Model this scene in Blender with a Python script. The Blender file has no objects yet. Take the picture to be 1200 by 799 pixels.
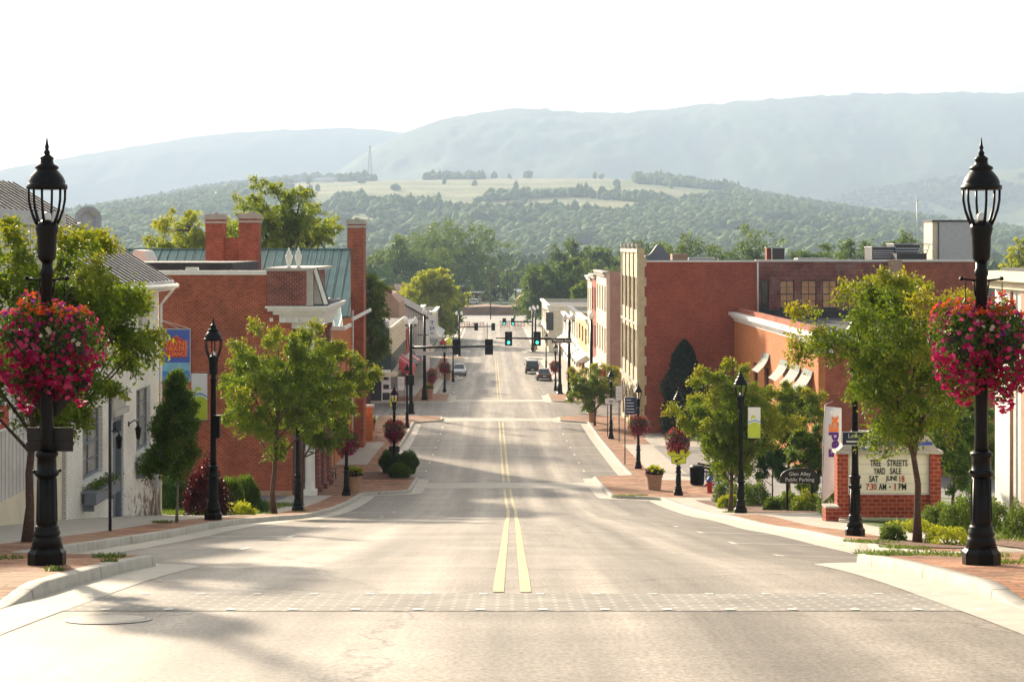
import bpy, math, random
HAZE = 2.0e-4; HAZE_COL = (0.51, 0.665, 0.88, 1); EXPO = 1.43
import numpy as np
from mathutils import Vector, Matrix
C = bpy.context.scene.collection
R = math.radians
rng = np.random.default_rng(7)
random.seed(7)

# ------------------------------------------------------------------ ground profile
_HD = np.array([-60,-30,-5,0,6,12,14,16,18,21.3,26,30,36,44.4,52,63,73,84,94,105,117,129,147,170,210,250,300,350,420,600,1000,20000.])
_HH = np.array([1.9,1.75,1.75,1.95,2.45,3.06,3.27,3.49,3.72,4.12,4.78,5.33,6.15,7.25,8.35,9.95,11.2,12.35,13.1,13.75,14.2,14.6,14.98,15.35,16.45,17.25,18.05,18.6,19.2,20.0,20.5,20.5])
_HM = np.gradient(_HH, _HD)
def hh(d):
    d = np.asarray(d, float)
    i = np.clip(np.searchsorted(_HD, d) - 1, 0, len(_HD) - 2)
    w = _HD[i+1] - _HD[i]; t = np.clip((d - _HD[i]) / w, 0, 1)
    a, b, m0, m1 = _HH[i], _HH[i+1], _HM[i]*w, _HM[i+1]*w
    t2, t3 = t*t, t*t*t
    return (2*t3-3*t2+1)*a + (t3-2*t2+t)*m0 + (-2*t3+3*t2)*b + (t3-t2)*m1
def sm(t):
    t = np.clip(t, 0, 1); return t*t*(3-2*t)
def gz(lat, d):
    lat = np.asarray(lat, float); d = np.asarray(d, float)
    w = sm((d-24)/9.)*(1-sm((d-47)/14.))
    return -hh(d) - 0.03*np.clip(lat, 0, 12)*w
def g(lat, d): return float(gz(lat, d))
def Xc(d):
    d = np.asarray(d, float)
    return -0.0125*np.where(d > 71, d-71, 0)
def hk(d):
    return 0.02 + 0.13*sm((np.asarray(d, float)-17.0)/1.6)
def L2X(lat, d): return lat + float(Xc(d))
def px(x, d): return (x-600.)*d/2000.          # X at image column x and distance d
def pl(x, d): return px(x, d) - float(Xc(d))   # lateral offset from the road's centre
def zz(y, d): return -(y-290.)*d/2000.

# ------------------------------------------------------------------ materials
MATS = {}
def newmat(name):
    m = bpy.data.materials.new(name); m.use_nodes = True
    nt = m.node_tree; nt.nodes.clear()
    out = nt.nodes.new('ShaderNodeOutputMaterial')
    b = nt.nodes.new('ShaderNodeBsdfPrincipled')
    nt.links.new(b.outputs[0], out.inputs[0])
    MATS[name] = m
    return m, nt, b, out
def N(nt, t, **kw):
    n = nt.nodes.new(t)
    for k, v in kw.items():
        if k in ('inp',):
            for kk, vv in v.items(): n.inputs[kk].default_value = vv
        else: setattr(n, k, v)
    return n
def c4(c): return (c[0], c[1], c[2], 1.0)
def plain(name, col, rough=0.6, var=0.12, scale=6.0, metal=0.0, bump=0.0, spec=0.5, bscale=40, stain=0.0):
    m, nt, b, out = newmat(name)
    tc = N(nt, 'ShaderNodeTexCoord')
    no = N(nt, 'ShaderNodeTexNoise', inp={'Scale': scale, 'Detail': 5.0, 'Roughness': 0.6})
    nt.links.new(tc.outputs['Object'], no.inputs['Vector'])
    mr = N(nt, 'ShaderNodeMapRange', inp={1: 0.3, 2: 0.7, 3: 1-var, 4: 1+var})
    nt.links.new(no.outputs[0], mr.inputs[0])
    mx = N(nt, 'ShaderNodeMix', data_type='RGBA', blend_type='MULTIPLY', inp={0: 1.0, 6: c4(col)})
    nt.links.new(mr.outputs[0], mx.inputs[7])
    last = mx.outputs[2]
    if stain > 0:
        n2 = N(nt, 'ShaderNodeTexNoise', inp={'Scale': 1.3, 'Detail': 8.0, 'Roughness': 0.7})
        mp = N(nt, 'ShaderNodeMapping', inp={'Scale': (1, 1, 0.25)})
        nt.links.new(tc.outputs['Object'], mp.inputs[0]); nt.links.new(mp.outputs[0], n2.inputs['Vector'])
        r2 = N(nt, 'ShaderNodeMapRange', inp={1: 0.48, 2: 0.75, 3: 0.0, 4: stain})
        nt.links.new(n2.outputs[0], r2.inputs[0])
        m2 = N(nt, 'ShaderNodeMix', data_type='RGBA', inp={7: c4([x*0.35 for x in col])})
        nt.links.new(r2.outputs[0], m2.inputs[0]); nt.links.new(last, m2.inputs[6]); last = m2.outputs[2]
    nt.links.new(last, b.inputs['Base Color'])
    b.inputs['Roughness'].default_value = rough
    b.inputs['Metallic'].default_value = metal
    b.inputs['Specular IOR Level'].default_value = spec
    if bump:
        nb = N(nt, 'ShaderNodeTexNoise', inp={'Scale': bscale, 'Detail': 4.0})
        nt.links.new(tc.outputs['Object'], nb.inputs['Vector'])
        bp = N(nt, 'ShaderNodeBump', inp={'Strength': bump, 'Distance': 0.02})
        nt.links.new(nb.outputs[0], bp.inputs['Height']); nt.links.new(bp.outputs[0], b.inputs['Normal'])
    return m
def brick(name, c1, c2, mortar, bw=0.215, rh=0.075, ms=0.009, rough=0.85, bump=0.5, blot=0.35, dark=None, darkamt=0.5, peel=None):
    m, nt, b, out = newmat(name)
    tc = N(nt, 'ShaderNodeTexCoord')
    br = N(nt, 'ShaderNodeTexBrick', inp={'Color1': c4(c1), 'Color2': c4(c2), 'Mortar': c4(mortar), 'Scale': 1.0,
           'Mortar Size': ms, 'Mortar Smooth': 0.1, 'Bias': 0.0, 'Brick Width': bw, 'Row Height': rh})
    nt.links.new(tc.outputs['UV'], br.inputs['Vector'])
    no = N(nt, 'ShaderNodeTexNoise', inp={'Scale': 0.6, 'Detail': 8.0, 'Roughness': 0.65})
    nt.links.new(tc.outputs['UV'], no.inputs['Vector'])
    mr = N(nt, 'ShaderNodeMapRange', inp={1: 0.3, 2: 0.7, 3: 1-blot, 4: 1+blot})
    nt.links.new(no.outputs[0], mr.inputs[0])
    mx = N(nt, 'ShaderNodeMix', data_type='RGBA', blend_type='MULTIPLY', inp={0: 1.0})
    nt.links.new(br.outputs['Color'], mx.inputs[6]); nt.links.new(mr.outputs[0], mx.inputs[7])
    last = mx.outputs[2]
    if dark is not None:
        n2 = N(nt, 'ShaderNodeTexNoise', inp={'Scale': 0.35, 'Detail': 10.0, 'Roughness': 0.75})
        nt.links.new(tc.outputs['UV'], n2.inputs['Vector'])
        r2 = N(nt, 'ShaderNodeMapRange', inp={1: 0.5, 2: 0.62, 3: 0.0, 4: darkamt})
        nt.links.new(n2.outputs[0], r2.inputs[0])
        m2 = N(nt, 'ShaderNodeMix', data_type='RGBA', inp={7: c4(dark)})
        nt.links.new(r2.outputs[0], m2.inputs[0]); nt.links.new(last, m2.inputs[6]); last = m2.outputs[2]
    if peel is not None:
        n2 = N(nt, 'ShaderNodeTexNoise', inp={'Scale': 2.2, 'Detail': 9.0, 'Roughness': 0.8})
        nt.links.new(tc.outputs['UV'], n2.inputs['Vector'])
        sx = N(nt, 'ShaderNodeSeparateXYZ'); nt.links.new(tc.outputs['Object'], sx.inputs[0])
        hm = N(nt, 'ShaderNodeMapRange', inp={1: peel[1], 2: peel[2], 3: 0.0, 4: 0.17})
        nt.links.new(sx.outputs['Z'], hm.inputs[0])
        ad = N(nt, 'ShaderNodeMath', operation='ADD'); nt.links.new(n2.outputs[0], ad.inputs[0]); nt.links.new(hm.outputs[0], ad.inputs[1])
        hy = N(nt, 'ShaderNodeMapRange', inp={1: peel[3], 2: peel[4], 3: -0.1, 4: 0.05})
        nt.links.new(sx.outputs['Y'], hy.inputs[0])
        ad2 = N(nt, 'ShaderNodeMath', operation='ADD'); nt.links.new(ad.outputs[0], ad2.inputs[0]); nt.links.new(hy.outputs[0], ad2.inputs[1])
        r2 = N(nt, 'ShaderNodeMapRange', inp={1: 0.66, 2: 0.69, 3: 0.0, 4: 0.9})
        nt.links.new(ad2.outputs[0], r2.inputs[0])
        m2 = N(nt, 'ShaderNodeMix', data_type='RGBA', inp={7: c4(peel[0])})
        nt.links.new(r2.outputs[0], m2.inputs[0]); nt.links.new(last, m2.inputs[6]); last = m2.outputs[2]
    nt.links.new(last, b.inputs['Base Color'])
    b.inputs['Roughness'].default_value = rough
    b.inputs['Specular IOR Level'].default_value = 0.25
    if bump:
        bp = N(nt, 'ShaderNodeBump', invert=True, inp={'Strength': bump, 'Distance': 0.01})
        nt.links.new(br.outputs['Fac'], bp.inputs['Height']); nt.links.new(bp.outputs[0], b.inputs['Normal'])
    return m
def leafmat(name, dark, mid, tip, trans=0.38, gloss=0.12):
    m, nt, b, out = newmat(name)
    at = N(nt, 'ShaderNodeAttribute', attribute_name='tint')
    cr = N(nt, 'ShaderNodeValToRGB')
    e = cr.color_ramp.elements
    e[0].position = 0.0; e[0].color = c4(dark); e[1].position = 1.0; e[1].color = c4(tip)
    k = e.new(0.5); k.color = c4(mid)
    nt.links.new(at.outputs['Fac'], cr.inputs[0])
    nt.links.new(cr.outputs[0], b.inputs['Base Color'])
    b.inputs['Roughness'].default_value = 0.5
    b.inputs['Specular IOR Level'].default_value = gloss*2
    tr = N(nt, 'ShaderNodeBsdfTranslucent')
    hs = N(nt, 'ShaderNodeHueSaturation', inp={'Saturation': 1.1, 'Value': 1.6, 'Hue': 0.485})
    nt.links.new(cr.outputs[0], hs.inputs['Color']); nt.links.new(hs.outputs[0], tr.inputs[0])
    mix = N(nt, 'ShaderNodeMixShader', inp={0: trans})
    nt.links.new(b.outputs[0], mix.inputs[1]); nt.links.new(tr.outputs[0], mix.inputs[2])
    nt.links.new(mix.outputs[0], out.inputs[0])
    return m
def attrmat(name, attr='col', rough=0.6, trans=0.3, noise=0.0, nscale=1.0):
    m, nt, b, out = newmat(name)
    at = N(nt, 'ShaderNodeAttribute', attribute_name=attr)
    last = at.outputs['Color']
    if noise:
        tc = N(nt, 'ShaderNodeTexCoord')
        no = N(nt, 'ShaderNodeTexNoise', inp={'Scale': nscale, 'Detail': 8.0, 'Roughness': 0.7})
        nt.links.new(tc.outputs['Object'], no.inputs['Vector'])
        mr = N(nt, 'ShaderNodeMapRange', inp={1: 0.3, 2: 0.7, 3: 1-noise, 4: 1+noise})
        nt.links.new(no.outputs[0], mr.inputs[0])
        mx = N(nt, 'ShaderNodeMix', data_type='RGBA', blend_type='MULTIPLY', inp={0: 1.0})
        nt.links.new(last, mx.inputs[6]); nt.links.new(mr.outputs[0], mx.inputs[7]); last = mx.outputs[2]
        bp = N(nt, 'ShaderNodeBump', inp={'Strength': 0.6, 'Distance': 3.0/nscale*0.03})
        nt.links.new(no.outputs[0], bp.inputs['Height']); nt.links.new(bp.outputs[0], b.inputs['Normal'])
    nt.links.new(last, b.inputs['Base Color'])
    b.inputs['Roughness'].default_value = rough
    b.inputs['Specular IOR Level'].default_value = 0.15
    if trans:
        tr = N(nt, 'ShaderNodeBsdfTranslucent'); nt.links.new(last, tr.inputs[0])
        mix = N(nt, 'ShaderNodeMixShader', inp={0: trans})
        nt.links.new(b.outputs[0], mix.inputs[1]); nt.links.new(tr.outputs[0], mix.inputs[2])
        nt.links.new(mix.outputs[0], out.inputs[0])
    return m
def roadmat():
    m, nt, b, out = newmat('asphalt')
    tc = N(nt, 'ShaderNodeTexCoord')
    def noise(sc, scale, detail=6, rough=0.6):
        mp = N(nt, 'ShaderNodeMapping', inp={'Scale': sc}); nt.links.new(tc.outputs['UV'], mp.inputs[0])
        n = N(nt, 'ShaderNodeTexNoise', inp={'Scale': scale, 'Detail': float(detail), 'Roughness': rough})
        nt.links.new(mp.outputs[0], n.inputs['Vector']); return n.outputs[0]
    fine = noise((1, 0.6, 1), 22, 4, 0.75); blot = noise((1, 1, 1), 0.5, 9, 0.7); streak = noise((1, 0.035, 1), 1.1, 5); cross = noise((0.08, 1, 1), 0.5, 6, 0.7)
    def mr(s, a, b_, c, d):
        r = N(nt, 'ShaderNodeMapRange', inp={1: a, 2: b_, 3: c, 4: d}); nt.links.new(s, r.inputs[0]); return r.outputs[0]
    def mul(a, b_):
        n = N(nt, 'ShaderNodeMath', operation='MULTIPLY'); nt.links.new(a, n.inputs[0]); nt.links.new(b_, n.inputs[1]); return n.outputs[0]
    v = mul(mul(mr(fine, 0.3, 0.7, 0.55, 1.45), mr(blot, 0.3, 0.7, 0.78, 1.2)), mul(mr(streak, 0.35, 0.65, 0.7, 1.28), mr(cross, 0.35, 0.65, 0.9, 1.1)))  # lengthwise streaks carry painted sky glare as well as wear
    # dark lane centres and parking strips, pale wheel tracks of wear and painted glare
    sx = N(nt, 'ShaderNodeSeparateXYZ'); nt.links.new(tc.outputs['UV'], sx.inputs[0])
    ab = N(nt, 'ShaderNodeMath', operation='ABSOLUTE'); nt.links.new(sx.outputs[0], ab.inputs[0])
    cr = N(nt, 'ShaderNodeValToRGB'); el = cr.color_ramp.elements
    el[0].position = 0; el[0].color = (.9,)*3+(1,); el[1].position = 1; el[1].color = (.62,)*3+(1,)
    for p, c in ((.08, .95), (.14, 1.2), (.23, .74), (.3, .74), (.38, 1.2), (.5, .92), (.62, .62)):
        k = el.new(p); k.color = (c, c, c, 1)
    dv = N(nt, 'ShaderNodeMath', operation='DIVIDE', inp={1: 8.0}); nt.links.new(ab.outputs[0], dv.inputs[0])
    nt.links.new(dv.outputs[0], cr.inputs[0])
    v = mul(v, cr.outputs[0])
    # cracks
    vo = N(nt, 'ShaderNodeTexVoronoi', feature='DISTANCE_TO_EDGE', inp={'Scale': 0.16})
    mp = N(nt, 'ShaderNodeMapping'); nt.links.new(tc.outputs['UV'], mp.inputs[0])
    nw = N(nt, 'ShaderNodeTexNoise', inp={'Scale': 0.9, 'Detail': 6.0, 'Roughness': 0.7}); nt.links.new(tc.outputs['UV'], nw.inputs['Vector'])
    va = N(nt, 'ShaderNodeVectorMath', operation='MULTIPLY_ADD', inp={1: (1.5, 1.5, 0)}); nt.links.new(nw.outputs['Color'], va.inputs[0]); nt.links.new(mp.outputs[0], va.inputs[2])
    nt.links.new(va.outputs[0], vo.inputs['Vector'])
    v = mul(v, mr(vo.outputs[0], 0.0, 0.006, 0.5, 1.0))
    mx = N(nt, 'ShaderNodeMix', data_type='RGBA', blend_type='MULTIPLY', inp={0: 1.0, 6: (0.255, 0.222, 0.185, 1)})
    nt.links.new(v, mx.inputs[7]); nt.links.new(mx.outputs[2], b.inputs['Base Color'])
    b.inputs['Roughness'].default_value = 0.68; b.inputs['Specular IOR Level'].default_value = 0.3
    bp = N(nt, 'ShaderNodeBump', inp={'Strength': 0.35, 'Distance': 0.006}); nt.links.new(fine, bp.inputs['Height']); nt.links.new(bp.outputs[0], b.inputs['Normal'])
    return m
def seammat(name, col, seam, w=0.45, t=0.10, rough=0.45, metal=0.3):
    m, nt, b, out = newmat(name)
    tc = N(nt, 'ShaderNodeTexCoord'); sx = N(nt, 'ShaderNodeSeparateXYZ'); nt.links.new(tc.outputs['UV'], sx.inputs[0])
    md = N(nt, 'ShaderNodeMath', operation='PINGPONG', inp={1: w/2}); nt.links.new(sx.outputs[0], md.inputs[0])
    gt = N(nt, 'ShaderNodeMapRange', inp={1: w/2*(1-t)-.01, 2: w/2*(1-t)+.01, 3: 0, 4: 1}); nt.links.new(md.outputs[0], gt.inputs[0])
    no = N(nt, 'ShaderNodeTexNoise', inp={'Scale': 0.7, 'Detail': 8.0, 'Roughness': 0.7}); nt.links.new(tc.outputs['UV'], no.inputs['Vector'])
    mr = N(nt, 'ShaderNodeMapRange', inp={1: 0.3, 2: 0.7, 3: 0.75, 4: 1.25}); nt.links.new(no.outputs[0], mr.inputs[0])
    mx = N(nt, 'ShaderNodeMix', data_type='RGBA', inp={6: c4(col), 7: c4(seam)}); nt.links.new(gt.outputs[0], mx.inputs[0])
    m2 = N(nt, 'ShaderNodeMix', data_type='RGBA', blend_type='MULTIPLY', inp={0: 1.0}); nt.links.new(mx.outputs[2], m2.inputs[6]); nt.links.new(mr.outputs[0], m2.inputs[7])
    nt.links.new(m2.outputs[2], b.inputs['Base Color'])
    b.inputs['Roughness'].default_value = rough; b.inputs['Metallic'].default_value = metal
    bp = N(nt, 'ShaderNodeBump', inp={'Strength': 0.8, 'Distance': 0.03}); nt.links.new(gt.outputs[0], bp.inputs['Height']); nt.links.new(bp.outputs[0], b.inputs['Normal'])
    return m

# ------------------------------------------------------------------ mesh builder
class MB:
    def __init__(s): s.v = []; s.f = []; s.mi = []; s.m = 0; s.sm = []; s.smooth = False
    def add(s, vs, fs):
        o = len(s.v); s.v += [tuple(map(float, p)) for p in vs]
        for f in fs: s.f.append([o+i for i in f]); s.mi.append(s.m); s.sm.append(s.smooth)
        return s
    def box(s, x0, x1, y0, y1, z0, z1):
        x0, x1 = sorted((x0, x1)); y0, y1 = sorted((y0, y1)); z0, z1 = sorted((z0, z1))
        return s.add([(x0,y0,z0),(x1,y0,z0),(x1,y1,z0),(x0,y1,z0),(x0,y0,z1),(x1,y0,z1),(x1,y1,z1),(x0,y1,z1)],
              [(0,3,2,1),(4,5,6,7),(0,1,5,4),(1,2,6,5),(2,3,7,6),(3,0,4,7)])
    def quad(s, a, b, c, d): return s.add([a,b,c,d], [(0,1,2,3)])
    def prism(s, pts, axis, a0, a1):
        """pts 2-D polygon in the two remaining axes (order xyz without axis), extruded a0..a1"""
        n = len(pts)
        def mk(p, a):
            p = list(p); p.insert(axis, a); return tuple(p)
        vs = [mk(p, a0) for p in pts] + [mk(p, a1) for p in pts]
        return s.add(vs, [tuple(range(n))[::-1], tuple(range(n, 2*n))] + [(i, (i+1) % n, n+(i+1) % n, n+i) for i in range(n)])
    def tube(s, path, rad, n=8, cap=True):
        path = [Vector(p) for p in path]
        if not hasattr(rad, '__len__'): rad = [rad]*len(path)
        vs = []; up = Vector((0.0, 0.0, 1.0)); t = (path[1]-path[0]).normalized()
        if abs(t.dot(up)) > 0.9: up = Vector((0, 1, 0))
        u = t.cross(up).normalized()
        for i, p in enumerate(path):
            t = (path[min(i+1, len(path)-1)] - path[max(i-1, 0)]).normalized()
            u = (u - t*u.dot(t)).normalized(); w = t.cross(u)
            for k in range(n):
                a = 2*math.pi*k/n
                vs.append(p + (u*math.cos(a) + w*math.sin(a))*rad[i])
        fs = [(i*n+k, i*n+(k+1) % n, (i+1)*n+(k+1) % n, (i+1)*n+k) for i in range(len(path)-1) for k in range(n)]
        if cap: fs += [tuple(range(n))[::-1], tuple(range((len(path)-1)*n, len(path)*n))]
        sv = s.smooth; s.smooth = n > 5; s.add(vs, fs); s.smooth = sv; return s
    def lathe(s, prof, n=16, c=(0,0,0), sx=1, sy=1, rot=0.0):
        vs = []
        for r, z in prof:
            for k in range(n):
                a = 2*math.pi*(k+rot)/n
                vs.append((c[0]+sx*r*math.cos(a), c[1]+sy*r*math.sin(a), c[2]+z))
        fs = [(i*n+k, i*n+(k+1) % n, (i+1)*n+(k+1) % n, (i+1)*n+k) for i in range(len(prof)-1) for k in range(n)]
        fs += [tuple(range(n))[::-1], tuple(range((len(prof)-1)*n, len(prof)*n))]
        return s.add(vs, fs)
    def build(s, name, mats, parent=None, off=None, bend=False, smooth=None):
        v = np.array(s.v, float)
        if bend: v[:, 0] += Xc(v[:, 1])
        if off is not None: v = v - np.array(off, float)
        me = bpy.data.meshes.new(name); me.from_pydata(v.tolist(), [], s.f)
        if not isinstance(mats, (list, tuple)): mats = [mats]
        for m in mats: me.materials.append(m)
        me.polygons.foreach_set('material_index', np.clip(np.array(s.mi), 0, len(mats)-1))
        me.polygons.foreach_set('use_smooth', np.array(s.sm) if smooth is None else np.full(len(s.f), smooth))
        uvbox(me)
        o = bpy.data.objects.new(name, me); C.objects.link(o)
        if parent is not None: o.parent = parent
        me.validate(); me.update()
        return o
def uvbox(me):
    uv = me.uv_layers.new(name='UVMap'); n = len(me.loops)
    co = np.empty(len(me.vertices)*3); me.vertices.foreach_get('co', co); co = co.reshape(-1, 3)
    li = np.empty(n, int); me.loops.foreach_get('vertex_index', li)
    nr = np.empty(len(me.polygons)*3); me.polygons.foreach_get('normal', nr); nr = nr.reshape(-1, 3)
    lt = np.empty(len(me.polygons), int); me.polygons.foreach_get('loop_total', lt)
    pn = np.abs(np.repeat(nr, lt, 0)); c = co[li]
    u = np.where(pn[:, 0] > pn[:, 1], c[:, 1], c[:, 0]); vv = c[:, 2].copy()
    fl = pn[:, 2] > 0.85
    u = np.where(fl, c[:, 0], u); vv = np.where(fl, c[:, 1], vv)
    sl = (pn[:, 2] > 0.3) & ~fl
    vv = np.where(sl, np.where(pn[:, 0] > pn[:, 1], c[:, 0], c[:, 1]), vv)
    uv.data.foreach_set('uv', np.stack([u, vv], 1).ravel())
def npmesh(name, V, F, mat, parent=None, smooth=False, attrs=None, loc=None, uv=None):
    """V (n,3), F (m,k) all faces of k corners; attrs {name: per-face float or (m,3) colour}"""
    me = bpy.data.meshes.new(name); V = np.asarray(V, np.float32); F = np.asarray(F, np.int32); k = F.shape[1]
    me.vertices.add(len(V)); me.vertices.foreach_set('co', V.ravel())
    me.loops.add(F.size); me.loops.foreach_set('vertex_index', F.ravel())
    me.polygons.add(len(F)); me.polygons.foreach_set('loop_start', np.arange(0, F.size, k, dtype=np.int32))
    me.polygons.foreach_set('loop_total', np.full(len(F), k, np.int32))
    me.polygons.foreach_set('use_smooth', np.full(len(F), smooth))
    me.materials.append(mat)
    me.update(calc_edges=True)
    for an, a in (attrs or {}).items():
        a = np.asarray(a, np.float32)
        dom = 'FACE' if len(a) == len(F) else 'POINT'
        if a.ndim == 1:
            at = me.attributes.new(an, 'FLOAT', dom); at.data.foreach_set('value', a)
        else:
            at = me.attributes.new(an, 'FLOAT_COLOR', dom)
            at.data.foreach_set('color', np.concatenate([a, np.ones((len(a), 1), np.float32)], 1).ravel())
    if uv is not None:
        ul = me.uv_layers.new(name='UVMap'); ul.data.foreach_set('uv', np.asarray(uv, np.float32)[F.ravel()].ravel())
    o = bpy.data.objects.new(name, me); C.objects.link(o)
    if parent is not None: o.parent = parent
    if loc is not None: o.location = loc
    return o
def tag(o, label=None, cat=None, group=None, kind=None):
    if label: o['label'] = label
    if cat: o['category'] = cat
    if group: o['group'] = group
    if kind: o['kind'] = kind
    return o
def thing(name, label, cat, loc=(0,0,0), rz=0.0, group=None):
    o = bpy.data.objects.new(name, None); C.objects.link(o); o.empty_display_size = 0.2
    o.location = loc; o.rotation_euler = (0, 0, rz)
    return tag(o, label, cat, group)
KIDS = {}
def children(o): return [c for c in o.children]
def dup(o, loc, label=None, rz=None, group=None, scale=None, parent=None, cat=None):
    def cp(a, p):
        c = a.copy(); C.objects.link(c); c.parent = p
        if p is not None: c.matrix_parent_inverse = a.matrix_parent_inverse.copy()
        for ch in a.children: cp(ch, c)
        return c
    c = cp(o, parent); c.location = loc
    if rz is not None: c.rotation_euler = (0, 0, rz)
    if scale is not None: c.scale = scale if hasattr(scale, '__len__') else (scale,)*3
    if label: c['label'] = label
    if group: c['group'] = group
    if cat: c['category'] = cat
    return c
def text(name, s, size, loc, mat, parent, rot=(R(90), 0, 0), ext=0.004, align='CENTER', sx=1.0, bold=0.0):
    cu = bpy.data.curves.new(name, 'FONT'); cu.body = s; cu.size = size; cu.extrude = ext; cu.align_x = align; cu.align_y = 'CENTER'
    cu.offset = bold; cu.resolution_u = 3
    cu.materials.append(mat)
    tmp = bpy.data.objects.new(name+'_curve', cu); me = bpy.data.meshes.new_from_object(tmp); bpy.data.objects.remove(tmp)
    o = bpy.data.objects.new(name, me); C.objects.link(o); o.parent = parent; o.location = loc; o.rotation_euler = rot; o.scale = (sx, 1, 1)
    return o

# materials in use
M = {}
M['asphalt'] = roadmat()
M['concrete'] = plain('concrete', (0.42, 0.38, 0.32), 0.85, 0.12, 3, bump=0.2, stain=0.25)
M['kerb'] = plain('kerb_concrete', (0.44, 0.41, 0.35), 0.85, 0.18, 4, bump=0.3, stain=0.35)
def jointed(m, period=3.0):
    nt = m.node_tree; b = [n for n in nt.nodes if n.type == 'BSDF_PRINCIPLED'][0]; ln = b.inputs['Base Color'].links[0].from_socket
    tc = N(nt, 'ShaderNodeTexCoord'); sx = N(nt, 'ShaderNodeSeparateXYZ'); nt.links.new(tc.outputs['Object'], sx.inputs[0])
    pp = N(nt, 'ShaderNodeMath', operation='PINGPONG', inp={1: period/2}); nt.links.new(sx.outputs['Y'], pp.inputs[0])
    mr = N(nt, 'ShaderNodeMapRange', inp={1: 0.008, 2: 0.02, 3: 0.3, 4: 1.0}); nt.links.new(pp.outputs[0], mr.inputs[0])
    mx = N(nt, 'ShaderNodeMix', data_type='RGBA', blend_type='MULTIPLY', inp={0: 1.0}); nt.links.new(ln, mx.inputs[6]); nt.links.new(mr.outputs[0], mx.inputs[7]); nt.links.new(mx.outputs[2], b.inputs['Base Color'])
jointed(M['kerb']); jointed(M['concrete'], 1.8)
M['gutter'] = plain('gutter_concrete', (0.46, 0.42, 0.35), 0.8, 0.12, 3, bump=0.2, stain=0.3)
M['paver'] = brick('brick_paver', (0.20, 0.06, 0.035), (0.50, 0.25, 0.13), (0.15, 0.11, 0.07), 0.3, 0.15, 0.016, blot=0.45, dark=(0.2, 0.17, 0.09), darkamt=0.5)
M['xpaver'] = brick('crosswalk_paver', (0.25, 0.23, 0.205), (0.20, 0.19, 0.175), (0.36, 0.335, 0.295), 0.3, 0.15, 0.022, blot=0.3)
M['rbrick'] = brick('red_brick', (0.27, 0.045, 0.02), (0.42, 0.09, 0.04), (0.38, 0.19, 0.12), 0.24, 0.1, 0.013, blot=0.28, dark=(0.12, 0.05, 0.04), darkamt=0.45)
M['rbrick2'] = brick('smooth_red_brick', (0.24, 0.035, 0.018), (0.38, 0.068, 0.03), (0.42, 0.17, 0.11), 0.26, 0.13, 0.016, blot=0.14)
M['obrick'] = brick('orange_brick', (0.46, 0.12, 0.03), (0.58, 0.19, 0.05), (0.55, 0.28, 0.13), 0.24, 0.1, 0.012, blot=0.1)
M['dbrick'] = brick('dark_weathered_brick', (0.15, 0.035, 0.03), (0.28, 0.07, 0.05), (0.32, 0.2, 0.16), 0.25, 0.11, 0.014, blot=0.4, dark=(0.5, 0.38, 0.33), darkamt=0.35)
M['tbrick'] = brick('tan_brick', (0.42, 0.25, 0.17), (0.48, 0.3, 0.21), (0.45, 0.35, 0.27), blot=0.15)
M['wbrick'] = brick('painted_white_brick', (0.88, 0.85, 0.78), (0.82, 0.79, 0.71), (0.58, 0.54, 0.47), ms=0.01, blot=0.18, peel=((0.2, 0.11, 0.08), 2.6, -0.6, -4.0, 5.0))
M['white'] = plain('white_paint', (0.78, 0.76, 0.7), 0.6, 0.08, 3, stain=0.15)
M['cream'] = plain('cream_stucco', (0.72, 0.64, 0.48), 0.8, 0.08, 2, bump=0.2, stain=0.15)
M['ochre'] = plain('ochre_stucco', (0.62, 0.42, 0.17), 0.8, 0.08, 2)
M['lime'] = plain('yellow_limestone', (0.62, 0.52, 0.3), 0.8, 0.15, 2, bump=0.2, stain=0.25)
M['stone'] = plain('grey_stone', (0.45, 0.42, 0.37), 0.8, 0.12, 3, bump=0.2)
M['black'] = plain('black_cast_iron', (0.003, 0.003, 0.003), 0.4, 0.2, 8, spec=0.2)
M['dark'] = plain('dark_metal', (0.03, 0.03, 0.035), 0.5, 0.2, 4)
M['tar'] = plain('black_roofing', (0.035, 0.035, 0.04), 0.8, 0.3, 1.5)
M['grey'] = plain('grey_paint', (0.18, 0.2, 0.23), 0.55, 0.1, 4)
M['lgrey'] = plain('light_grey_metal', (0.45, 0.46, 0.48), 0.5, 0.1, 4, metal=0.2)
M['green'] = plain('dark_green_cladding', (0.025, 0.06, 0.05), 0.6, 0.15, 2)
M['glass'] = plain('window_glass', (0.03, 0.035, 0.04), 0.08, 0.3, 0.8, spec=0.9)
M['orange_reflection'] = plain('glass_painted_reflection', (0.62, 0.30, 0.14), 0.15, 0.3, 1.2, spec=0.8)  # orange pane colour paints in a reflected sky
M['curtain'] = plain('glass_over_curtains', (0.30, 0.29, 0.27), 0.15, 0.5, 1.6, spec=0.8)
M['bark'] = plain('tree_bark', (0.09, 0.05, 0.035), 0.9, 0.35, 14, bump=0.6)
M['pbark'] = plain('pale_bark', (0.22, 0.19, 0.15), 0.9, 0.3, 14, bump=0.6)
M['terra'] = plain('terracotta', (0.42, 0.25, 0.15), 0.8, 0.15, 5)
M['yline'] = plain('yellow_road_paint', (0.5, 0.41, 0.2), 0.75, 0.3, 5, stain=0.6)
M['wline'] = plain('white_road_paint', (0.62, 0.6, 0.55), 0.7, 0.2, 8, stain=0.2)
M['signy'] = plain('yellow_sign', (0.75, 0.8, 0.03), 0.45, 0.03)
M['signw'] = plain('white_sign', (0.8, 0.8, 0.78), 0.45, 0.03)
M['navy'] = plain('navy_sign', (0.012, 0.03, 0.08), 0.45, 0.05)
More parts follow.
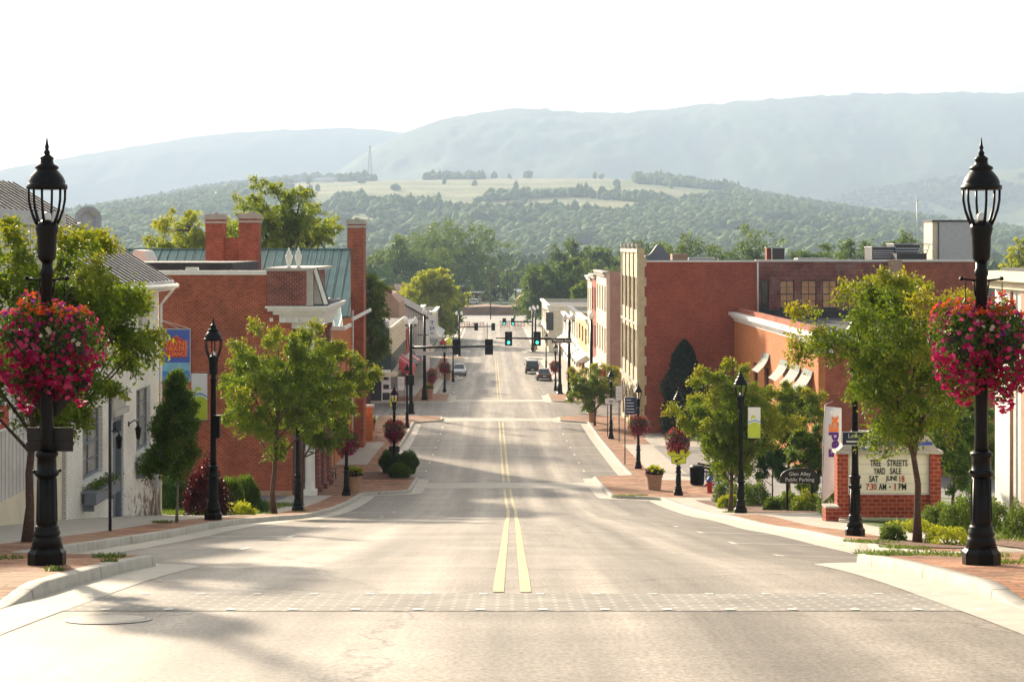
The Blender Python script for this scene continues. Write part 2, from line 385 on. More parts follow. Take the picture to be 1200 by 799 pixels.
M['red'] = plain('red_paint', (0.45, 0.02, 0.02), 0.45, 0.1)
M['blue'] = plain('blue_paint', (0.03, 0.08, 0.4), 0.45, 0.1)
M['limeg'] = plain('lime_green_print', (0.5, 0.62, 0.04), 0.5, 0.1, 3)
M['purple'] = plain('purple_print', (0.09, 0.01, 0.22), 0.5, 0.02)
M['orange'] = plain('orange_print', (0.85, 0.2, 0.01), 0.5, 0.02)
M['ivory'] = plain('ivory_sign_panel', (0.88, 0.85, 0.68), 0.5, 0.03)
M['ink'] = plain('black_letter', (0.01, 0.01, 0.01), 0.5, 0.0)
M['mulch'] = plain('mulch', (0.14, 0.07, 0.04), 0.95, 0.4, 8, bump=0.6)
M['teal'] = seammat('verdigris_roof', (0.13, 0.24, 0.22), (0.05, 0.09, 0.085), 0.55, 0.14)
M['tin'] = seammat('weathered_tin_roof', (0.42, 0.38, 0.35), (0.06, 0.05, 0.05), 0.5, 0.42, metal=0.2)
M['tinp'] = plain('weathered_tin', (0.62, 0.58, 0.54), 0.5, 0.2, 1.5, metal=0.0)
M['seam'] = plain('shadow_painted_seam', (0.07, 0.055, 0.05), 0.6, 0.3, 3)  # dark tone paints shadow stripes, with some rust, onto the roof ribs
M['ribs'] = seammat('ribbed_white_siding', (0.62, 0.6, 0.57), (0.35, 0.33, 0.31), 0.3, 0.2, metal=0.0)
M['slats'] = M['cream']
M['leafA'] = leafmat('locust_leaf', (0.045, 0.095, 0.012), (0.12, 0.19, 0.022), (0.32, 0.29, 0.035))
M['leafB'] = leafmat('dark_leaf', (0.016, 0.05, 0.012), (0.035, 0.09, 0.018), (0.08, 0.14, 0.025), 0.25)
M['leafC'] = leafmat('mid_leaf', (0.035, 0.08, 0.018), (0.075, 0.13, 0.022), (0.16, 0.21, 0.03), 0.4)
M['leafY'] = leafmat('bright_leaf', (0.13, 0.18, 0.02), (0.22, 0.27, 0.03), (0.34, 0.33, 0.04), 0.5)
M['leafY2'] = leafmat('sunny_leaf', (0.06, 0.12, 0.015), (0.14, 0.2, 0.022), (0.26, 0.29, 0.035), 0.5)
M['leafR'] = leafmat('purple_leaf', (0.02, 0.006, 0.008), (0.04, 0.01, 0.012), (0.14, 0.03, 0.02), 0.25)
M['grassb'] = leafmat('grass_blade', (0.04, 0.08, 0.015), (0.08, 0.14, 0.02), (0.16, 0.2, 0.04), 0.4)
M['needle'] = leafmat('conifer_needle', (0.005, 0.016, 0.007), (0.010, 0.028, 0.011), (0.02, 0.045, 0.015), 0.1)
M['petal'] = attrmat('petals', 'col', 0.6, 0.35)
M['forest'] = attrmat('forest_canopy', 'col', 0.9, 0.0, 0.5, 0.9)
M['land'] = attrmat('land_cover', 'col', 0.95, 0.0, 0.35, 0.02)
M['car_s'] = plain('silver_car_paint', (0.35, 0.37, 0.4), 0.3, 0.02, metal=0.6)
M['car_d'] = plain('dark_car_paint', (0.02, 0.022, 0.025), 0.25, 0.02, metal=0.3)
M['car_r'] = plain('maroon_grey_car_paint', (0.12, 0.09, 0.095), 0.28, 0.02, metal=0.5)
M['rubber'] = plain('rubber', (0.015, 0.015, 0.015), 0.8, 0.1)
def emit(name, col, st):
    m, nt, b, out = newmat(name); b.inputs['Base Color'].default_value = c4(col)
    b.inputs['Emission Color'].default_value = c4(col); b.inputs['Emission Strength'].default_value = st; return m
M['golight'] = emit('lit_green_lens', (0.05, 0.9, 0.6), 1.6)
M['frost'] = plain('frosted_globe', (0.85, 0.85, 0.82), 0.3, 0.02)
M['tail'] = plain('red_tail_lens', (0.4, 0.01, 0.01), 0.2, 0.02)
# ------------------------------------------------------------------ setting
def vnoise(x, y, seed, n=256):
    r = np.random.default_rng(seed).random((n, n))
    xi = np.floor(x).astype(int); yi = np.floor(y).astype(int); fx = x-xi; fy = y-yi
    fx = fx*fx*(3-2*fx); fy = fy*fy*(3-2*fy)
    a = r[xi % n, yi % n]; b = r[(xi+1) % n, yi % n]; c = r[xi % n, (yi+1) % n]; d = r[(xi+1) % n, (yi+1) % n]
    return (a*(1-fx)+b*fx)*(1-fy) + (c*(1-fx)+d*fx)*fy
def fbm(x, y, seed, o=5, ridged=False):
    s = 0; a = 1; t = 0
    for k in range(o):
        v = vnoise(x*2**k, y*2**k, seed+k)
        if ridged: v = 1-np.abs(2*v-1)
        s = s + a*v; t += a; a *= 0.5
    return s/t
def ridge(X, Y, tab, D, D0, power=1.0, rough=0.0, rs=400., seed=5):
    xs = np.array([p[0] for p in tab], float); ys = np.array([p[1] for p in tab], float)
    top = -(np.interp(X*2000./D+600, xs, ys)-290)*D/2000.
    t = np.clip((Y-D0)/(D-D0), 0, 1)
    s = sm(t)*0.45 + t*0.55
    base = -21.0
    z = base + (top-base)*s
    back = np.where(Y > D, (Y-D)*0.12, 0)
    if rough:
        n = fbm(X/rs+40, Y/rs/2.2+40, seed, 5, True)-0.6
        z = z + n*rough*np.sin(np.pi*np.clip(t, 0, 1))*np.clip((top-base)/300, 0.1, 1.5)
    return np.where(Y > D0, z - back, -60.)
HILL1 = [(-300,300),(0,300),(60,285),(120,262),(200,242),(300,222),(360,214),(420,212),(500,211),(600,209),(720,210),(800,217),(870,232),(950,246),(1030,262),(1140,284),(1300,300)]
HILLL = [(-300,290),(-50,275),(30,262),(85,250),(150,238),(240,222),(300,213),(385,207),(420,212),(500,232),(600,262),(700,290)]
HILLR = [(700,290),(860,262),(930,248),(1000,227),(1100,212),(1200,197),(1350,185),(1500,190)]
MTA = [(100,290),(250,262),(330,235),(400,200),(440,172),(475,156),(520,140),(600,127),(640,128),(680,132),(740,132),(790,128),(850,121),(900,116),(950,113),(1010,110),(1060,110),(1120,109),(1200,108),(1500,118)]
MTB = [(-500,232),(-100,212),(0,200),(75,186),(110,180),(170,169),(250,157),(330,152),(400,150),(440,151),(480,157),(560,165),(700,190),(900,230)]
def H(X, Y):
    X = np.asarray(X, float); Y = np.asarray(Y, float)
    z = -hh(Y) - 0.35
    z = np.where(Y > 430, -20.0+1.5*(fbm(X/120+9, Y/120+9, 3)-0.5), z)
    z = np.maximum(z, ridge(X, Y, HILL1, 3900, 1500, rough=30, rs=390, seed=11))
    z = np.maximum(z, ridge(X, Y, HILLL, 4800, 3500, rough=30, rs=380, seed=17))
    z = np.maximum(z, ridge(X, Y, HILLR, 5600, 4300, rough=45, rs=450, seed=23))
    z = np.maximum(z, ridge(X, Y, MTA, 8200, 5500, rough=110, rs=800, seed=29))
    z = np.maximum(z, ridge(X, Y, MTB, 10200, 8200, rough=110, rs=900, seed=31))
    return z
def fieldline(x): return np.interp(x, [300,350,400,450,560,640,720,800,880,1000,1200], [205,236,256,266,266,262,254,236,226,226,226])
rows = np.concatenate([np.arange(-300, 430, 10), np.arange(430, 1500, 18), np.arange(1500, 5000, 24), np.arange(5000, 12000, 45)]).astype(float)
tt = np.linspace(-1, 1, 441)
YY = np.repeat(rows[:, None], len(tt), 1); XX = tt[None, :]*(220+0.42*np.clip(YY, 0, None))
ZZ = H(XX, YY)
n2 = fbm(XX/14, YY/14, 77, 3)
far = YY > 1250
ZZ = ZZ + np.where(YY > 4200, (fbm(XX/40, YY/40, 55, 3)-0.5)*np.where(YY > 7000, 26, 14), 0)
V = np.stack([XX, YY, ZZ], -1).reshape(-1, 3)
nr_, nc_ = YY.shape
idx = np.arange(nr_*nc_).reshape(nr_, nc_)
F = np.stack([idx[:-1, :-1], idx[:-1, 1:], idx[1:, 1:], idx[1:, :-1]], -1).reshape(-1, 4)
pxx = 600+2000*XX/np.maximum(YY, 1); pyy = 290-2000*ZZ/np.maximum(YY, 1)
forest_c = np.array([0.065, 0.11, 0.04]); field_c = np.array([0.27, 0.27, 0.13]); grass_c = np.array([0.13, 0.17, 0.055]); town_c = np.array([0.16, 0.15, 0.11])
col = np.ones(YY.shape+(3,))*forest_c
isf = (YY > 1500) & (YY < 3990) & (pyy < fieldline(pxx)) & (pxx > 340) & (pxx < 1050)
fn = vnoise(XX/300+3, YY/110+5, 91)
fc = np.where((fn > 0.5)[..., None], field_c, grass_c*0.5+field_c*0.5)
fc = np.where((fn < 0.28)[..., None], grass_c*1.1, fc)
col = np.where(isf[..., None], fc, col)
col = np.where((YY < 1500)[..., None], np.where((YY < 430)[..., None], town_c, forest_c*1.1), col)
mtn = YY > 4400
fr = fbm(XX/160+2, YY/300+2, 95, 4)
clr = (YY > 1500) & (YY < 3990) & ~isf & (fbm(XX/90+5, YY/90, 67, 3) < 0.43)
col = np.where(clr[..., None], grass_c*1.15, col)
col = np.where(mtn[..., None], forest_c*(0.35+1.4*fr[..., None]), col)
pn = (YY > 4300) & (YY < 5800) & (XX > 900) & (fbm(XX/270, YY/270, 44, 3) > 0.56)
col = np.where(pn[..., None], grass_c, col)
terr = npmesh('terrain', V, F, M['land'], smooth=True, attrs={'col': col.reshape(-1, 3)})
tag(terr, kind='structure')

# canopy of far woods
def icos(sub):
    import bmesh
    bm = bmesh.new(); bmesh.ops.create_icosphere(bm, subdivisions=sub, radius=1.0)
    v = np.array([p.co[:] for p in bm.verts]); f = np.array([[q.index for q in t.verts] for t in bm.faces]); bm.free(); return v, f
ICO = {1: icos(1), 2: icos(2), 3: icos(3)}
def blobs(name, cen, rad, hgt, sub, colr, seed=1, mat=None):
    r = np.random.default_rng(seed); v, f = ICO[sub]; n = len(cen)
    ang = r.random(n)*6.28; ca, sa = np.cos(ang)[:, None], np.sin(ang)[:, None]
    x = v[None, :, 0]*ca - v[None, :, 1]*sa; y = v[None, :, 0]*sa + v[None, :, 1]*ca; z = np.repeat(v[None, :, 2], n, 0)
    ph = r.random((n, 3))*20
    bump = 1+0.22*np.sin(x*4.1+ph[:, :1])*np.sin(y*4.7+ph[:, 1:2])+0.16*np.sin(z*5.3+x*6+ph[:, 2:3])+0.16*(r.random(x.shape)-0.5)
    P = np.stack([x*bump*rad[:, None]+cen[:, :1], y*bump*rad[:, None]+cen[:, 1:2], (z*bump+0.75)*(hgt/1.75)[:, None]+cen[:, 2:3]], -1)
    FF = (f[None] + (np.arange(n)*len(v))[:, None, None]).reshape(-1, 3)
    fcl = np.repeat(colr[:, None, :], len(f), 1)*(0.88+0.24*r.random((n, len(f), 1)))
    return P.reshape(-1, 3), FF, fcl.reshape(-1, 3)
def merge(parts):
    o = 0; Vs = []; Fs = []; Cs = []
    for p, f, c in parts: Vs.append(p); Fs.append(f+o); Cs.append(c); o += len(p)
    return np.concatenate(Vs), np.concatenate(Fs), np.concatenate(Cs)
def treecol(n, r, base=(0.06, 0.11, 0.028)):
    k = r.random((n, 1)); b = np.array(base)*(0.65+0.9*r.random((n, 1)))
    return b*(1-0.35*k)+np.array([[0.09, 0.11, 0.025]])*0.35*k
r = np.random.default_rng(3)
# valley woods
def scatter(n, y0, y1, wid, r):
    Y = np.sqrt(r.random(n)*(y1**2-y0**2)+y0**2); X = (r.random(n)*2-1)*(wid*Y+30); return X, Y
X, Y = scatter(7500, 470, 1560, 0.33, r)
xp = 600+2000*X/Y
ok = ~((xp > 520) & (xp < 632) & (Y < 760)) & ~((xp > 540) & (xp < 640) & (Y < 960) & (r.random(len(X)) < 0.7))
ok &= ~((fbm(X/60, Y/60, 8, 3) < 0.40)) & ~((np.abs(X+32) < 7) & (Y < 530))
X, Y = X[ok], Y[ok]; n = len(X)
hgt = 7.5+6*r.random(n)+4*(fbm(X/90, Y/90, 6, 2)-0.3); cen = np.stack([X, Y, H(X, Y)], 1); rad = 3.6+2.6*r.random(n); cl = treecol(n, r)
nearm = Y < 820
p = [blobs('', cen[nearm], rad[nearm], hgt[nearm], 3 if nearm.sum() < 900 else 2, cl[nearm], 1), blobs('', cen[~nearm], rad[~nearm], hgt[~nearm], 2, cl[~nearm], 2)]
VV, FF, CC = merge(p)
tag(npmesh('valley_woods', VV, FF, M['forest'], attrs={'col': CC}), 'mixed green woods filling the valley beyond the last roofs of the town', 'woods', kind='stuff')
X = (r.random(60000)*2-1)*1500; Y = 1510+r.random(60000)*2480; o_ = np.abs(X) < 0.32*Y; X = X[o_]; Y = Y[o_]
Z = H(X, Y); xp = 600+2000*X/Y; yp = 290-2000*Z/Y
infield = (yp < fieldline(xp)) & (xp > 340) & (xp < 1050)
rowl = np.abs(yp-(236+6*np.sin(xp/60.))) < 1.3+1.2*fbm(X/60, Y/60, 12, 2)
copse = ((xp > 398) & (xp < 442) | (xp > 498) & (xp < 566)) & (Y > 3720) & (fbm(X/45, Y/60, 21, 3) > 0.42) | ((xp > 745) & (xp < 905) & (Y > 3300)) | (rowl & (fbm(X/80, Y/300, 15, 2) > 0.42)) | ((yp > 246) & (fbm(X/120, Y/90, 66, 3) > 0.52))
keep = (Y < 3990) & (~infield | (copse & (r.random(len(X)) < 0.9)) | (r.random(len(X)) < 0.003)) & (xp > -60) & (xp < 1260)
keep &= (fbm(X/90+5, Y/90, 67, 3) > 0.42) | infield
keepin = infield[keep]
X, Y, Z = X[keep][:26000], Y[keep][:26000], Z[keep][:26000]; n = len(X)
VV, FF, CC = merge([blobs('', np.stack([X, Y, Z], 1), 5+7*r.random(n)**1.7, (8+8*r.random(n))*np.where(keepin[:n], 0.5+1.4*fbm(X/35, Y/50, 19, 3), 1.0), 1, treecol(n, r, (0.09, 0.15, 0.04)), 4)])
tag(npmesh('hillside_woods', VV, FF, M['forest'], smooth=True, attrs={'col': CC}), 'wooded lower slopes and copses of the long hill with the pale field', 'woods', kind='stuff')
X = (r.random(16000)*2-1)*2400; Y = 3600+r.random(16000)*2100; Z = H(X, Y)
xp = 600+2000*X/Y; keep = (np.abs(X) < 0.36*Y) & (((xp < 620) & (Y > 4000) & (Y < 4900)) | ((xp > 820) & (Y > 4600))) & ((fbm(X/270, Y/270, 44, 3) < 0.57) | (xp < 620))
X, Y, Z = X[keep], Y[keep], Z[keep]; n = len(X)
VV, FF, CC = merge([blobs('', np.stack([X, Y, Z], 1), 8+7*r.random(n), 10+7*r.random(n), 1, treecol(n, r, (0.045, 0.08, 0.026)), 5)])
tag(npmesh('far_woods', VV, FF, M['forest'], smooth=True, attrs={'col': CC}), 'hazy woods on the hills in front of the mountain', 'woods', kind='stuff')

# ---- strips along the street
def strip(name, lats, ds, mat, dz=0.0, lift=None, kind='structure', zf=None):
    """lats: function(ds)->(n_d, k) lateral positions"""
    La = lats(ds) if callable(lats) else np.repeat(np.array(lats, float)[None], len(ds), 0)
    D = np.repeat(ds[:, None], La.shape[1], 1)
    Z = (gz(La, D) if zf is None else zf(La, D)) + dz + (lift(D) if lift is not None else 0)
    V = np.stack([La+Xc(D), D, Z], -1).reshape(-1, 3)
    i = np.arange(D.size).reshape(D.shape)
    F = np.stack([i[:-1, :-1], i[:-1, 1:], i[1:, 1:], i[1:, :-1]], -1).reshape(-1, 4)
    o = npmesh(name, V, F, mat, uv=np.stack([La, D], -1).reshape(-1, 2), smooth=True)
    if kind: tag(o, kind=kind)
    return o
lat_r = np.concatenate([np.linspace(-7.8, 7.8, 27)])
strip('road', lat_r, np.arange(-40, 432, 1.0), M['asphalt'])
for s_ in (-1, 1):
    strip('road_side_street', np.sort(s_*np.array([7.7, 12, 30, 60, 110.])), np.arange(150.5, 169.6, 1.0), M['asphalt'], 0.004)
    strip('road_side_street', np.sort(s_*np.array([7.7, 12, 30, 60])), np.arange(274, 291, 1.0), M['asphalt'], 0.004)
strip('crosswalk', np.linspace(-4.75, 6.6, 12), np.arange(16.83, 18.95, 0.4), M['xpaver'], 0.004)
strip('crosswalk_concrete', np.linspace(-4.9, 4.9, 9), np.arange(92.0, 96.1, 0.5), M['gutter'], 0.006)
strip('crosswalk_concrete', np.linspace(-4.9, 4.9, 9), np.arange(147.5, 150.6, 0.5), M['gutter'], 0.006)
strip('crosswalk_concrete', np.linspace(-4.9, 4.9, 9), np.arange(170, 173.1, 0.5), M['gutter'], 0.006)

LB = [(-60, 25.6), (86.5, 99.5), (145, 200), (120, 181.0), (214, 222), (268, 330), (240, 300)]
BLOCKS = [(-30.0, 151.5), (168.5, 274.5), (290.5, 425.0)]
BUMP = {-1: [(-60, 25.4), (86.5, 99.5), (145, 181.0), (214, 222), (268, 300)], 1: [(-60, 26.2), (82.5, 100.0), (145, 181.), (268, 300)]}
def K(d, s):
    d = np.asarray(d, float); b = np.zeros_like(d)
    for a, e in BUMP[s]:
        b = np.maximum(b, sm((d-a)/2.6+0.2)*sm((e-d)/1.5+0.2))
    k = 7.35 - 2.3*b
    for B in BLOCKS:
        for e, sg in ((B[0], 1), (B[1], -1)):
            if e < 0 or e > 400: continue
            t = np.clip((1.8 - (d-e)*sg)/1.8, 0, 1); inside = (d-e)*sg >= 0
            k = np.where(inside & (t > 0), k + 1.8*(1-np.sqrt(np.clip(1-t*t, 0, 1))), k)
    return k
def kerb_poly(s, B):
    ds = np.unique(np.round(np.concatenate([np.arange(B[0], B[1]+.01, 1.0)] + [np.arange(max(a-3, B[0]), min(a+3, B[1]), .2) for e_ in BUMP[s] for a in e_] + [np.arange(15, 20.5, .2)] + [np.arange(B[0], B[0]+2, .15), np.arange(B[1]-2, B[1]+.01, .15), [B[1]]]), 3))
    ds = ds[(ds >= B[0]) & (ds <= B[1])]
    P = [(s*float(K(d, s)), d) for d in ds]
    if B[0] > 0: P = [(s*40., B[0]), (s*20, B[0]), (s*10, B[0])] + P
    if B[1] < 400: P = P + [(s*10, B[1]), (s*20, B[1]), (s*40, B[1])]
    return P
def sweep(s, P, prof):
    P = np.array(P, float); T = np.gradient(P, axis=0); T /= np.linalg.norm(T, axis=1)[:, None]+1e-9
    Nn = np.stack([T[:, 1], -T[:, 0]], 1)*(-s)     # towards the road
    out = []
    for o, z in prof:
        q = P + Nn*o; out.append(np.stack([q[:, 0], q[:, 1], np.full(len(q), z)], 1))
    return np.stack(out, 1)
for s in (-1, 1):
    for B in BLOCKS:
        P = kerb_poly(s, B)
        for nm, prof, mat in (('gutter', [(0.62, 0.006), (0.3, 0.012), (0.0, 0.016)], 'gutter'), ('kerb', [(0.004, 0.0), (-0.012, 1.0), (-0.03, 1.08), (-0.19, 1.1), (-0.2, 0.5)], 'kerb')):
            S = sweep(s, P, prof)
            hs = hk(S[..., 1]) if nm == 'kerb' else 1.0
            z0 = gz(S[..., 0], S[..., 1]); Z = z0 + S[..., 2]*hs
            # joints in the concrete: every 3 m a fine dark gap is left to the material noise
            V = np.stack([S[..., 0]+Xc(S[..., 1]), S[..., 1], Z], -1).reshape(-1, 3)
            i = np.arange(S.shape[0]*S.shape[1]).reshape(S.shape[:2])
            F = np.stack([i[:-1, :-1], i[:-1, 1:], i[1:, 1:], i[1:, :-1]], -1).reshape(-1, 4)
            tag(npmesh(nm, V, F, M[mat], smooth=True), kind='structure')
def side_edges(s):
    return (lambda ds: np.sort(np.stack([s*(K(ds, s)+0.18), s*np.maximum(8.7, K(ds, s)+0.19)], 1), 1),
            lambda ds: np.sort(np.repeat(np.array([[s*8.7, s*9.6, s*10.7]]), len(ds), 0), 1))
lift = lambda D: hk(D)*1.08
SEG = {-1: [(-30, 27.5, 'paver', 'paver'), (27.5, 40, 'paver', 'concrete'), (40, 84, 'paver', 'concrete'), (84, 108, 'paver', 'paver'), (108, 126, 'paver', 'concrete'), (126, 151.5, 'paver', 'paver'), (168.5, 176, 'paver', 'paver'), (176, 274.5, 'paver', 'concrete'), (290.5, 425, 'concrete', 'concrete')],
       1: [(-30, 27.5, 'paver', 'paver'), (27.5, 60, 'paver', 'concrete'), (60, 82, 'concrete', 'concrete'), (82, 96, 'paver', 'paver'), (96, 124, 'paver', 'concrete'), (124, 151.5, 'paver', 'paver'), (168.5, 180, 'paver', 'paver'), (180, 274.5, 'concrete', 'concrete'), (290.5, 425, 'concrete', 'concrete')]}
for s in (-1, 1):
    e0, e1 = side_edges(s)
    for a, b, m0, m1 in SEG[s]:
        ds = np.unique(np.concatenate([np.arange(a, b, 0.3), [b]]))
        def lat0(ds, s=s):
            k = K(ds, s)+0.18; o = np.maximum(8.7, k+0.02)
            return np.sort(np.stack([s*k, s*(k+o)/2, s*o], 1), 1)
        strip('pavement', lat0, ds, M[m0], 0, lift)
        def lat1(ds, s=s):
            k = np.maximum(8.7, K(ds, s)+0.2); k = np.minimum(k, 10.6)
            return np.sort(np.stack([s*k, s*(k+10.75)/2, s*np.full_like(k, 10.75)], 1), 1)
        strip('pavement', lat1, ds, M[m1], 0, lift)
M['lot'] = plain('parking_lot_asphalt', (0.2, 0.19, 0.18), 0.8, 0.15, 0.8, bump=0.1)
M['lawn'] = plain('lawn_soil', (0.07, 0.12, 0.02), 0.9, 0.3, 6, bump=0.6)
for s, segs in ((-1, [(-30, 45, 'concrete'), (45, 57.3, 'concrete'), (57.3, 77, 'lawn'), (77, 84, 'lot'), (84, 151.5, 'concrete'), (168.5, 274.5, 'concrete'), (290.5, 425, 'lot')]),
                (1, [(-30, 34, 'concrete'), (34, 62, 'lawn'), (62, 69, 'lot'), (69, 82, 'lawn'), (82, 122, 'lot'), (122, 151.5, 'concrete'), (168.5, 274.5, 'concrete'), (290.5, 425, 'lot')])):
    for a, b, m in segs:
        nm = {'lot': 'parking_lot', 'lawn': 'lawn', 'concrete': 'pavement'}[m]
        strip(nm, np.sort(s*np.array([10.75, 12, 16, 30, 60, 120.])), np.unique(np.concatenate([np.arange(a, b, 2.0), [b]])), M[m], 0.0, lift)
strip('parking_lot', np.array([20., 30, 60]), np.arange(44, 82, 2.), M['lot'], 0.006, lift)
# painted lines
def line(name, lat0, lat1, d0, d1, mat, dz=0.008, step=1.0):
    return strip(name, np.array([lat0, lat1]), np.unique(np.concatenate([np.arange(d0, d1, step), [d1]])), mat, dz)
for d0, d1 in ((19.0, 91.5), (96.6, 147), (173.5, 268)):
    line('road_line', -0.215, -0.09, d0, d1, M['yline']); line('road_line', 0.09, 0.215, d0, d1, M['yline'])
for s in (-1, 1):
    for d in ([31, 37.5, 44, 50.5, 57, 63.5, 70] + [105, 111, 117, 123, 129, 135, 141] + [186, 193, 200, 207, 226, 233, 240, 247]):
        a, b = sorted((s*4.9, s*6.75))
        if s == 1 and 56 < d < 80: continue
        line('parking_line', a, b, d, d+0.12, M['wline'], 0.008, 0.06)
        a, b = sorted((s*4.8, s*4.9)); line('parking_line', a, b, d-0.5, d+0.62, M['wline'], 0.009, 0.3)
for x0 in np.arange(-4.7, 6.5, 0.62):
    for d in (16.88, 18.66):
        line('crosswalk_mark', x0, x0+0.09, d, d+0.14, M['wline'], 0.011, 0.06)
# manhole
mh = thing('manhole_cover', 'round pale concrete manhole cover set in the road just below the crosswalk', 'manhole cover', (L2X(-3.78, 16.0), 16.0, g(-3.78, 16.0)))
sl = math.atan((g(0, 16.4)-g(0, 15.6))/0.8); mh.rotation_euler = (sl, 0, 0)
MB().lathe([(0.34, 0.004), (0.34, 0.014), (0.0, 0.016)], 40).build('cover', M['gutter'], mh)
MB().lathe([(0.40, 0.0), (0.40, 0.008), (0.345, 0.012), (0.345, 0.0)], 40).build('ring', M['dark'], mh)
# ------------------------------------------------------------------ vegetation
def leafcards(cen, size, r, droop=0.3, asp=0.5):
    n = len(cen)
    a = r.normal(size=(n, 3)); a[:, 2] -= droop; a /= np.linalg.norm(a, axis=1)[:, None]
    b = np.cross(a, r.normal(size=(n, 3))); b /= np.linalg.norm(b, axis=1)[:, None]
    s = (size*(0.6+0.8*r.random(n)))[:, None]
    c = np.cross(a, b)*0.12
    P = np.stack([cen, cen+a*s*0.5+b*s*asp*0.5+c*s, cen+a*s, cen+a*s*0.5-b*s*asp*0.5+c*s], 1)
    return P.reshape(-1, 3), np.arange(n*4).reshape(n, 4)
DENS = 3.0
def tree(name, h, clear, rx, rz, nl, lsize, leaf, seed, trunk_r=0.09, bark='bark', clusters=90, form='vase', cx=0.0, loc=None, label='', cat='tree', group=None, spread=0.30, tipy=0.5, gaps=0.0, parent=None):
    """trunk + limbs + crown; the crown is leaves along twigs grown from the limbs"""
    r = np.random.default_rng(seed)
    t = parent or thing(name, label, cat, loc or (0, 0, 0), 0, group)
    tb = MB(); top = h*0.86
    n = 9; wob = r.normal(size=(n, 2))*0.03*h/6
    path = [(cx*(i/(n-1))**1.5+wob[i, 0]*(i > 0), wob[i, 1]*(i > 0), top*i/(n-1)) for i in range(n)]
    rad = [trunk_r*(1.35 if i == 0 else 1.0-0.85*i/(n-1)) for i in range(n)]
    tb.tube(path, rad, 9)
    zc = (clear+h)/2; hz = (h-clear)/2
    cs = []
    tries = 0
    while len(cs) < clusters and tries < clusters*60:
        tries += 1
        u = r.normal(size=3); u /= np.linalg.norm(u); q = r.random()**0.42
        if form == 'cone':
            zt = r.random()**1.3; rr = rx*(1-zt)**0.8*(0.35+0.65*r.random()); an = r.random()*6.283
            p = np.array([rr*math.cos(an), rr*math.sin(an), clear+(h-clear)*zt])
        else:
            k = 1.0+0.22*math.sin(3*math.atan2(u[1], u[0])+seed)+0.15*math.sin(5*u[2]+seed*2)
            p = np.array([u[0]*rx*q*k, u[1]*rx*q*k, zc+u[2]*hz*q*(1+0.03*r.normal())])
            if form == 'vase' and p[2] < zc: sc = 0.55+0.45*(p[2]-clear)/(hz+1e-6); p[:2] *= max(sc, 0.3)
            if p[2] < clear*0.95: continue
        cs.append(p + np.array([cx, 0, 0]))
    cs = np.array(cs)
    nm = max(7, clusters//8); mains = cs[r.choice(len(cs), nm, replace=False)]
    lim = MB(); 
    for m in mains:
        z0 = min(max(m[2]-0.9*np.hypot(m[0]-cx, m[1])-0.3*hz, clear*0.8), top*0.9); f = z0/top
        st = Vector((cx*f**1.5, 0, z0)); en = Vector(m); mid = st.lerp(en, 0.5)+Vector((0, 0, -0.06*h*0.3)); 
        lim.tube([st, mid, en], [trunk_r*0.42, trunk_r*0.26, trunk_r*0.1], 6, False)
    tw = []
    for c in cs:
        j = np.argmin(np.linalg.norm(mains-c, axis=1)); st = Vector(mains[j]).lerp(Vector((cx, 0, c[2]-0.3*hz)), 0.25); en = Vector(c)
        if (en-st).length > 0.05: lim.tube([st, st.lerp(en, 0.6)+Vector((0, 0, 0.05)), en], [trunk_r*0.16, trunk_r*0.1, trunk_r*0.04], 4, False)
        out = c-np.array([cx, 0, zc-0.3*hz]); out /= np.linalg.norm(out)+1e-6
        for k in range(4):
            dr = out*0.8+r.normal(size=3)*0.55; dr[2] += 0.1; dr /= np.linalg.norm(dr); L = spread*(0.6+0.9*r.random())*rx*0.62
            tw.append((c, dr, L))
    per = max(3, int(nl*DENS)//len(tw)); C0 = np.array([w[0] for w in tw]); D0 = np.array([w[1] for w in tw]); Ls = np.array([w[2] for w in tw])
    tpar = r.random((len(tw), per))
    P = C0[:, None]+D0[:, None]*(tpar*Ls[:, None])[..., None]
    P[..., 2] -= (tpar**2)*Ls[:, None]*0.35
    P += r.normal(size=P.shape)*(0.05+0.07*rx*(1-tpar[..., None]))*0.8
    P = P.reshape(-1, 3)
    if form != 'cone': P = P[P[:, 2] > clear*0.82]
    Vx, Fx = leafcards(P, np.full(len(P), lsize*0.88), r)
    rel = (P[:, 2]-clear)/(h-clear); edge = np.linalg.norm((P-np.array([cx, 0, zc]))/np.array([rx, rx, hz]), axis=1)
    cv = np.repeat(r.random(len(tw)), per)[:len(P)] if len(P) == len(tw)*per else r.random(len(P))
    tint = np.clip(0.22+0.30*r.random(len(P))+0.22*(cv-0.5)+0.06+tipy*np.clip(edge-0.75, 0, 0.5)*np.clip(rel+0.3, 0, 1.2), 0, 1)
    tr = tb.build('trunk', M[bark], t)
    cr = npmesh('crown', Vx, Fx, M[leaf], t, attrs={'tint': tint})
    lim.build('limbs', M[bark], t, smooth=True)
    return t
def at(lat, d, dz=0.0): return (L2X(lat, d), d, g(lat, d)+dz)
def walk(lat, d): return (L2X(lat, d), d, g(lat, d)+float(hk(d))*1.08)
def xat(x, d): return walk(pl(x, d), d)

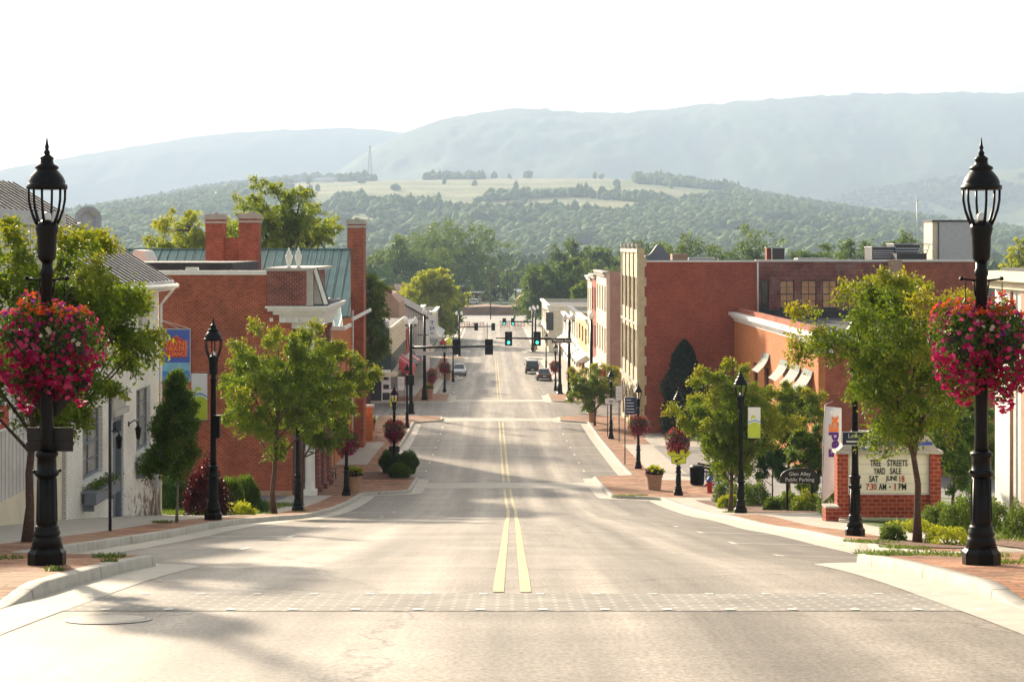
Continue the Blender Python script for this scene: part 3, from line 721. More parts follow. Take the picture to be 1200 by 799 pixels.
# street trees
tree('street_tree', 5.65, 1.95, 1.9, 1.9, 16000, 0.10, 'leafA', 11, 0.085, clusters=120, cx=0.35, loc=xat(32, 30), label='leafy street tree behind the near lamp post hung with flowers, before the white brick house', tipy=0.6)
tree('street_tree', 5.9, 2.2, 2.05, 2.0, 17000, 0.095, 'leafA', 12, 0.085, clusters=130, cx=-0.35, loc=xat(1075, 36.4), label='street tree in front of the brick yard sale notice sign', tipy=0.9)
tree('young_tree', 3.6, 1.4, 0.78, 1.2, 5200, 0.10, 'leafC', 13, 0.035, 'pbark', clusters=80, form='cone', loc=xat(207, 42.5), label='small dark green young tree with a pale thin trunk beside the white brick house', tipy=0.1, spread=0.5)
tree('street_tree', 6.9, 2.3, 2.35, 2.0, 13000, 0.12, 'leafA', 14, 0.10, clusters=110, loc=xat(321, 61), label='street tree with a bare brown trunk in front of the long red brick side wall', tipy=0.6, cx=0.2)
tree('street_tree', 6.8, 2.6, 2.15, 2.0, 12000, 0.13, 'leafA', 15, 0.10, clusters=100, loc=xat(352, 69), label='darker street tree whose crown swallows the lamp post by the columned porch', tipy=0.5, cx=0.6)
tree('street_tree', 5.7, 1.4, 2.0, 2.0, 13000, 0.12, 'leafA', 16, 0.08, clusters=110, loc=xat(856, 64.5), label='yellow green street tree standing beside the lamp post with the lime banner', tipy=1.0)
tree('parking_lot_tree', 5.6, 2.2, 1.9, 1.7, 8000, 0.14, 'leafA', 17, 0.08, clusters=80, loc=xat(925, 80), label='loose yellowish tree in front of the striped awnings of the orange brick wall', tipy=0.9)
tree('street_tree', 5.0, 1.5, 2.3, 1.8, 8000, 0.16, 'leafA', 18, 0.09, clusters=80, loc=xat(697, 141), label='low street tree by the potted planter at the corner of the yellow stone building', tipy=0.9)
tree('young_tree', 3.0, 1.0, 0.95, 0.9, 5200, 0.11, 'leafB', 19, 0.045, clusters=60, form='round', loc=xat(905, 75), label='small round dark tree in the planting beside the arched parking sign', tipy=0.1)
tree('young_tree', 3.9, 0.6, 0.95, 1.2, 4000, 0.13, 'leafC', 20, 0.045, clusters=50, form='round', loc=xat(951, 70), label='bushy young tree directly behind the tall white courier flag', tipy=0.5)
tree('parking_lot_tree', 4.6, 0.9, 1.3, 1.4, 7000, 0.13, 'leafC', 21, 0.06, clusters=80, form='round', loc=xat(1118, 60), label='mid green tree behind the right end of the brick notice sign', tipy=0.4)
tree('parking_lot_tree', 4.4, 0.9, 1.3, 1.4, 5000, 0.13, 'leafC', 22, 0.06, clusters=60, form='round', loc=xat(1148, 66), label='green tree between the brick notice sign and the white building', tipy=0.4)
# taller trees in gaps and behind roofs
def bigtree(x, d, ytop, w_px, label, leaf, seed, clear=0.22, form='round', name='tree', nl=6000, ls=None, ybase=None, tip=0.6):
    z0 = g(pl(x, d), d); top = zz(ytop, d); h = top-z0; s = 2000./d
    return tree(name, h, h*clear, w_px/2/s, 0, nl, ls or max(0.3, h*0.03), leaf, seed, h*0.02, clusters=150, form=form, loc=(px(x, d), d, z0), label=label, spread=0.55, tipy=tip)
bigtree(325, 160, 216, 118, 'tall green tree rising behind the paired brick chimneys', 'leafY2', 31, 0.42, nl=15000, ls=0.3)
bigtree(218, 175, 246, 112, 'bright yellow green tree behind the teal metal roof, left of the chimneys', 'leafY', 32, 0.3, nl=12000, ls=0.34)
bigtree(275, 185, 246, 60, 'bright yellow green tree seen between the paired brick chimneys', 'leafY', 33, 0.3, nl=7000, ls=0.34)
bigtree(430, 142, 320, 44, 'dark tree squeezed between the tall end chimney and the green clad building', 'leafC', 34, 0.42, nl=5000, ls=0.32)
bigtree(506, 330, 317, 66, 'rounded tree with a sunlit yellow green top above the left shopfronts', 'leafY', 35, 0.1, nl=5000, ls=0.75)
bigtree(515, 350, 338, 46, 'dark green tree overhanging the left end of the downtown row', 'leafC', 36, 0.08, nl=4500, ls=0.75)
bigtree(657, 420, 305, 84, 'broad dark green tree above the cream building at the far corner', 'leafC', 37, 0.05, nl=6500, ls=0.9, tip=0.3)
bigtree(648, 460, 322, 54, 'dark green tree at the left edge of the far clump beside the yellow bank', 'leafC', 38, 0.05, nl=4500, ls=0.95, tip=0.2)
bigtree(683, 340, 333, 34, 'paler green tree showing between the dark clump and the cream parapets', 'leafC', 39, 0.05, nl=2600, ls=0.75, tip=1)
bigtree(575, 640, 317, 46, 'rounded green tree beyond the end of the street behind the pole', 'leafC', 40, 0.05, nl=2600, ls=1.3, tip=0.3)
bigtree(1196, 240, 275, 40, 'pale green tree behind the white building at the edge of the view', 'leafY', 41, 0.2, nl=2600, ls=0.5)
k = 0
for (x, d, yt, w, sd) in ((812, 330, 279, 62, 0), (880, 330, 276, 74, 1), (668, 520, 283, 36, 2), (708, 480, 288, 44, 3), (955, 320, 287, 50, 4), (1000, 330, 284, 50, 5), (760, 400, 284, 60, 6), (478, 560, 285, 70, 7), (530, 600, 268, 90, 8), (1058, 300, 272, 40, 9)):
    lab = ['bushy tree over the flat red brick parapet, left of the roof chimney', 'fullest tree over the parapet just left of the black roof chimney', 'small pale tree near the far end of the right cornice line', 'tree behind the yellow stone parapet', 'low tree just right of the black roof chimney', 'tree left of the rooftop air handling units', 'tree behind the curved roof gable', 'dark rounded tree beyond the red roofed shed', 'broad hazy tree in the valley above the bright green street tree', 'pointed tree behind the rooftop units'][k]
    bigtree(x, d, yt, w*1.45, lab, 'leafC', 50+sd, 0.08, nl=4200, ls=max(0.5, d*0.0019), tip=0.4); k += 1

def conifer():
    d = 131.0; x = 802; t = thing('ivy_column', 'tall dark green evergreen standing against the big red brick side wall', 'evergreen', (px(x, d), d, g(pl(x, d), d)+0.16))
    r = np.random.default_rng(77); H_ = 7.2; n = 16000
    z = r.random(n)**0.8*H_; prof = 1.85*np.clip((1-(z/H_)**3.6), 0, 1)*(0.85+0.1*np.sin(z*2.1))+0.05
    a = r.random(n)*6.283; rr = prof*(0.62+0.42*r.random(n)**0.5)*(1+0.10*np.sin(a*5+z*3))
    P = np.stack([rr*np.cos(a), rr*np.sin(a)*0.8, z+0.1], 1)
    Vx, Fx = leafcards(P, np.full(n, 0.2), r, -0.8, 0.45)
    MB().tube([(0, 0, 0), (0, 0, H_*0.8)], [0.14, 0.03], 8).build('trunk', M['bark'], t)
    npmesh('crown', Vx, Fx, M['needle'], t, attrs={'tint': r.random(n)})
conifer()
def shrub(name, x, d, w, h, label, leaf='leafC', seed=1, n=2200, ls=0.07, kind='round', lat=None, group=None, depth=None, dz=0.0, tip=0.3, cat='shrub'):
    la = pl(x, d) if lat is None else lat
    loc = walk(la, d); loc = (loc[0], loc[1], loc[2]+dz)
    t = thing(name, label, cat, loc, 0, group); r = np.random.default_rng(seed)
    dp = depth or w
    if kind == 'grass':
        m = n//2; a = r.random(m)*6.283; q = r.random(m)**0.5*0.6
        bx = np.stack([q*np.cos(a)*w/2, q*np.sin(a)*dp/2, np.zeros(m)], 1)
        ln = h*(1.08-0.55*(q/0.6)**2)*(0.72+0.34*r.random(m)); out = np.stack([np.cos(a)*(0.15+0.5*q), np.sin(a)*(0.15+0.5*q), np.zeros(m)], 1)*(h*0.55)
        sd = np.stack([-np.sin(a+r.normal(size=m)), np.cos(a), np.zeros(m)], 1)*ls*0.28
        tp = bx+out; tp[:, 2] = ln; md = bx+out*0.3; md[:, 2] = ln*0.65
        P = np.stack([bx-sd, bx+sd, md+sd, md-sd], 1); Q = np.stack([md-sd, md+sd, tp+sd*0.3, tp-sd*0.3], 1)
        Vx = np.concatenate([P, Q]).reshape(-1, 3); Fx = np.arange(len(Vx)).reshape(-1, 4); tint = np.concatenate([r.random(m)*0.7]*2)
    else:
        u = r.normal(size=(n, 3)); u /= np.linalg.norm(u, axis=1)[:, None]; u[:, 2] = np.abs(u[:, 2])*1.0-0.12
        k = (0.72+0.3*r.random(n))*(1+0.12*np.sin(u[:, 0]*7+seed)+0.10*np.sin(u[:, 1]*8+u[:, 2]*6+seed))
        P = np.stack([u[:, 0]*w/2*k, u[:, 1]*dp/2*k, (u[:, 2]+0.12)/1.12*h*k], 1)
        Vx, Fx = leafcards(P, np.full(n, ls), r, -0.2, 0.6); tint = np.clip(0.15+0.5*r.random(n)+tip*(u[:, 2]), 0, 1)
    npmesh('foliage', Vx, Fx, M[leaf], t, attrs={'tint': tint})
    st = MB()
    for j in range(4):
        a = j*1.6+seed; st.tube([(0, 0, -0.02), (0.2*w*math.cos(a), 0.2*dp*math.sin(a), h*0.6)], [0.02, 0.008], 5)
    st.build('stems', M['bark'], t)
    return t
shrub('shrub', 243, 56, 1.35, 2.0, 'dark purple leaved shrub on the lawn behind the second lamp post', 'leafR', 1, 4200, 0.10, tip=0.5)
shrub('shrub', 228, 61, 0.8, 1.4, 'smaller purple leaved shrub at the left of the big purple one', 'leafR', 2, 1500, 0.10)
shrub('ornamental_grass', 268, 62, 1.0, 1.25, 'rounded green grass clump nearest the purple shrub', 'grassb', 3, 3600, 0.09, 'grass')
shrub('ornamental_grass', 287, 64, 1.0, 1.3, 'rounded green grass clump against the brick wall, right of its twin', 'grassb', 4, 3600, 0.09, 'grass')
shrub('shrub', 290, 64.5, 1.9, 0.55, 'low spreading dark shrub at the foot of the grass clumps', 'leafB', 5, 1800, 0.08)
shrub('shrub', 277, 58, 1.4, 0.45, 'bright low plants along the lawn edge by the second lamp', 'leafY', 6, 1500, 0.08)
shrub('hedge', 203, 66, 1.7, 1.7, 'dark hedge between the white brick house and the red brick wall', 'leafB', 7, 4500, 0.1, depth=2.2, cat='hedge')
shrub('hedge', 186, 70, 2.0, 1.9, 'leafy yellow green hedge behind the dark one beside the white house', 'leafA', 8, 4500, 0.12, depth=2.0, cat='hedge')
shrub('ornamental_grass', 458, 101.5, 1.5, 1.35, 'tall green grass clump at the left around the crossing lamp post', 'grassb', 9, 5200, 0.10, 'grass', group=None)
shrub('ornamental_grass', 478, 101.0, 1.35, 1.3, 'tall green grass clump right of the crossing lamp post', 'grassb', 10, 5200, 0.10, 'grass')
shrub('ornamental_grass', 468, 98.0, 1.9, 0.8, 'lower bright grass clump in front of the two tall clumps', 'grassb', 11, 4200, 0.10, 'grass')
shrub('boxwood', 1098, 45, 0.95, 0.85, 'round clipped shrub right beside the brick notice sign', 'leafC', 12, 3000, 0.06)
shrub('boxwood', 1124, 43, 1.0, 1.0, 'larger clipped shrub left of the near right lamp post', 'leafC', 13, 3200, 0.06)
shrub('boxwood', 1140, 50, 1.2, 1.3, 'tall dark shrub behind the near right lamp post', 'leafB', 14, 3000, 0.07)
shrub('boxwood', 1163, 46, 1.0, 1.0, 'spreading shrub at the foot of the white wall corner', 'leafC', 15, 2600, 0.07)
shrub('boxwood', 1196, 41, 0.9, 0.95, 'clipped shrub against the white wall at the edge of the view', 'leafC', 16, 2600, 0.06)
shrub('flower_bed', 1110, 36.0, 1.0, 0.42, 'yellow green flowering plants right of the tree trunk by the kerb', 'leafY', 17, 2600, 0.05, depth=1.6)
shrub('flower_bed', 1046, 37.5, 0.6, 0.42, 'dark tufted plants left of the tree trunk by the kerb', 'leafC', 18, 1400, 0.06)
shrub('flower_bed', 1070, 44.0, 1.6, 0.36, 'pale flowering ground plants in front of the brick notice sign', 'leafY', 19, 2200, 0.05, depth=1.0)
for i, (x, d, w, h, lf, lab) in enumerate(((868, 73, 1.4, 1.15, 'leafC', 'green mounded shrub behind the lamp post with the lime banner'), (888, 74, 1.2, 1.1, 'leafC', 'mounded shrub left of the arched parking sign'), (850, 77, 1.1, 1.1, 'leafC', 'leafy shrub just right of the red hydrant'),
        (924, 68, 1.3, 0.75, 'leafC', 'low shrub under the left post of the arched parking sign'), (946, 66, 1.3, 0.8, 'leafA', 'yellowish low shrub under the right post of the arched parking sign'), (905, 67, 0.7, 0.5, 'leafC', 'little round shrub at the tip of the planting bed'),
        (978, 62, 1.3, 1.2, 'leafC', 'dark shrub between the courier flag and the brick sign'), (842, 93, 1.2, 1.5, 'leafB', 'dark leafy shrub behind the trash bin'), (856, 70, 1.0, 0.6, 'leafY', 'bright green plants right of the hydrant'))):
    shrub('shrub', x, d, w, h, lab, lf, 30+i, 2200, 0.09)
# grass tufts and ground cover
def tufts(name, pts, label, seed=1, h=0.12, per=30, cl=None):
    r = np.random.default_rng(seed); A = []
    for (lat, d, rad, cnt) in pts:
        n = cnt; a = r.random(n)*6.283; q = np.sqrt(r.random(n))*rad
        la = lat+q*np.cos(a); dd = d+q*np.sin(a)*1.3
        z = gz(la, dd)+hk(dd)*1.08
        A.append(np.stack([la+Xc(dd), dd, z], 1))
    A = np.concatenate(A); n = len(A)
    a = r.random(n)*6.283; sd = np.stack([np.cos(a), np.sin(a), 0*a], 1)*0.012; tp = np.stack([r.normal(size=n)*0.05, r.normal(size=n)*0.05, h*(0.4+0.8*r.random(n))], 1)
    V = np.stack([A-sd, A+sd, A+tp+sd*0.2, A+tp-sd*0.2], 1).reshape(-1, 3)
    o = npmesh(name, V, np.arange(n*4).reshape(-1, 4), M['grassb'], attrs={'tint': r.random(n)})
    return tag(o, label, 'grass', kind='stuff')
tufts('weeds', [(-5.55, 23.5, 0.22, 200), (-6.9, 23.0, 0.3, 90), (-5.4, 20.2, 0.12, 80), (-5.2, 22.1, 0.1, 60), (5.7, 24.9, 0.7, 420), (6.5, 24, 0.5, 260), (7.2, 22.8, 0.4, 200), (7.6, 22, 0.4, 160), (5.4, 24.4, 0.3, 300), (6.2, 21.9, 0.35, 200), (7.6, 36, 0.6, 600), (7.6, 33, 0.5, 500), (-8.6, 42, 0.25, 250), (-8.8, 61, 0.4, 300), (8.4, 64, 0.5, 400), (-8.2, 66, 0.3, 200), (5.6, 83.5, 0.6, 250), (6.4, 84, 0.5, 200)], 'grass tufts growing in the brick paving and round the lamp bases', 2, 0.06)
r = np.random.default_rng(5); pts = []
for j in range(34): pts.append((-13+3.4*r.random(), 58+18*r.random(), 1.1, 420))
for j in range(26): pts.append((11.5+6*r.random(), 36+22*r.random(), 1.1, 420))
tufts('lawn_grass', pts, 'short sunlit lawn grass beside the buildings', 3, 0.14)
# mulch beds
for (x0, x1, d0, d1, s) in ((10.3, 15.5, 34, 44, 1), (7.55, 9.3, 33.5, 38.5, 1), (8.6, 16, 63, 80, 1), (-5.6, -8.4, 96.5, 103, -1)):
    strip('planting_bed', np.sort(np.linspace(x0, x1, 4)), np.arange(d0, d1, 1.0), M['mulch'], 0.02, lift)

# ------------------------------------------------------------------ street lamps
def lantern(t, z, n=6):
    """acorn lantern standing on height z; parts of t"""
    MB().lathe([(0.075, z), (0.11, z+0.04), (0.115, z+0.1), (0.12, z+0.32), (0.145, z+0.42), (0.135, z+0.47), (0.09, z+0.5), (0.06, z+0.52)], 12).build('lamp_housing', M['black'], t, smooth=True)
    rb = MB()
    for k in range(n):
        a = 2*math.pi*(k+0.5)/n
        rb.tube([(math.cos(a)*q, math.sin(a)*q, z+zq) for q, zq in ((0.12, 0.46), (0.16, 0.54), (0.2, 0.65), (0.224, 0.77), (0.228, 0.92))], [0.022, 0.02, 0.017, 0.016, 0.016], 6)
    rb.build('lantern_frame', M['black'], t)
    MB().lathe([(0.05, z+0.50), (0.06, z+0.54), (0.05, z+0.6), (0.01, z+0.62)], 10).build('bulb', M['frost'], t, smooth=True)
    MB().lathe([(0.2, z+0.9), (0.25, z+0.905), (0.25, z+0.96), (0.225, z+0.965), (0.225, z+1.0), (0.20, z+1.06), (0.145, z+1.13), (0.12, z+1.15), (0.145, z+1.16), (0.14, z+1.19), (0.085, z+1.22), (0.075, z+1.27), (0.085, z+1.28), (0.08, z+1.30), (0.045, z+1.33), (0.03, z+1.34)], 20).build('lamp_cap', M['black'], t, smooth=True)
    MB().lathe([(0.035, z+1.335), (0.04, z+1.37), (0.018, z+1.40), (0.03, z+1.43), (0.018, z+1.46), (0.003, z+1.56)], 10).build('finial', M['black'], t, smooth=True)
def make_lamp(label, loc):
    t = thing('street_lamp', label, 'street lamp', loc)
    MB().lathe([(0.235, 0), (0.235, 0.16), (0.20, 0.2), (0.19, 0.24)], 8, rot=0.5).build('base', M['black'], t)
    b = MB()
    b.lathe([(0.19, 0.22), (0.17, 0.34), (0.15, 0.36), (0.165, 0.38), (0.165, 0.41), (0.145, 0.44), (0.15, 0.47), (0.13, 0.5)], 16)
    b.lathe([(0.125, 0.45), (0.13, 0.55), (0.115, 1.12)], 16)
    b.lathe([(0.125, 1.1), (0.15, 1.13), (0.155, 1.16), (0.12, 1.19), (0.115, 1.34), (0.135, 1.36), (0.14, 1.39), (0.11, 1.42)], 16)
    for k in range(4):   # bolts on the rings
        a = k*math.pi/2+0.4; b.lathe([(0.022, 0), (0.022, 0.035), (0.0, 0.045)], 6, (0.155*math.cos(a), 0.155*math.sin(a), 1.15))
    b.build('pedestal', M['black'], t, smooth=True)
    fl = MB()
    for k in range(12):
        a = k*math.pi/6; fl.tube([(0.124*math.cos(a), 0.124*math.sin(a), 0.55), (0.112*math.cos(a), 0.112*math.sin(a), 1.08)], 0.012, 5)
    fl.build('fluting', M['black'], t)
    MB().lathe([(0.09, 1.38), (0.082, 1.6), (0.072, 3.6), (0.085, 3.62), (0.085, 3.68), (0.072, 3.7), (0.072, 3.8)], 14).build('shaft', M['black'], t, smooth=True)
    lantern(t, 3.78)
    return t
def bracket(t, z=3.55, arm=0.2):
    for s in (-1, 1):
        b = MB(); b.tube([(s*0.06, 0, z), (s*(arm+0.04), 0, z+0.02)], 0.014, 6); b.tube([(s*0.07, 0, z-0.2), (s*(arm-0.1), 0, z)], 0.01, 6)
        b.lathe([(0.02, 0), (0.035, 0.02), (0.02, 0.05)], 8, (s*(arm+0.05), 0, z)); b.box(s*0.05-0.012, s*0.05+0.012, -0.03, 0.03, z-0.25, z+0.08)
        b.build('basket_bracket', M['black'], t)
near_a = make_lamp('black street lamp on the near left brick corner with two flower baskets', xat(55, 21.3))
bracket(near_a)
near_b = dup(near_a, xat(1150, 21.35), 'black street lamp on the near right brick corner with two flower baskets')
plainl = make_lamp('black street lamp with a green leaf banner, beside the small dark young tree', xat(250, 44.6))
LP = [(868, 62.3, 'black street lamp with a lime banner beside the yellow green tree'),
      (1002, 40.0, 'black street lamp with a little navy street plate in front of the brick notice sign'),
      (349, 66, 'black street lamp by the white porch columns, its head lost in tree leaves'),
      (716, 129, 'black street lamp with a small plate beside the low tree and white board'),
      (477, 139, 'slim dark street lamp standing by the left curb of the side street'),
      (640, 232, 'distant street lamp on the sunny pavement beside the parked cars'),
      (531, 205, 'distant street lamp on the left pavement before the parked silver car')]
for x, d, lab in LP: dup(plainl, xat(x, d), lab)
def lamp_b(x, d, lab):
    o = dup(near_a, xat(x, d), lab); return o
lamp_b(795, 84, 'black street lamp with flower baskets and a yellow crossing sign at the right crossing')
lamp_b(748, 105, 'black street lamp with flower baskets beside the navy direction sign')
lamp_b(406, 84, 'black street lamp with flower baskets beside the tan planter on the left')
lamp_b(462, 99.5, 'black street lamp with flower baskets rising out of the tall grass clumps')
for x, d, lab in ((651, 186, 'distant street lamp with a dark red flower basket by the yellow shopfront'), (521, 183, 'distant street lamp with a flower basket on the left corner of the side street')): lamp_b(x, d, lab)

# flower baskets
def make_basket(label, loc, seed, w=1.0):
    t = thing('flower_basket', label, 'flower basket', loc, 0, 'hanging flower baskets'); r = np.random.default_rng(seed)
    MB().lathe([(0.05, -0.42), (0.16, -0.38), (0.24, -0.25), (0.27, -0.08), (0.28, 0)], 14).build('basket', M['dark'], t, smooth=True)
    b = MB()
    for k in range(4):
        a = k*math.pi/2+0.5; b.tube([(0.25*math.cos(a), 0.25*math.sin(a), 0), (0.16*math.cos(a), 0.16*math.sin(a), 0.22), (0.03*math.cos(a), 0.03*math.sin(a), 0.34), (0, 0, 0.4)], 0.006, 4)
    b.tube([(0, 0, 0.38), (0, 0, 0.6)], 0.007, 4); b.build('hanger', M['black'], t)
    n = 2600; u = r.normal(size=(n, 3)); u /= np.linalg.norm(u, axis=1)[:, None]
    k = (0.4+0.58*r.random(n)**0.5)*(1+0.16*np.sin(u[:, 0]*4.3+seed)*np.sin(u[:, 1]*3.7+seed*1.7)+0.13*np.sin(u[:, 2]*6+u[:, 0]*5+seed*2.1)); P = np.stack([u[:, 0]*0.40*k, u[:, 1]*0.40*k, u[:, 2]*(np.where(u[:, 2] > 0, 0.42, 0.74))*k-0.08], 1)
    P[:, :2] *= np.clip(1.1-0.45*np.clip(-P[:, 2]-0.3, 0, 1), 0.3, 1.1)[:, None]
    Vx, Fx = leafcards(P, np.full(n, 0.06), r, 0.2, 0.6)
    npmesh('foliage', Vx, Fx, M['leafC'], t, attrs={'tint': np.clip(r.random(n)*0.8, 0, 1)})
    # flowers: five-petal discs turned outwards
    m = 1250; u = r.normal(size=(m, 3)); u /= np.linalg.norm(u, axis=1)[:, None]
    k = (0.86+0.16*r.random(m))*(1+0.16*np.sin(u[:, 0]*4.3+seed)*np.sin(u[:, 1]*3.7+seed*1.7)+0.13*np.sin(u[:, 2]*6+u[:, 0]*5+seed*2.1))
    c = np.stack([u[:, 0]*0.42*k, u[:, 1]*0.42*k, u[:, 2]*np.where(u[:, 2] > 0, 0.46, 0.80)*k-0.08], 1)
    c[:, :2] *= np.clip(1.1-0.45*np.clip(-c[:, 2]-0.3, 0, 1), 0.3, 1.1)[:, None]
    zn = (c[:, 2]+0.88)/1.26; cl = np.sin(u[:, 0]*5+seed)+np.sin(u[:, 1]*6+u[:, 2]*5+seed*2)+r.normal(size=m)*0.5
    pal = {'mag': (0.38, 0.006, 0.085), 'pink': (0.55, 0.06, 0.17), 'crim': (0.30, 0.006, 0.035), 'oran': (0.62, 0.10, 0.015), 'red': (0.5, 0.02, 0.02), 'whit': (0.6, 0.55, 0.42), 'viol': (0.26, 0.02, 0.30), 'yell': (0.55, 0.45, 0.05)}
    cols = []
    keep = []
    for i in range(m):
        q = r.random()
        if zn[i] > 0.86: cn = 'oran' if q < 0.6 else ('pink' if q < 0.85 else 'viol'); kp = q < 0.95
        elif zn[i] > 0.50:
            cn = 'pink' if cl[i] > 1.0 else ('whit' if cl[i] < -1.9 else ('mag' if q < 0.55 else ('viol' if q < 0.62 else 'pink'))); kp = r.random() < (0.1 if abs(cl[i]) < 0.8 else 0.6)
        else: cn = 'mag' if q < 0.62 else ('crim' if q < 0.85 else 'pink'); kp = r.random() < (0.95 if cl[i] > -1.2 else 0.45)
        keep.append(kp); cols.append(np.array(pal[cn])*(0.75+0.5*r.random()))
    keep = np.array(keep); c = c[keep]; u = u[keep]; cols = np.array(cols)[keep]; m = len(c)
    nn = u+r.normal(size=u.shape)*0.35; nn /= np.linalg.norm(nn, axis=1)[:, None]
    a = np.cross(nn, [0.1, 0.2, 1.0]); a /= np.linalg.norm(a, axis=1)[:, None]; b2 = np.cross(nn, a); sz = 0.032+0.018*r.random(m)
    sz = np.where(zn[keep] > 0.56, sz*0.85, sz)
    Vs = []
    for kk in range(10):
        an = kk*math.pi/5; rad = sz*(1.0 if kk % 2 == 0 else 0.62)
        Vs.append(c+a*(rad*math.cos(an))[:, None]+b2*(rad*math.sin(an))[:, None]+nn*0.010*(1 if kk % 2 == 0 else 0.3))
    Vx = np.stack(Vs+[c-nn*0.006], 1).reshape(-1, 3)
    base = np.arange(m)[:, None]*11
    Fx = np.concatenate([base+np.array([[kk, (kk+1) % 10, 10]]) for kk in range(10)]); colf = np.concatenate([cols]*10)
    npmesh('flowers', Vx, Fx, M['petal'], t, attrs={'col': colf})
    return t
lz = lambda x, d, dx, dz: (xat(x, d)[0]+dx, d, xat(x, d)[2]+dz)
bk = make_basket('hanging flower basket on the left bracket of the near left street lamp', lz(55, 21.3, -0.22, 2.93), 1)
bk2 = make_basket('hanging flower basket on the right bracket of the near left street lamp', lz(55, 21.3, 0.22, 2.91), 2)
dup(bk, lz(1150, 21.35, 0.26, 2.93), 'hanging flower basket on the right bracket of the near right street lamp', rz=2.4)
dup(bk2, lz(1150, 21.35, -0.20, 2.93), 'hanging flower basket on the left bracket of the near right street lamp', rz=4.0)
i = 0
for x, d, nm in ((795, 84, 'street lamp with the yellow crossing sign'), (748, 105, 'street lamp by the navy direction sign'), (406, 84, 'street lamp by the tan planter'), (462, 99.5, 'street lamp in the grass clumps'), (651, 186, 'distant lamp by the yellow shopfront'), (521, 183, 'distant lamp at the left side street corner')):
    for s, w in ((-1, 'left'), (1, 'right')):
        i += 1; dup(bk if (i % 2) else bk2, lz(x, d, s*0.2, 2.85), '%s flower basket of the pair on the %s' % (w, nm), rz=i*1.3)
for x, d, w in ((668, 172, 'right'), (500, 171, 'left')):
    dup(bk, lz(x, d, 0.2 if w == 'right' else 0.5, 2.6), 'dark red flower basket on the tall signal pole of the far %s corner' % w, rz=1.0, scale=1.25)
# ------------------------------------------------------------------ buildings
def fb(mb, F, u0, u1, z0, z1, t0, t1):
    """box on a facade F=(kind, c, sgn): 'S' faces the street at lat c, 'C' faces the camera side at distance c; t inward"""
    k, c, s = F
    if k == 'S': mb.box(c+s*t0, c+s*t1, u0, u1, z0, z1)
    else: mb.box(u0, u1, c+t0, c+t1, z0, z1)
def wall(mb, F, u0, u1, z0, z1, ops=(), th=0.35):
    us = sorted({u0, u1} | {v for o in ops for v in o[:2]}); zs = sorted({z0, z1} | {v for o in ops for v in o[2:4]})
    for i in range(len(us)-1):
        a, b = us[i], us[i+1]; run = None
        for j in range(len(zs)-1):
            cu, cz = (a+b)/2, (zs[j]+zs[j+1])/2
            solid = not any(o[0] < cu < o[1] and o[2] < cz < o[3] for o in ops)
            if solid and run is None: run = zs[j]
            if (not solid or j == len(zs)-2) and run is not None:
                fb(mb, F, a, b, run, zs[j+1] if solid else zs[j], 0, th); run = None
class Bld:
    def __init__(s, name, label, cat='building', lat=0, d=0, z=None):
        z = g(lat, d) if z is None else z
        s.loc = (L2X(lat, d), d, z); s.o = thing(name, label, cat, s.loc)
    def part(s, mb, name, mat, parent=None, smooth=None):
        return mb.build(name, mat, parent or s.o, off=s.loc, bend=True, smooth=smooth)
    def win(s, F, u0, u1, z0, z1, cols=2, rows=2, fm='white', gl='glass', t=0.1, fw=0.07, mw=0.035, name='window', sill=None):
        m = MB(); e = 0.002
        fb(m, F, u0+e, u0+fw, z0+e, z1-e, t, t+0.08); fb(m, F, u1-fw, u1-e, z0+e, z1-e, t, t+0.08)
        fb(m, F, u0+fw, u1-fw, z0+e, z0+fw, t, t+0.08); fb(m, F, u0+fw, u1-fw, z1-fw, z1-e, t, t+0.08)
        for i in range(1, cols):
            u = u0+(u1-u0)*i/cols; fb(m, F, u-mw/2, u+mw/2, z0+fw, z1-fw, t+0.01, t+0.05)
        for i in range(1, rows):
            z = z0+(z1-z0)*i/rows; w = mw*(2.0 if i*2 == rows else 1); fb(m, F, u0+fw, u1-fw, z-w/2, z+w/2, t+0.012, t+0.048)
        w = s.part(m, name, M[fm])
        p = MB(); fb(p, F, u0+fw, u1-fw, z0+fw, z1-fw, t+0.052, t+0.07); s.part(p, 'pane', M[gl], w)
        if sill:
            q = MB(); fb(q, F, u0-0.08, u1+0.08, z0-0.12, z0-0.002, -0.08, 0.1); s.part(q, 'sill', M[sill], w)
        return w
    def door(s, F, u0, u1, z0, z1, mat='dark', t=0.15):
        m = MB(); fb(m, F, u0, u1, z0, z1, t, t+0.08)
        for a, b in ((0.12, 0.45), (0.52, 0.9)):
            h = z1-z0; fb(m, F, u0+0.15*(u1-u0), u1-0.15*(u1-u0), z0+a*h, z0+b*h, t-0.02, t)
        d = s.part(m, 'door', M[mat]); k = MB(); fb(k, F, u1-0.16, u1-0.11, z0+0.95, z0+1.1, t-0.07, t); s.part(k, 'handle', M['lgrey'], d); return d

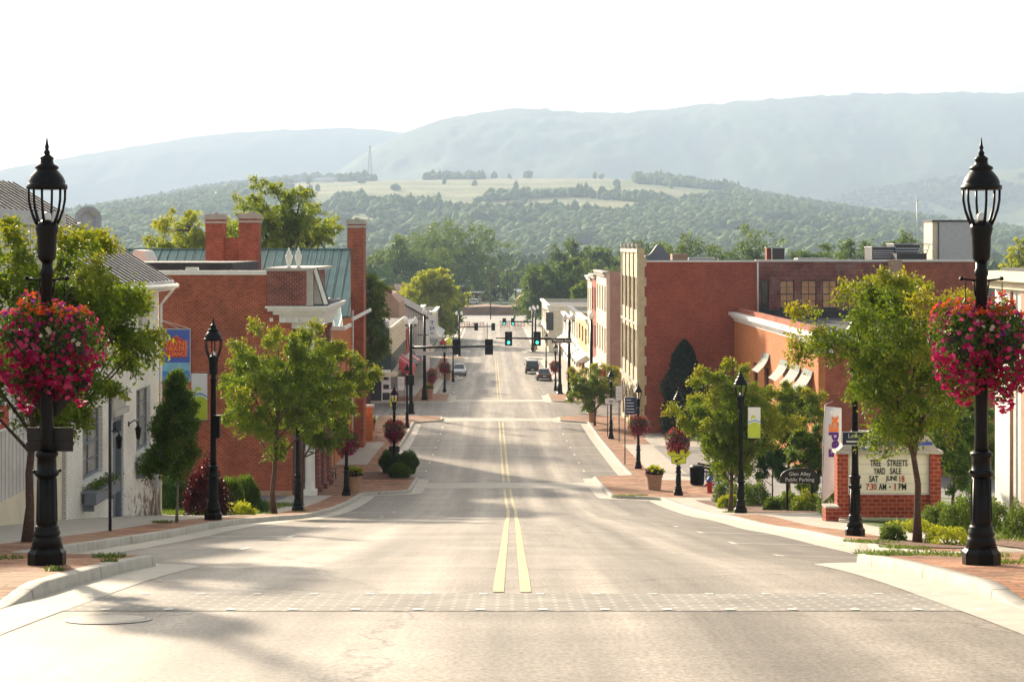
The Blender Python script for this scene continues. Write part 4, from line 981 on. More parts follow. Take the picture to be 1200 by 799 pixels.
# white painted brick house (left, near)
B = Bld('white_brick_house', 'white painted brick house with peeling paint, flower boxes and a striped tin roof', 'house', -14, 51)
FS = ('S', -11.8, -1); FC = ('C', 45.2, 1)
ops = [(46.9, 49.2, -6.45, -4.53), (50.4, 51.85, -8.2, -5.0), (53.6, 55.7, -6.45, -4.48), (46.9, 48.3, -3.4, -1.7), (50.2, 51.6, -3.4, -1.7), (53.8, 55.2, -3.4, -1.7)]
m = MB(); wall(m, FS, 45.2, 57.0, -9.6, -1.25, ops, 0.35); wall(m, ('C', 45.2, 1), -21.5, -12.15, -9.6, -1.25, [], 0.3)
m.box(-21.5, -12.15, 56.7, 57.0, -9.6, -1.25); m.prism([(-21.5, -1.25), (-11.8, -1.25), (-16.6, 1.95)], 1, 56.72, 56.98); m.box(-21.5, -21.2, 45.5, 56.7, -9.6, -1.25)
B.part(m, 'wall', M['wbrick'])
for o in ops:
    if o[2] != -8.2: B.win(FS, *o, cols=2 if o[3] < -4 else 2, rows=4, fm='grey' if o[3] < -4 else 'white', sill='white', t=0.12, fw=0.09, gl='curtain')
m = MB()   # curtains and shutter strip behind the glass edge
B.door(FS, 50.55, 51.7, -8.15, -5.75, 'grey', 0.2); m = MB(); fb(m, FS, 50.42, 50.53, -8.2, -5.02, 0.05, 0.3); fb(m, FS, 51.72, 51.83, -8.2, -5.02, 0.05, 0.3); fb(m, FS, 50.53, 51.72, -5.7, -5.55, 0.05, 0.3); fb(m, FS, 50.53, 51.72, -5.2, -5.02, 0.05, 0.3); B.part(m, 'door_frame', M['grey'])
m = MB(); fb(m, FS, 50.53, 51.72, -5.55, -5.2, 0.2, 0.24); B.part(m, 'transom_window', M['glass'])
m = MB(); fb(m, FS, 50.2, 52.05, -5.0, -4.82, -0.14, 0.0); fb(m, FS, 50.3, 51.95, -4.82, -4.4, -0.05, 0.0); fb(m, FS, 50.1, 52.15, -4.4, -4.28, -0.16, 0.0); B.part(m, 'door_lintel', M['stone'])
m = MB(); fb(m, FS, 50.4, 51.9, -8.4, -8.15, -0.3, 0.1); B.part(m, 'door_step', M['stone'])
m = MB()
for (a, b, c, e) in ((-11.35, -1.12, -16.6, 2.12), (-21.9, -1.12, -16.6, 2.12)):
    m.add([(a, 44.9, b), (a, 57.35, b), (c, 57.35, e), (c, 44.9, e), (a, 44.9, b-0.12), (a, 57.35, b-0.12), (c, 57.35, e-0.12), (c, 44.9, e-0.12)], [(0,1,2,3), (4,7,6,5), (0,4,5,1), (1,5,6,2), (2,6,7,3), (3,7,4,0)])
for y in np.arange(45.1, 57.3, 0.5):
    pass
    m.tube([(-21.9, y, -1.10), (-16.6, y, 2.15)], 0.045, 6)
B.part(m, 'roof', M['tinp'])
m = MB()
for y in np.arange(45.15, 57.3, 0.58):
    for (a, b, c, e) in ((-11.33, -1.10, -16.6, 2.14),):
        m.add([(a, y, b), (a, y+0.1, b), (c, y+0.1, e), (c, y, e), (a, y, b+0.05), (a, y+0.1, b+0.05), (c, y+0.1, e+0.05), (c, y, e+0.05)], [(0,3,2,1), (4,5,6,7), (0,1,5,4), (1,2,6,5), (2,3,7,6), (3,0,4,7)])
B.part(m, 'roof_seams', M['seam'])  # rib shadows are put into the seam colour
m = MB(); m.tube([(-11.28, 44.9, -1.2), (-11.28, 57.45, -1.28)], 0.08, 8); m.tube([(-11.28, 57.2, -1.3), (-11.7, 56.9, -1.9), (-11.72, 56.9, -9.1)], 0.05, 8); B.part(m, 'gutter', M['white'])
m = MB(); m.box(-11.75, -11.35, 44.95, 57.3, -1.42, -1.24); B.part(m, 'fascia', M['white'])
for (a, b) in ((46.7, 49.6), (53.4, 56.0)):
    m = MB(); fb(m, FS, a, b, -7.05, -6.72, -0.42, -0.1); fb(m, FS, a-0.04, b+0.04, -6.74, -6.68, -0.46, -0.06); fb(m, FS, a+.2, a+.3, -7.25, -7.05, -0.3, 0.0); fb(m, FS, b-.3, b-.2, -7.25, -7.05, -0.3, 0.0)
    bx = B.part(m, 'flower_box', M['grey']); r = np.random.default_rng(int(a)); n = 900
    P = np.stack([-11.8+0.25+0.16*r.normal(size=n)*0.8, a+0.1+(b-a-0.2)*r.random(n), -6.72+0.22*r.random(n)**1.2], 1)-np.array(B.loc)
    Vx, Fx = leafcards(P, np.full(n, 0.07), r); npmesh('plants', Vx, Fx, M['leafC'], bx, attrs={'tint': r.random(n)})
for y in (49.95, 52.5):
    m = MB(); fb(m, FS, y-0.04, y+0.04, -5.5, -5.35, -0.03, 0.0); m.tube([(-11.78, y, -5.42), (-11.6, y, -5.3), (-11.5, y, -5.42)], 0.02, 6)
    m.lathe([(0.02, 0), (0.06, 0.03), (0.09, 0.3), (0.12, 0.32), (0.02, 0.44), (0.01, 0.5)], 8, (-11.5, y, -5.9)); B.part(m, 'wall_lantern', M['black'])
m = MB(); m.box(-11.62, -11.8, 55.9, 56.25, -7.9, -7.45); m.tube([(-11.7, 56.1, -8.8), (-11.7, 56.1, -7.9)], 0.04, 6); B.part(m, 'meter_box', M['lgrey'])

# ribbed siding building (left edge)
B = Bld('metal_sided_building', 'pale building with ribbed metal siding over a beige base at the left edge', 'building', -14, 38)
FS = ('S', -11.95, -1)
m = MB(); wall(m, FS, 26, 43.4, -5.95, 0.55, [], 0.3); B.part(m, 'siding', M['ribs'])
m = MB(); fb(m, FS, 26, 43.4, -7.8, -5.95, -0.03, 0.3); fb(m, FS, 43.4, 45.1, -8.2, 0.5, -0.06, 0.3); fb(m, FS, 43.1, 43.4, -5.95, 0.5, -0.08, 0); B.part(m, 'base', M['cream'])
m = MB(); m.box(-22, -11.8, 26, 45.15, 0.55, 0.9); B.part(m, 'parapet', M['lgrey'])
m = MB(); m.box(-22, -12.3, 44.8, 45.1, -8, 0.55); m.box(-22, -12.3, 26, 26.3, -6, 0.55); m.box(-22, -21.7, 26.3, 44.8, -7.5, .55); B.part(m, 'rear_wall', M['cream'])
sg = thing('wall_sign', 'small red sign with white letters on the ribbed siding at the left edge', 'sign', (-11.9, 39.28, -3.95))
MB().box(0, 0.05, -1.5, 0.95, -0.32, 0.32).build('board', M['signw'], sg); MB().box(0.05, 0.056, -1.44, 0.89, -0.26, 0.26).build('panel', M['red'], sg)
text('lettering', 'NT.', 0.46, (0.062, 0.45, 0), M['signw'], sg, rot=(R(90), 0, R(90)), align='RIGHT')

# siren horn on the white house roof
t = thing('roof_siren', 'grey round horn siren on the tin roof behind the tree', 'siren', (px(100, 56.5), 56.5, 0.6))
m = MB(); m.tube([(0, 0, -0.6), (0, 0, 0.2)], 0.05, 8); m.build('mast', M['dark'], t)
m = MB(); prof = [(0.09, 0), (0.13, 0.15), (0.22, 0.3), (0.42, 0.42), (0.44, 0.44), (0.40, 0.43), (0.12, 0.2)]
m.lathe(prof, 24); o = m.build('horn', M['lgrey'], t, smooth=True); o.rotation_euler = (R(80), 0, R(25)); o.location = (0.0, 0.1, 0.25)
m = MB(); m.lathe([(0.12, -0.3), (0.14, -0.1), (0.09, 0.02)], 14); o = m.build('driver', M['dark'], t, smooth=True); o.rotation_euler = (R(80), 0, R(25)); o.location = (0.0, 0.1, 0.25)

# red brick bank with the columned porch (left)
B = Bld('red_brick_theatre', 'red brick building with a long blank side wall and a white corniced porch with urns', 'building', -18, 92)
D0 = 84.0; FC = ('C', D0, 1)
m = MB(); wall(m, FC, -30, -10.7, -13.6, -1.35, [], 0.4); m.box(-11.1, -10.7, D0+0.4, 98, -14, -1.35); m.box(-30, -11.1, 97.6, 98, -14, -1.6); B.part(m, 'wall', M['rbrick'])
m = MB(); m.box(-30, -10.65, D0-0.12, D0, -12.7, -11.95); B.part(m, 'plinth', M['tbrick'])
m = MB(); m.box(-30.1, -11.9, D0-0.08, D0+0.5, -1.35, -1.14); m.box(-15.9, -15.3, D0-0.04, D0+.3, -1.14, -0.98); B.part(m, 'coping', M['white'])
m = MB(); m.box(-30, -14.2, 88, 98, -1.7, -0.78); B.part(m, 'roof', M['tar'])
# porch: entablature, columns, parapet, pediment block, urns
m = MB()
for (o_, z0, z1) in ((-0.35, -4.0, -3.7), (-0.12, -3.7, -3.3), (0.08, -3.3, -3.12), (0.26, -3.12, -2.98), (0.34, -2.98, -2.88)):
    m.box(-11.45-o_*1.4, -9.15+o_, D0-0.25-o_, D0+9.5, z0, z1)
for q in range(5): m.box(-11.7+q*0.62, -11.55+q*0.62, D0-0.52, D0-0.35, -3.62, -3.45)
B.part(m, 'cornice', M['white'])
m = MB(); m.box(-11.9, -9.95, D0-0.1, D0+9.4, -2.86, -1.15); B.part(m, 'parapet', M['dbrick'])
m = MB(); m.box(-11.95, -9.55, D0-0.16, D0+9.5, -1.15, -1.0); m.box(-9.95, -9.62, D0-0.06, D0+1.3, -2.86, -1.15); m.prism([(-9.62, -2.86), (-9.15, -2.86), (-9.62, -1.2)], 1, D0+0.2, D0+1.3); B.part(m, 'pediment', M['stone'])
m = MB(); m.box(-9.95, -9.0, D0+0.2-.1, D0+9.45, -2.85, -2.8); m.add([(-9.54, D0+.1, -1.1), (-9.02, D0+.1, -2.84), (-9.02, D0+1.4, -2.84), (-9.54, D0+1.4, -1.1), (-9.54, D0+.1, -1.0), (-8.92, D0+.1, -2.8), (-8.92, D0+1.4, -2.8), (-9.54, D0+1.4, -1.0)], [(0,3,2,1),(4,5,6,7),(0,1,5,4),(2,3,7,6),(1,2,6,5),(0,4,7,3)]); B.part(m, 'raking_roof', M['tar']); m = MB(); m.prism([(-9.6, -1.14), (-9.48, -1.0), (-8.9, -2.78), (-9.08, -2.82)], 1, D0-0.02, D0+0.09); B.part(m, 'raking_cornice', M['white'])
for dx in (-10.85, -10.38):
    m = MB(); m.lathe([(0.1, 0), (0.1, 0.06), (0.05, 0.1), (0.11, 0.2), (0.17, 0.45), (0.18, 0.6), (0.1, 0.72), (0.13, 0.76), (0.06, 0.85), (0.03, 0.98), (0.0, 1.0)], 14, (dx, D0+0.3, -1.0)); B.part(m, 'urn', M['white'], smooth=True)
for dd in (D0+0.1, D0+3.0, D0+5.9, D0+8.8):
    m = MB(); z0 = g(-9.5, dd)+0.15; m.box(-10.1, -9.45, dd-0.33, dd+0.33, z0, z0+0.3); m.lathe([(0.25, z0+0.3), (0.24, z0+1), (0.2, -4.4), (0.29, -4.25), (0.3, -4.05)], 16, (-9.78, dd, 0)); B.part(m, 'column', M['white'] if dd < D0+1 else M['dbrick'], smooth=False)
for a, b in ((D0+1, D0+2.4), (D0+4, D0+5.4), (D0+6.8, D0+8.2)):
    m = MB(); m.box(-10.69, -10.6, a, b, -12.6, -4.8); w = B.part(m, 'window', M['grey']); m = MB(); m.box(-10.6, -10.57, a+.12, b-.12, -12.2, -5.0); B.part(m, 'pane', M['glass'], w)
m = MB()
for k in range(6): m.tube([(-9.6, D0-0.33, -11.5), (-8.9, D0-0.5, -12.4)], 0.02, 5)
# blue banner on the side wall
t = thing('wall_banner', 'large blue banner with red lettering hung on the red brick side wall', 'banner', (px(203.5, D0), D0-0.12, zz(447, D0)))
W = 1.72*1.0; Hh = 62/23.8
MB().box(-0.86, 0.86, -0.02, 0.02, 0, Hh).build('frame', M['lgrey'], t)
MB().box(-0.82, 0.82, -0.03, -0.02, Hh*0.36, Hh-0.04).build('upper_field', M['blue'], t)
M['sky_print'] = plain('light_blue_print', (0.18, 0.42, 0.6), 0.5, 0.25, 2); M['azure'] = plain('azure_print', (0.02, 0.2, 0.6), 0.5, 0.3, 4)
MB().box(-0.82, 0.82, -0.03, -0.02, Hh*0.2, Hh*0.36).build('middle_field', M['sky_print'], t); MB().box(-0.82, 0.82, -0.03, -0.02, 0.04, Hh*0.2).build('lower_field', M['azure'], t)
m = MB(); m.prism([(-0.35, Hh*0.46), (0.62, Hh*0.46), (0.62, Hh*0.72), (0.5, Hh*0.8), (0.2, Hh*0.87), (-0.15, Hh*0.82), (-0.35, Hh*0.72)], 1, -0.04, -0.031); m.build('emblem', M['red'], t)
for i, (s_, sz) in enumerate((('WAYNE', 0.36), ('THEATRE', 0.30), ('ALLIANCE', 0.27))):
    text('lettering', s_, sz, (0.1, -0.046, Hh*(0.72-0.1*i)), M['orange'] if i == 0 else M['signw'] if i == 9 else M['orange'], t, bold=0.006)
m = MB(); m.tube([(0.86, -0.02, Hh), (-1.6, -0.3, Hh+0.75)], 0.012, 5); m.tube([(0.3, -0.02, Hh), (-1.6, -0.3, Hh+0.95)], 0.012, 5); m.build('stay_wire', M['white'], t)

# teal roofed house with three big chimneys
B = Bld('teal_roofed_building', 'red brick building with a verdigris metal roof and tall brick chimneys', 'building', -20, 112)
m = MB(); wall(m, ('S', -10.7, -1), 98.2, 124, -15, -4.4, [(101.5, 102.9, -9, -6.5), (106, 107.4, -9, -6.5), (110.5, 111.9, -9, -6.5), (115, 116.4, -9, -6.5), (101.3, 103, -14, -10.6), (106, 107.5, -14, -10.6), (111, 113, -14, -10.6)], 0.35)
m.box(-32, -11.05, 98.2, 98.6, -15, -4.6); m.prism([(98.2, -4.4), (124, -4.4), (115, -0.4)], 0, -11.05, -10.7) if False else None
B.part(m, 'wall', M['obrick'])
m = MB(); fb(m, ('C', 123.5, 1), -32, -11.05, -15, -2.5, 0, 0.4); m.add([(-10.9, 106.8, -4.5), (-10.9, 123.7, -4.5), (-10.9, 115, -0.3), (-11.3, 106.8, -4.5), (-11.3, 123.7, -4.5), (-11.3, 115, -0.3)], [(0,1,2), (3,5,4), (0,3,4,1), (1,4,5,2), (2,5,3,0)]); B.part(m, 'gable_wall', M['rbrick2'])
for o in ((101.5, 102.9, -9, -6.5), (106, 107.4, -9, -6.5), (110.5, 111.9, -9, -6.5), (115, 116.4, -9, -6.5)): B.win(('S', -10.7, -1), *o, cols=2, rows=4, sill='white')
for o in ((101.3, 103, -14, -10.6), (106, 107.5, -14, -10.6), (111, 113, -14, -10.6)): B.win(('S', -10.7, -1), *o, cols=2, rows=3, fm='white')
m = MB()
def slab(m, A, Bp, Cp, Dp, th=0.12):
    q = [A, Bp, Cp, Dp]; m.add(q+[(p[0], p[1], p[2]-th) for p in q], [(0,1,2,3), (7,6,5,4), (0,4,5,1), (1,5,6,2), (2,6,7,3), (3,7,4,0)])
e = -0.15
slab(m, (-32, 107, -4.3), (-9.65, 107, -4.3), (-10.35, 115, e), (-32, 115, e)); slab(m, (-32, 115, e), (-10.35, 115, e), (-11.0, 123, -4.3), (-32, 123, -4.3))
for x in np.arange(-31.5, -10.4, 0.6):
    m.tube([(x, 106.95, -4.27), (x, 115, e+.03)], 0.03, 5)
m.tube([(-32, 115, e+.03), (-10.3, 115, e+.03)], 0.06, 6)
B.part(m, 'roof', M['teal'])
m = MB(); slab(m, (-11.6, 102.2, -4.75), (-9.75, 102.2, -4.75), (-10.4, 107.2, -3.2), (-13.0, 107.2, -3.2))
for k in range(5):
    f = k/4.; m.tube([(-11.6+f*1.85, 102.2, -4.72), (-13.0+f*2.6, 107.2, -3.17)], 0.03, 5)
B.part(m, 'lower_roof', M['teal'])
m = MB(); m.box(-11.7, -9.6, 102.05, 102.2, -4.95, -4.7); m.box(-9.75, -9.6, 102.2, 107.2, -4.95, -4.75); m.box(-9.62, -9.5, 107, 123.2, -4.6, -4.4); B.part(m, 'gutter', M['white'])
def chimney(B, x0, x1, y0, y1, z0, z1, mat='rbrick'):
    m = MB(); m.box(x0, x1, y0, y1, z0, z1-0.35); c = B.part(m, 'chimney', M[mat])
    m = MB(); m.box(x0-0.06, x1+0.06, y0-0.06, y1+0.06, z1-0.6, z1-0.45); m.box(x0-0.1, x1+0.1, y0-0.1, y1+0.1, z1-0.35, z1-0.14); m.box(x0-0.02, x1+0.02, y0-0.02, y1+0.02, z1-0.14, z1); m.lathe([(0.2, 0), (0.2, 0.12)], 8, ((x0+x1)/2, (y0+y1)/2, z1)); B.part(m, 'chimney_cap', M['stone'], c)
d = 111.; la = lambda x, d=d: pl(x, d)
chimney(B, la(242.5), la(263.5), d-0.6, d+0.7, -3.0, 2.15); chimney(B, la(281.5), la(304.5), d-0.6, d+0.7, -3.0, 2.2)
m = MB(); m.box(la(263.5), la(281.5), d-0.3, d+0.5, -3.0, 0.62); B.part(m, 'chimney_link', M['rbrick'])
chimney(B, pl(408, 122), pl(427, 122), 121.2, 123.6, -14.8, 2.0)
m = MB(); m.tube([(-10.55, 119.8, -4.4), (-10.6, 119.8, -14.5)], 0.06, 6); m.tube([(-10.5, 103, -4.9), (-10.55, 103, -13.5)], 0.06, 6); B.part(m, 'downspout', M['white'])
m = MB(); m.prism([(la(163), -1.2), (la(187), -1.2), (la(180), 0.45 - 1.0 + 0.35), (la(168), 0.45 - 1.0 + 0.4)], 1, 108, 111); B.part(m, 'roof_hatch', M['white'])
# low garden wall and pier after the teal roofed building
t = Bld('brick_garden_wall', 'low brick wall with a sloping grey cap beyond the teal roofed building', 'wall', -10.4, 128)
m = MB(); m.box(-10.9, -10.3, 124.6, 133, -14.9, -12.6); m.box(-10.35, -9.7, 127.2, 128, -14.9, -11.9); t.part(m, 'brickwork', M['obrick'])
m = MB(); m.box(-11, -10.2, 124.5, 133.1, -12.6, -12.45); m.box(-10.45, -9.6, 127.1, 128.1, -11.9, -11.75); t.part(m, 'coping', M['stone'])

# generic small shopfront building
def shop(name, label, s, d0, d1, top, wallm, cornm='white', rows=1, wm='white', nw=3, awn=None, gable=False, gfm='dark', depth=14, camwall=None, lat=10.7, canopy=None, opn=0.42):
    B = Bld(name, label, 'building', s*(lat+4), (d0+d1)/2); F = ('S', s*lat, s); gd = min(g(0, d0), g(0, d1)); gf = max(g(0, d0), g(0, d1))+0.15
    L = d1-d0; ops = []; stor = (top-0.7-(gf+3.6))/max(rows, 1)
    for j in range(rows):
        for i in range(nw):
            c = d0+L*(i+0.5)/nw; hw = L/nw*opn*0.5*1.2; z0 = gf+3.6+j*stor+0.25*stor*0.8
            ops.append((c-hw, c+hw, z0, z0+stor*0.62))
    nb = max(2, nw); gops = [(d0+L*(i+0.1)/nb, d0+L*(i+0.9)/nb, gf+0.45, gf+2.9) for i in range(nb)]
    m = MB(); wall(m, F, d0, d1, gd-0.4, top, ops+gops, 0.35); B.part(m, 'wall', M[wallm])
    a, b = sorted((s*(lat+0.35), s*(lat+depth)))
    m = MB(); m.box(a, b, d0, d0+0.3, gd-0.4, top-0.05); B.part(m, 'side_wall', M[camwall or wallm]); m = MB(); m.box(a, b, d1-0.3, d1, gd-0.4, top-0.05); B.part(m, 'side_wall', M[camwall or wallm])
    m = MB(); m.box(a, b, d0+0.3, d1-0.3, top-0.8, top-0.6); B.part(m, 'roof', M['tar'])
    m = MB(); fb(m, F, d0, d1, top-0.45, top+0.0-0.15, -0.22, -0.002); fb(m, F, d0-0.05, d1+0.05, top-0.15, top+0.05, -0.38, 0.3); fb(m, F, d0, d1, gf+3.1, gf+3.35, -0.15, -0.002); B.part(m, 'cornice', M[cornm])
    for o in ops: B.win(F, *o, cols=1, rows=2, fm=wm, t=0.12)
    for o in gops: B.win(F, *o, cols=2, rows=1, fm=gfm, t=0.2, name='shop_window')
    if awn:
        for i, o in enumerate(gops):
            m = MB(); x0 = s*(lat-0.02); x1 = s*(lat-1.3); m.add([(x0, o[0], gf+3.3), (x0, o[1], gf+3.3), (x1, o[1], gf+2.5), (x1, o[0], gf+2.5), (x1, o[0], gf+2.25), (x1, o[1], gf+2.25), (x0, o[0], gf+2.4), (x0, o[1], gf+2.4)], [(0,1,2,3), (3,2,5,4), (0,3,4,6), (1,7,5,2)]); B.part(m, 'awning', M[awn[i % len(awn)]])
    return B
# left side beyond the side street
B = Bld('green_clad_building', 'dark green clad building with cream slatted front and a curved white canopy', 'building', -14, 182)
F = ('S', -10.7, -1)
m = MB(); m.box(-26, -10.9, 168.8, 169.2, -12.9, -8.0); m.box(-10.9, -10.7, 168.8, 196, -12.9, -10.6); B.part(m, 'cladding', M['green'])
m = MB(); m.box(-10.9, -10.7, 168.8, 196, -10.6, -7.9)
for k in range(6): m.box(-10.7, -10.62, 168.85, 196, -10.5+k*0.44, -10.22+k*0.44)
B.part(m, 'slatted_front', M['cream'])
m = MB(); m.box(-26, -10.7, 168.0, 168.8, -12.75, -12.35)
pp = [(-10.7, 168.0), (-10.45, 168.1), (-10.3, 168.6), (-10.2, 169.4), (-10.15, 172), (-10.15, 196), (-10.7, 196)]
m.prism(pp, 2, -12.75, -12.35) if False else m.add([(p[0], p[1], z) for z in (-12.75, -12.3) for p in pp], [tuple(range(7))[::-1], tuple(range(7, 14))]+[(i, (i+1) % 7, 7+(i+1) % 7, 7+i) for i in range(7)])
B.part(m, 'canopy', M['cream'])
m = MB(); m.box(-26, -11.2, 169.3, 169.5, -15.6, -12.75); m.box(-11.2, -11.1, 169.5, 196, -15.6, -12.9); B.part(m, 'storefront', M['dark'])
m = MB(); m.box(-26, -10.9, 169.2, 196, -8.3, -8.1); B.part(m, 'roof', M['tar'])
m = MB(); m.lathe([(0.5, 0), (0.5, 0.6), (0.3, 0.75)], 14, (-11.6, 172, -8.1)); B.part(m, 'roof_vent', M['lgrey'])
for i, yy in enumerate((172.5, 176.5)):
    m = MB()
    n = 8; vs = []
    for k in range(n+1):
        a = math.pi*k/n; vs += [(-10.1, yy-1.3*math.cos(a), -12.3+1.35*math.sin(a)), (-8.7, yy-1.3*math.cos(a), -12.9+0.9*math.sin(a))]
    m.add(vs, [(2*k, 2*k+1, 2*k+3, 2*k+2) for k in range(n)]+[tuple(range(1, 2*n+2, 2))]); B.part(m, 'awning', M['red'])
t = thing('poster_board', 'tall white poster board with dark printed shapes on the green building', 'poster', (px(452.5, 168.6), 168.6, zz(476, 168.6)))
MB().box(-0.46, 0.46, 0, 0.08, 0, 3.6).build('board', M['signw'], t)
m = MB(); m.prism([(-0.28, 2.6), (0.28, 2.6), (0.2, 2.85), (0.08, 3.3), (-0.08, 3.3), (-0.22, 2.9)], 1, -0.02, 0.0); m.box(-0.28, 0.28, -0.02, 0, 1.7, 2.15); m.box(-0.36, 0.36, -0.02, 0, 0.6, 1.35); m.build('print', M['dark'], t)
t = thing('notice_board', 'small white notice board on posts by the left street corner', 'notice board', xat(470, 166.8))
MB().box(-0.33, 0.33, -0.04, 0.04, 1.2, 2.5).build('board', M['signw'], t); MB().box(-0.33, -0.27, -0.02, 0.02, 0, 1.2).box(0.27, 0.33, -0.02, 0.02, 0, 1.2).build('posts', M['red'], t); MB().box(-0.24, 0.24, -0.05, -0.04, 1.9, 1.94).box(-0.24, 0.24, -0.05, -0.04, 1.7, 1.74).box(-0.24, 0.2, -0.05, -0.04, 2.15, 2.2).build('print', M['grey'], t)
B = Bld('tan_brick_building', 'tan brick back building with a short wide red chimney', 'building', -20, 208)
m = MB(); a, b = pl(432, 203), pl(468, 203); m.add([(x, y, z) for y in (203, 215) for x, z in ((a, -16), (b, -16), (b, -6.6), (b-.9, -5.6), (a+1.2, -5.0), (a, -5.6))], [(0,1,2,3,4,5), (11,10,9,8,7,6)]+[(i, i+6, (i+1) % 6+6, (i+1) % 6) for i in range(6)]); B.part(m, 'wall', M['tbrick'])
m = MB(); m.box(pl(444, 204), pl(459, 204), 204, 205.5, -6.2, zz(336, 204)); B.part(m, 'chimney', M['dbrick'])
m = MB(); m.box(b-2.6, b+1.0, 202.4, 204, -9.3, -8.9); B.part(m, 'lean_roof', M['tar'])
B = Bld('white_gable_building', 'white sided gable building behind the left shopfronts', 'building', -14, 222)
m = MB(); d = 216.; a, b = pl(458, d), pl(499, d); m.add([(x, y, z) for y in (d, d+14) for x, z in ((a, -16.5), (b, -16.5), (b, zz(372, d)), (a, zz(347, d)))], [(0,1,2,3), (7,6,5,4)]+[(i, i+4, (i+1) % 4+4, (i+1) % 4) for i in range(4)]); B.part(m, 'wall', M['ribs'])
m = MB(); slab(m, (a-.2, d-.3, zz(347, d)+.15), (b+.3, d-.3, zz(372, d)+.05), (b+.3, d+14.2, zz(372, d)+.05), (a-.2, d+14.2, zz(347, d)+.15), 0.2); B.part(m, 'roof', M['tar'])
shop('red_brick_shop', 'narrow red brick shop next to the green clad building', -1, 196.3, 212, -8.9, 'rbrick2', nw=3, awn=('green', 'red'))
shop('white_shop', 'white fronted shop with striped awnings between two brick shops on the left', -1, 212.2, 228, -9.6, 'white', nw=3, awn=('white', 'grey'))
shop('brick_shop', 'darker red brick shop before the second left corner', -1, 228.2, 250, -8.4, 'dbrick', nw=4, awn=('red',), rows=1)
shop('cream_shop', 'small cream shop at the second left street corner', -1, 250.2, 273.5, -10.2, 'cream', nw=4, awn=('green',))
shop('corner_shop', 'cream corner building beyond the second crossing on the left', -1, 292, 318, -11.0, 'cream', nw=4, camwall='cream', awn=('white',))
shop('end_shop', 'last pale shop at the far left end of the street', -1, 330, 352, -13.4, 'white', nw=3, camwall='cream')
# vertical banner sign & coloured parasols on the left
t = thing('blade_sign', 'tall white vertical sign with blue lettering over the left pavement', 'sign', (px(506.5, 199), 199, zz(396, 199)))
MB().box(-0.42, 0.42, -0.06, 0.06, 0, 2.6).build('board', M['signw'], t); MB().box(-0.2, 0.2, -0.075, -0.065, 1.9, 2.0).box(-0.05, 0.05, -0.075, -0.065, 1.5, 1.9).box(-0.22, -0.1, -0.075, -0.065, 0.9, 1.35).box(0.05, 0.2, -0.075, -0.065, 1.0, 1.3).box(-0.2, 0.15, -0.075, -0.065, 0.5, 0.62).build('print', M['blue'], t)
MB().box(-1.7, -0.42, -0.03, 0.03, 2.2, 2.3).box(-1.7, -0.42, -0.03, 0.03, 0.3, 0.4).build('bracket', M['dark'], t)
for i, (x, d, c, lab) in enumerate(((519.5, 268, 'red', 'small red parasol on the distant left pavement'), (526, 272, 'signy', 'bright yellow parasol beside the red one on the distant left pavement'))):
    t = thing('parasol', lab, 'parasol', xat(x, d)); MB().tube([(0, 0, 0), (0, 0, 3.1)], 0.04, 6).build('pole', M['lgrey'], t); q = 0.55 if i == 0 else 1.1
    MB().lathe([(q, 2.3-q*0.3), (q*0.95, 2.5), (q*0.5, 2.9), (0.05, 3.15)], 10).build('canopy', M[c], t)

# ---- right side
B = Bld('white_corner_building', 'white stuccoed building filling the right edge behind the flower baskets', 'building', 18, 44)
F = ('S', 15.0, 1); G0 = -9.0
m = MB(); wall(m, F, 26, 53, G0, -1.0, [(35, 36.8, -6.2, -3.4), (39.5, 41.3, -6.2, -3.4), (46.6, 48.2, -6.2, -3.4)], 0.4); m.box(15.4, 26, 52.6, 53, G0, -1.0); m.box(15.4, 26, 26, 26.4, G0, -1.0); B.part(m, 'wall', M['white'])
for o in ((35, 36.8, -6.2, -3.4), (39.5, 41.3, -6.2, -3.4), (46.6, 48.2, -6.2, -3.4)): B.win(F, *o, cols=2, rows=3, fm='cream', sill='stone')
m = MB(); m.box(14.55, 26, 25.8, 53.35, -1.0, -0.72); m.box(14.8, 26, 25.9, 53.1, -1.25, -1.0); B.part(m, 'cornice', M['cream'])
m = MB(); m.box(15.2, 26, 26.2, 52.9, -0.72, -0.62); B.part(m, 'roof', M['tar'])
m = MB(); m.tube([(14.9, 50.9, -1.3), (14.9, 50.9, -8.9)], 0.06, 8); m.box(14.9, 14.99, 49.6, 50.0, -9, -1.3); B.part(m, 'downspout', M['tbrick'])

# orange brick wing with the white cornice
LX = 17.9-0.78+0.78
def rl(X, d): return X-float(Xc(d))
B = Bld('orange_brick_building', 'orange brick building with a white cornice and striped awnings', 'building', 20, 115)
la0 = 18.2; F = ('S', la0, 1)
ops = [(101.2, 103.0, -10.2, -8.3), (105.2, 107.0, -10.2, -8.3), (109.5, 111.3, -10.2, -8.3), (117, 119, -10.2, -8.3), (122, 124, -10.2, -8.3)]
m = MB(); wall(m, F, 99.4, 133.8, -14.2, -5.75, ops, 0.4); B.part(m, 'wall', M['obrick'])
m = MB(); m.box(la0+0.4, la0+20, 99.4, 99.8, -14, -5.4); B.part(m, 'end_wall', M['rbrick'])
for o in ops: B.win(F, *o, cols=2, rows=3, fm='dark', t=0.15, sill='stone')
m = MB()
for (o_, z0, z1) in ((0.05, -5.75, -5.5), (0.25, -5.5, -5.3), (0.45, -5.3, -5.05)): m.box(la0-o_, la0+0.6, 99.4-o_, 133.8, z0, z1)
m.box(la0-0.5, la0+0.75, 98.8, 99.35, -6.1, -4.98); B.part(m, 'cornice', M['white'])
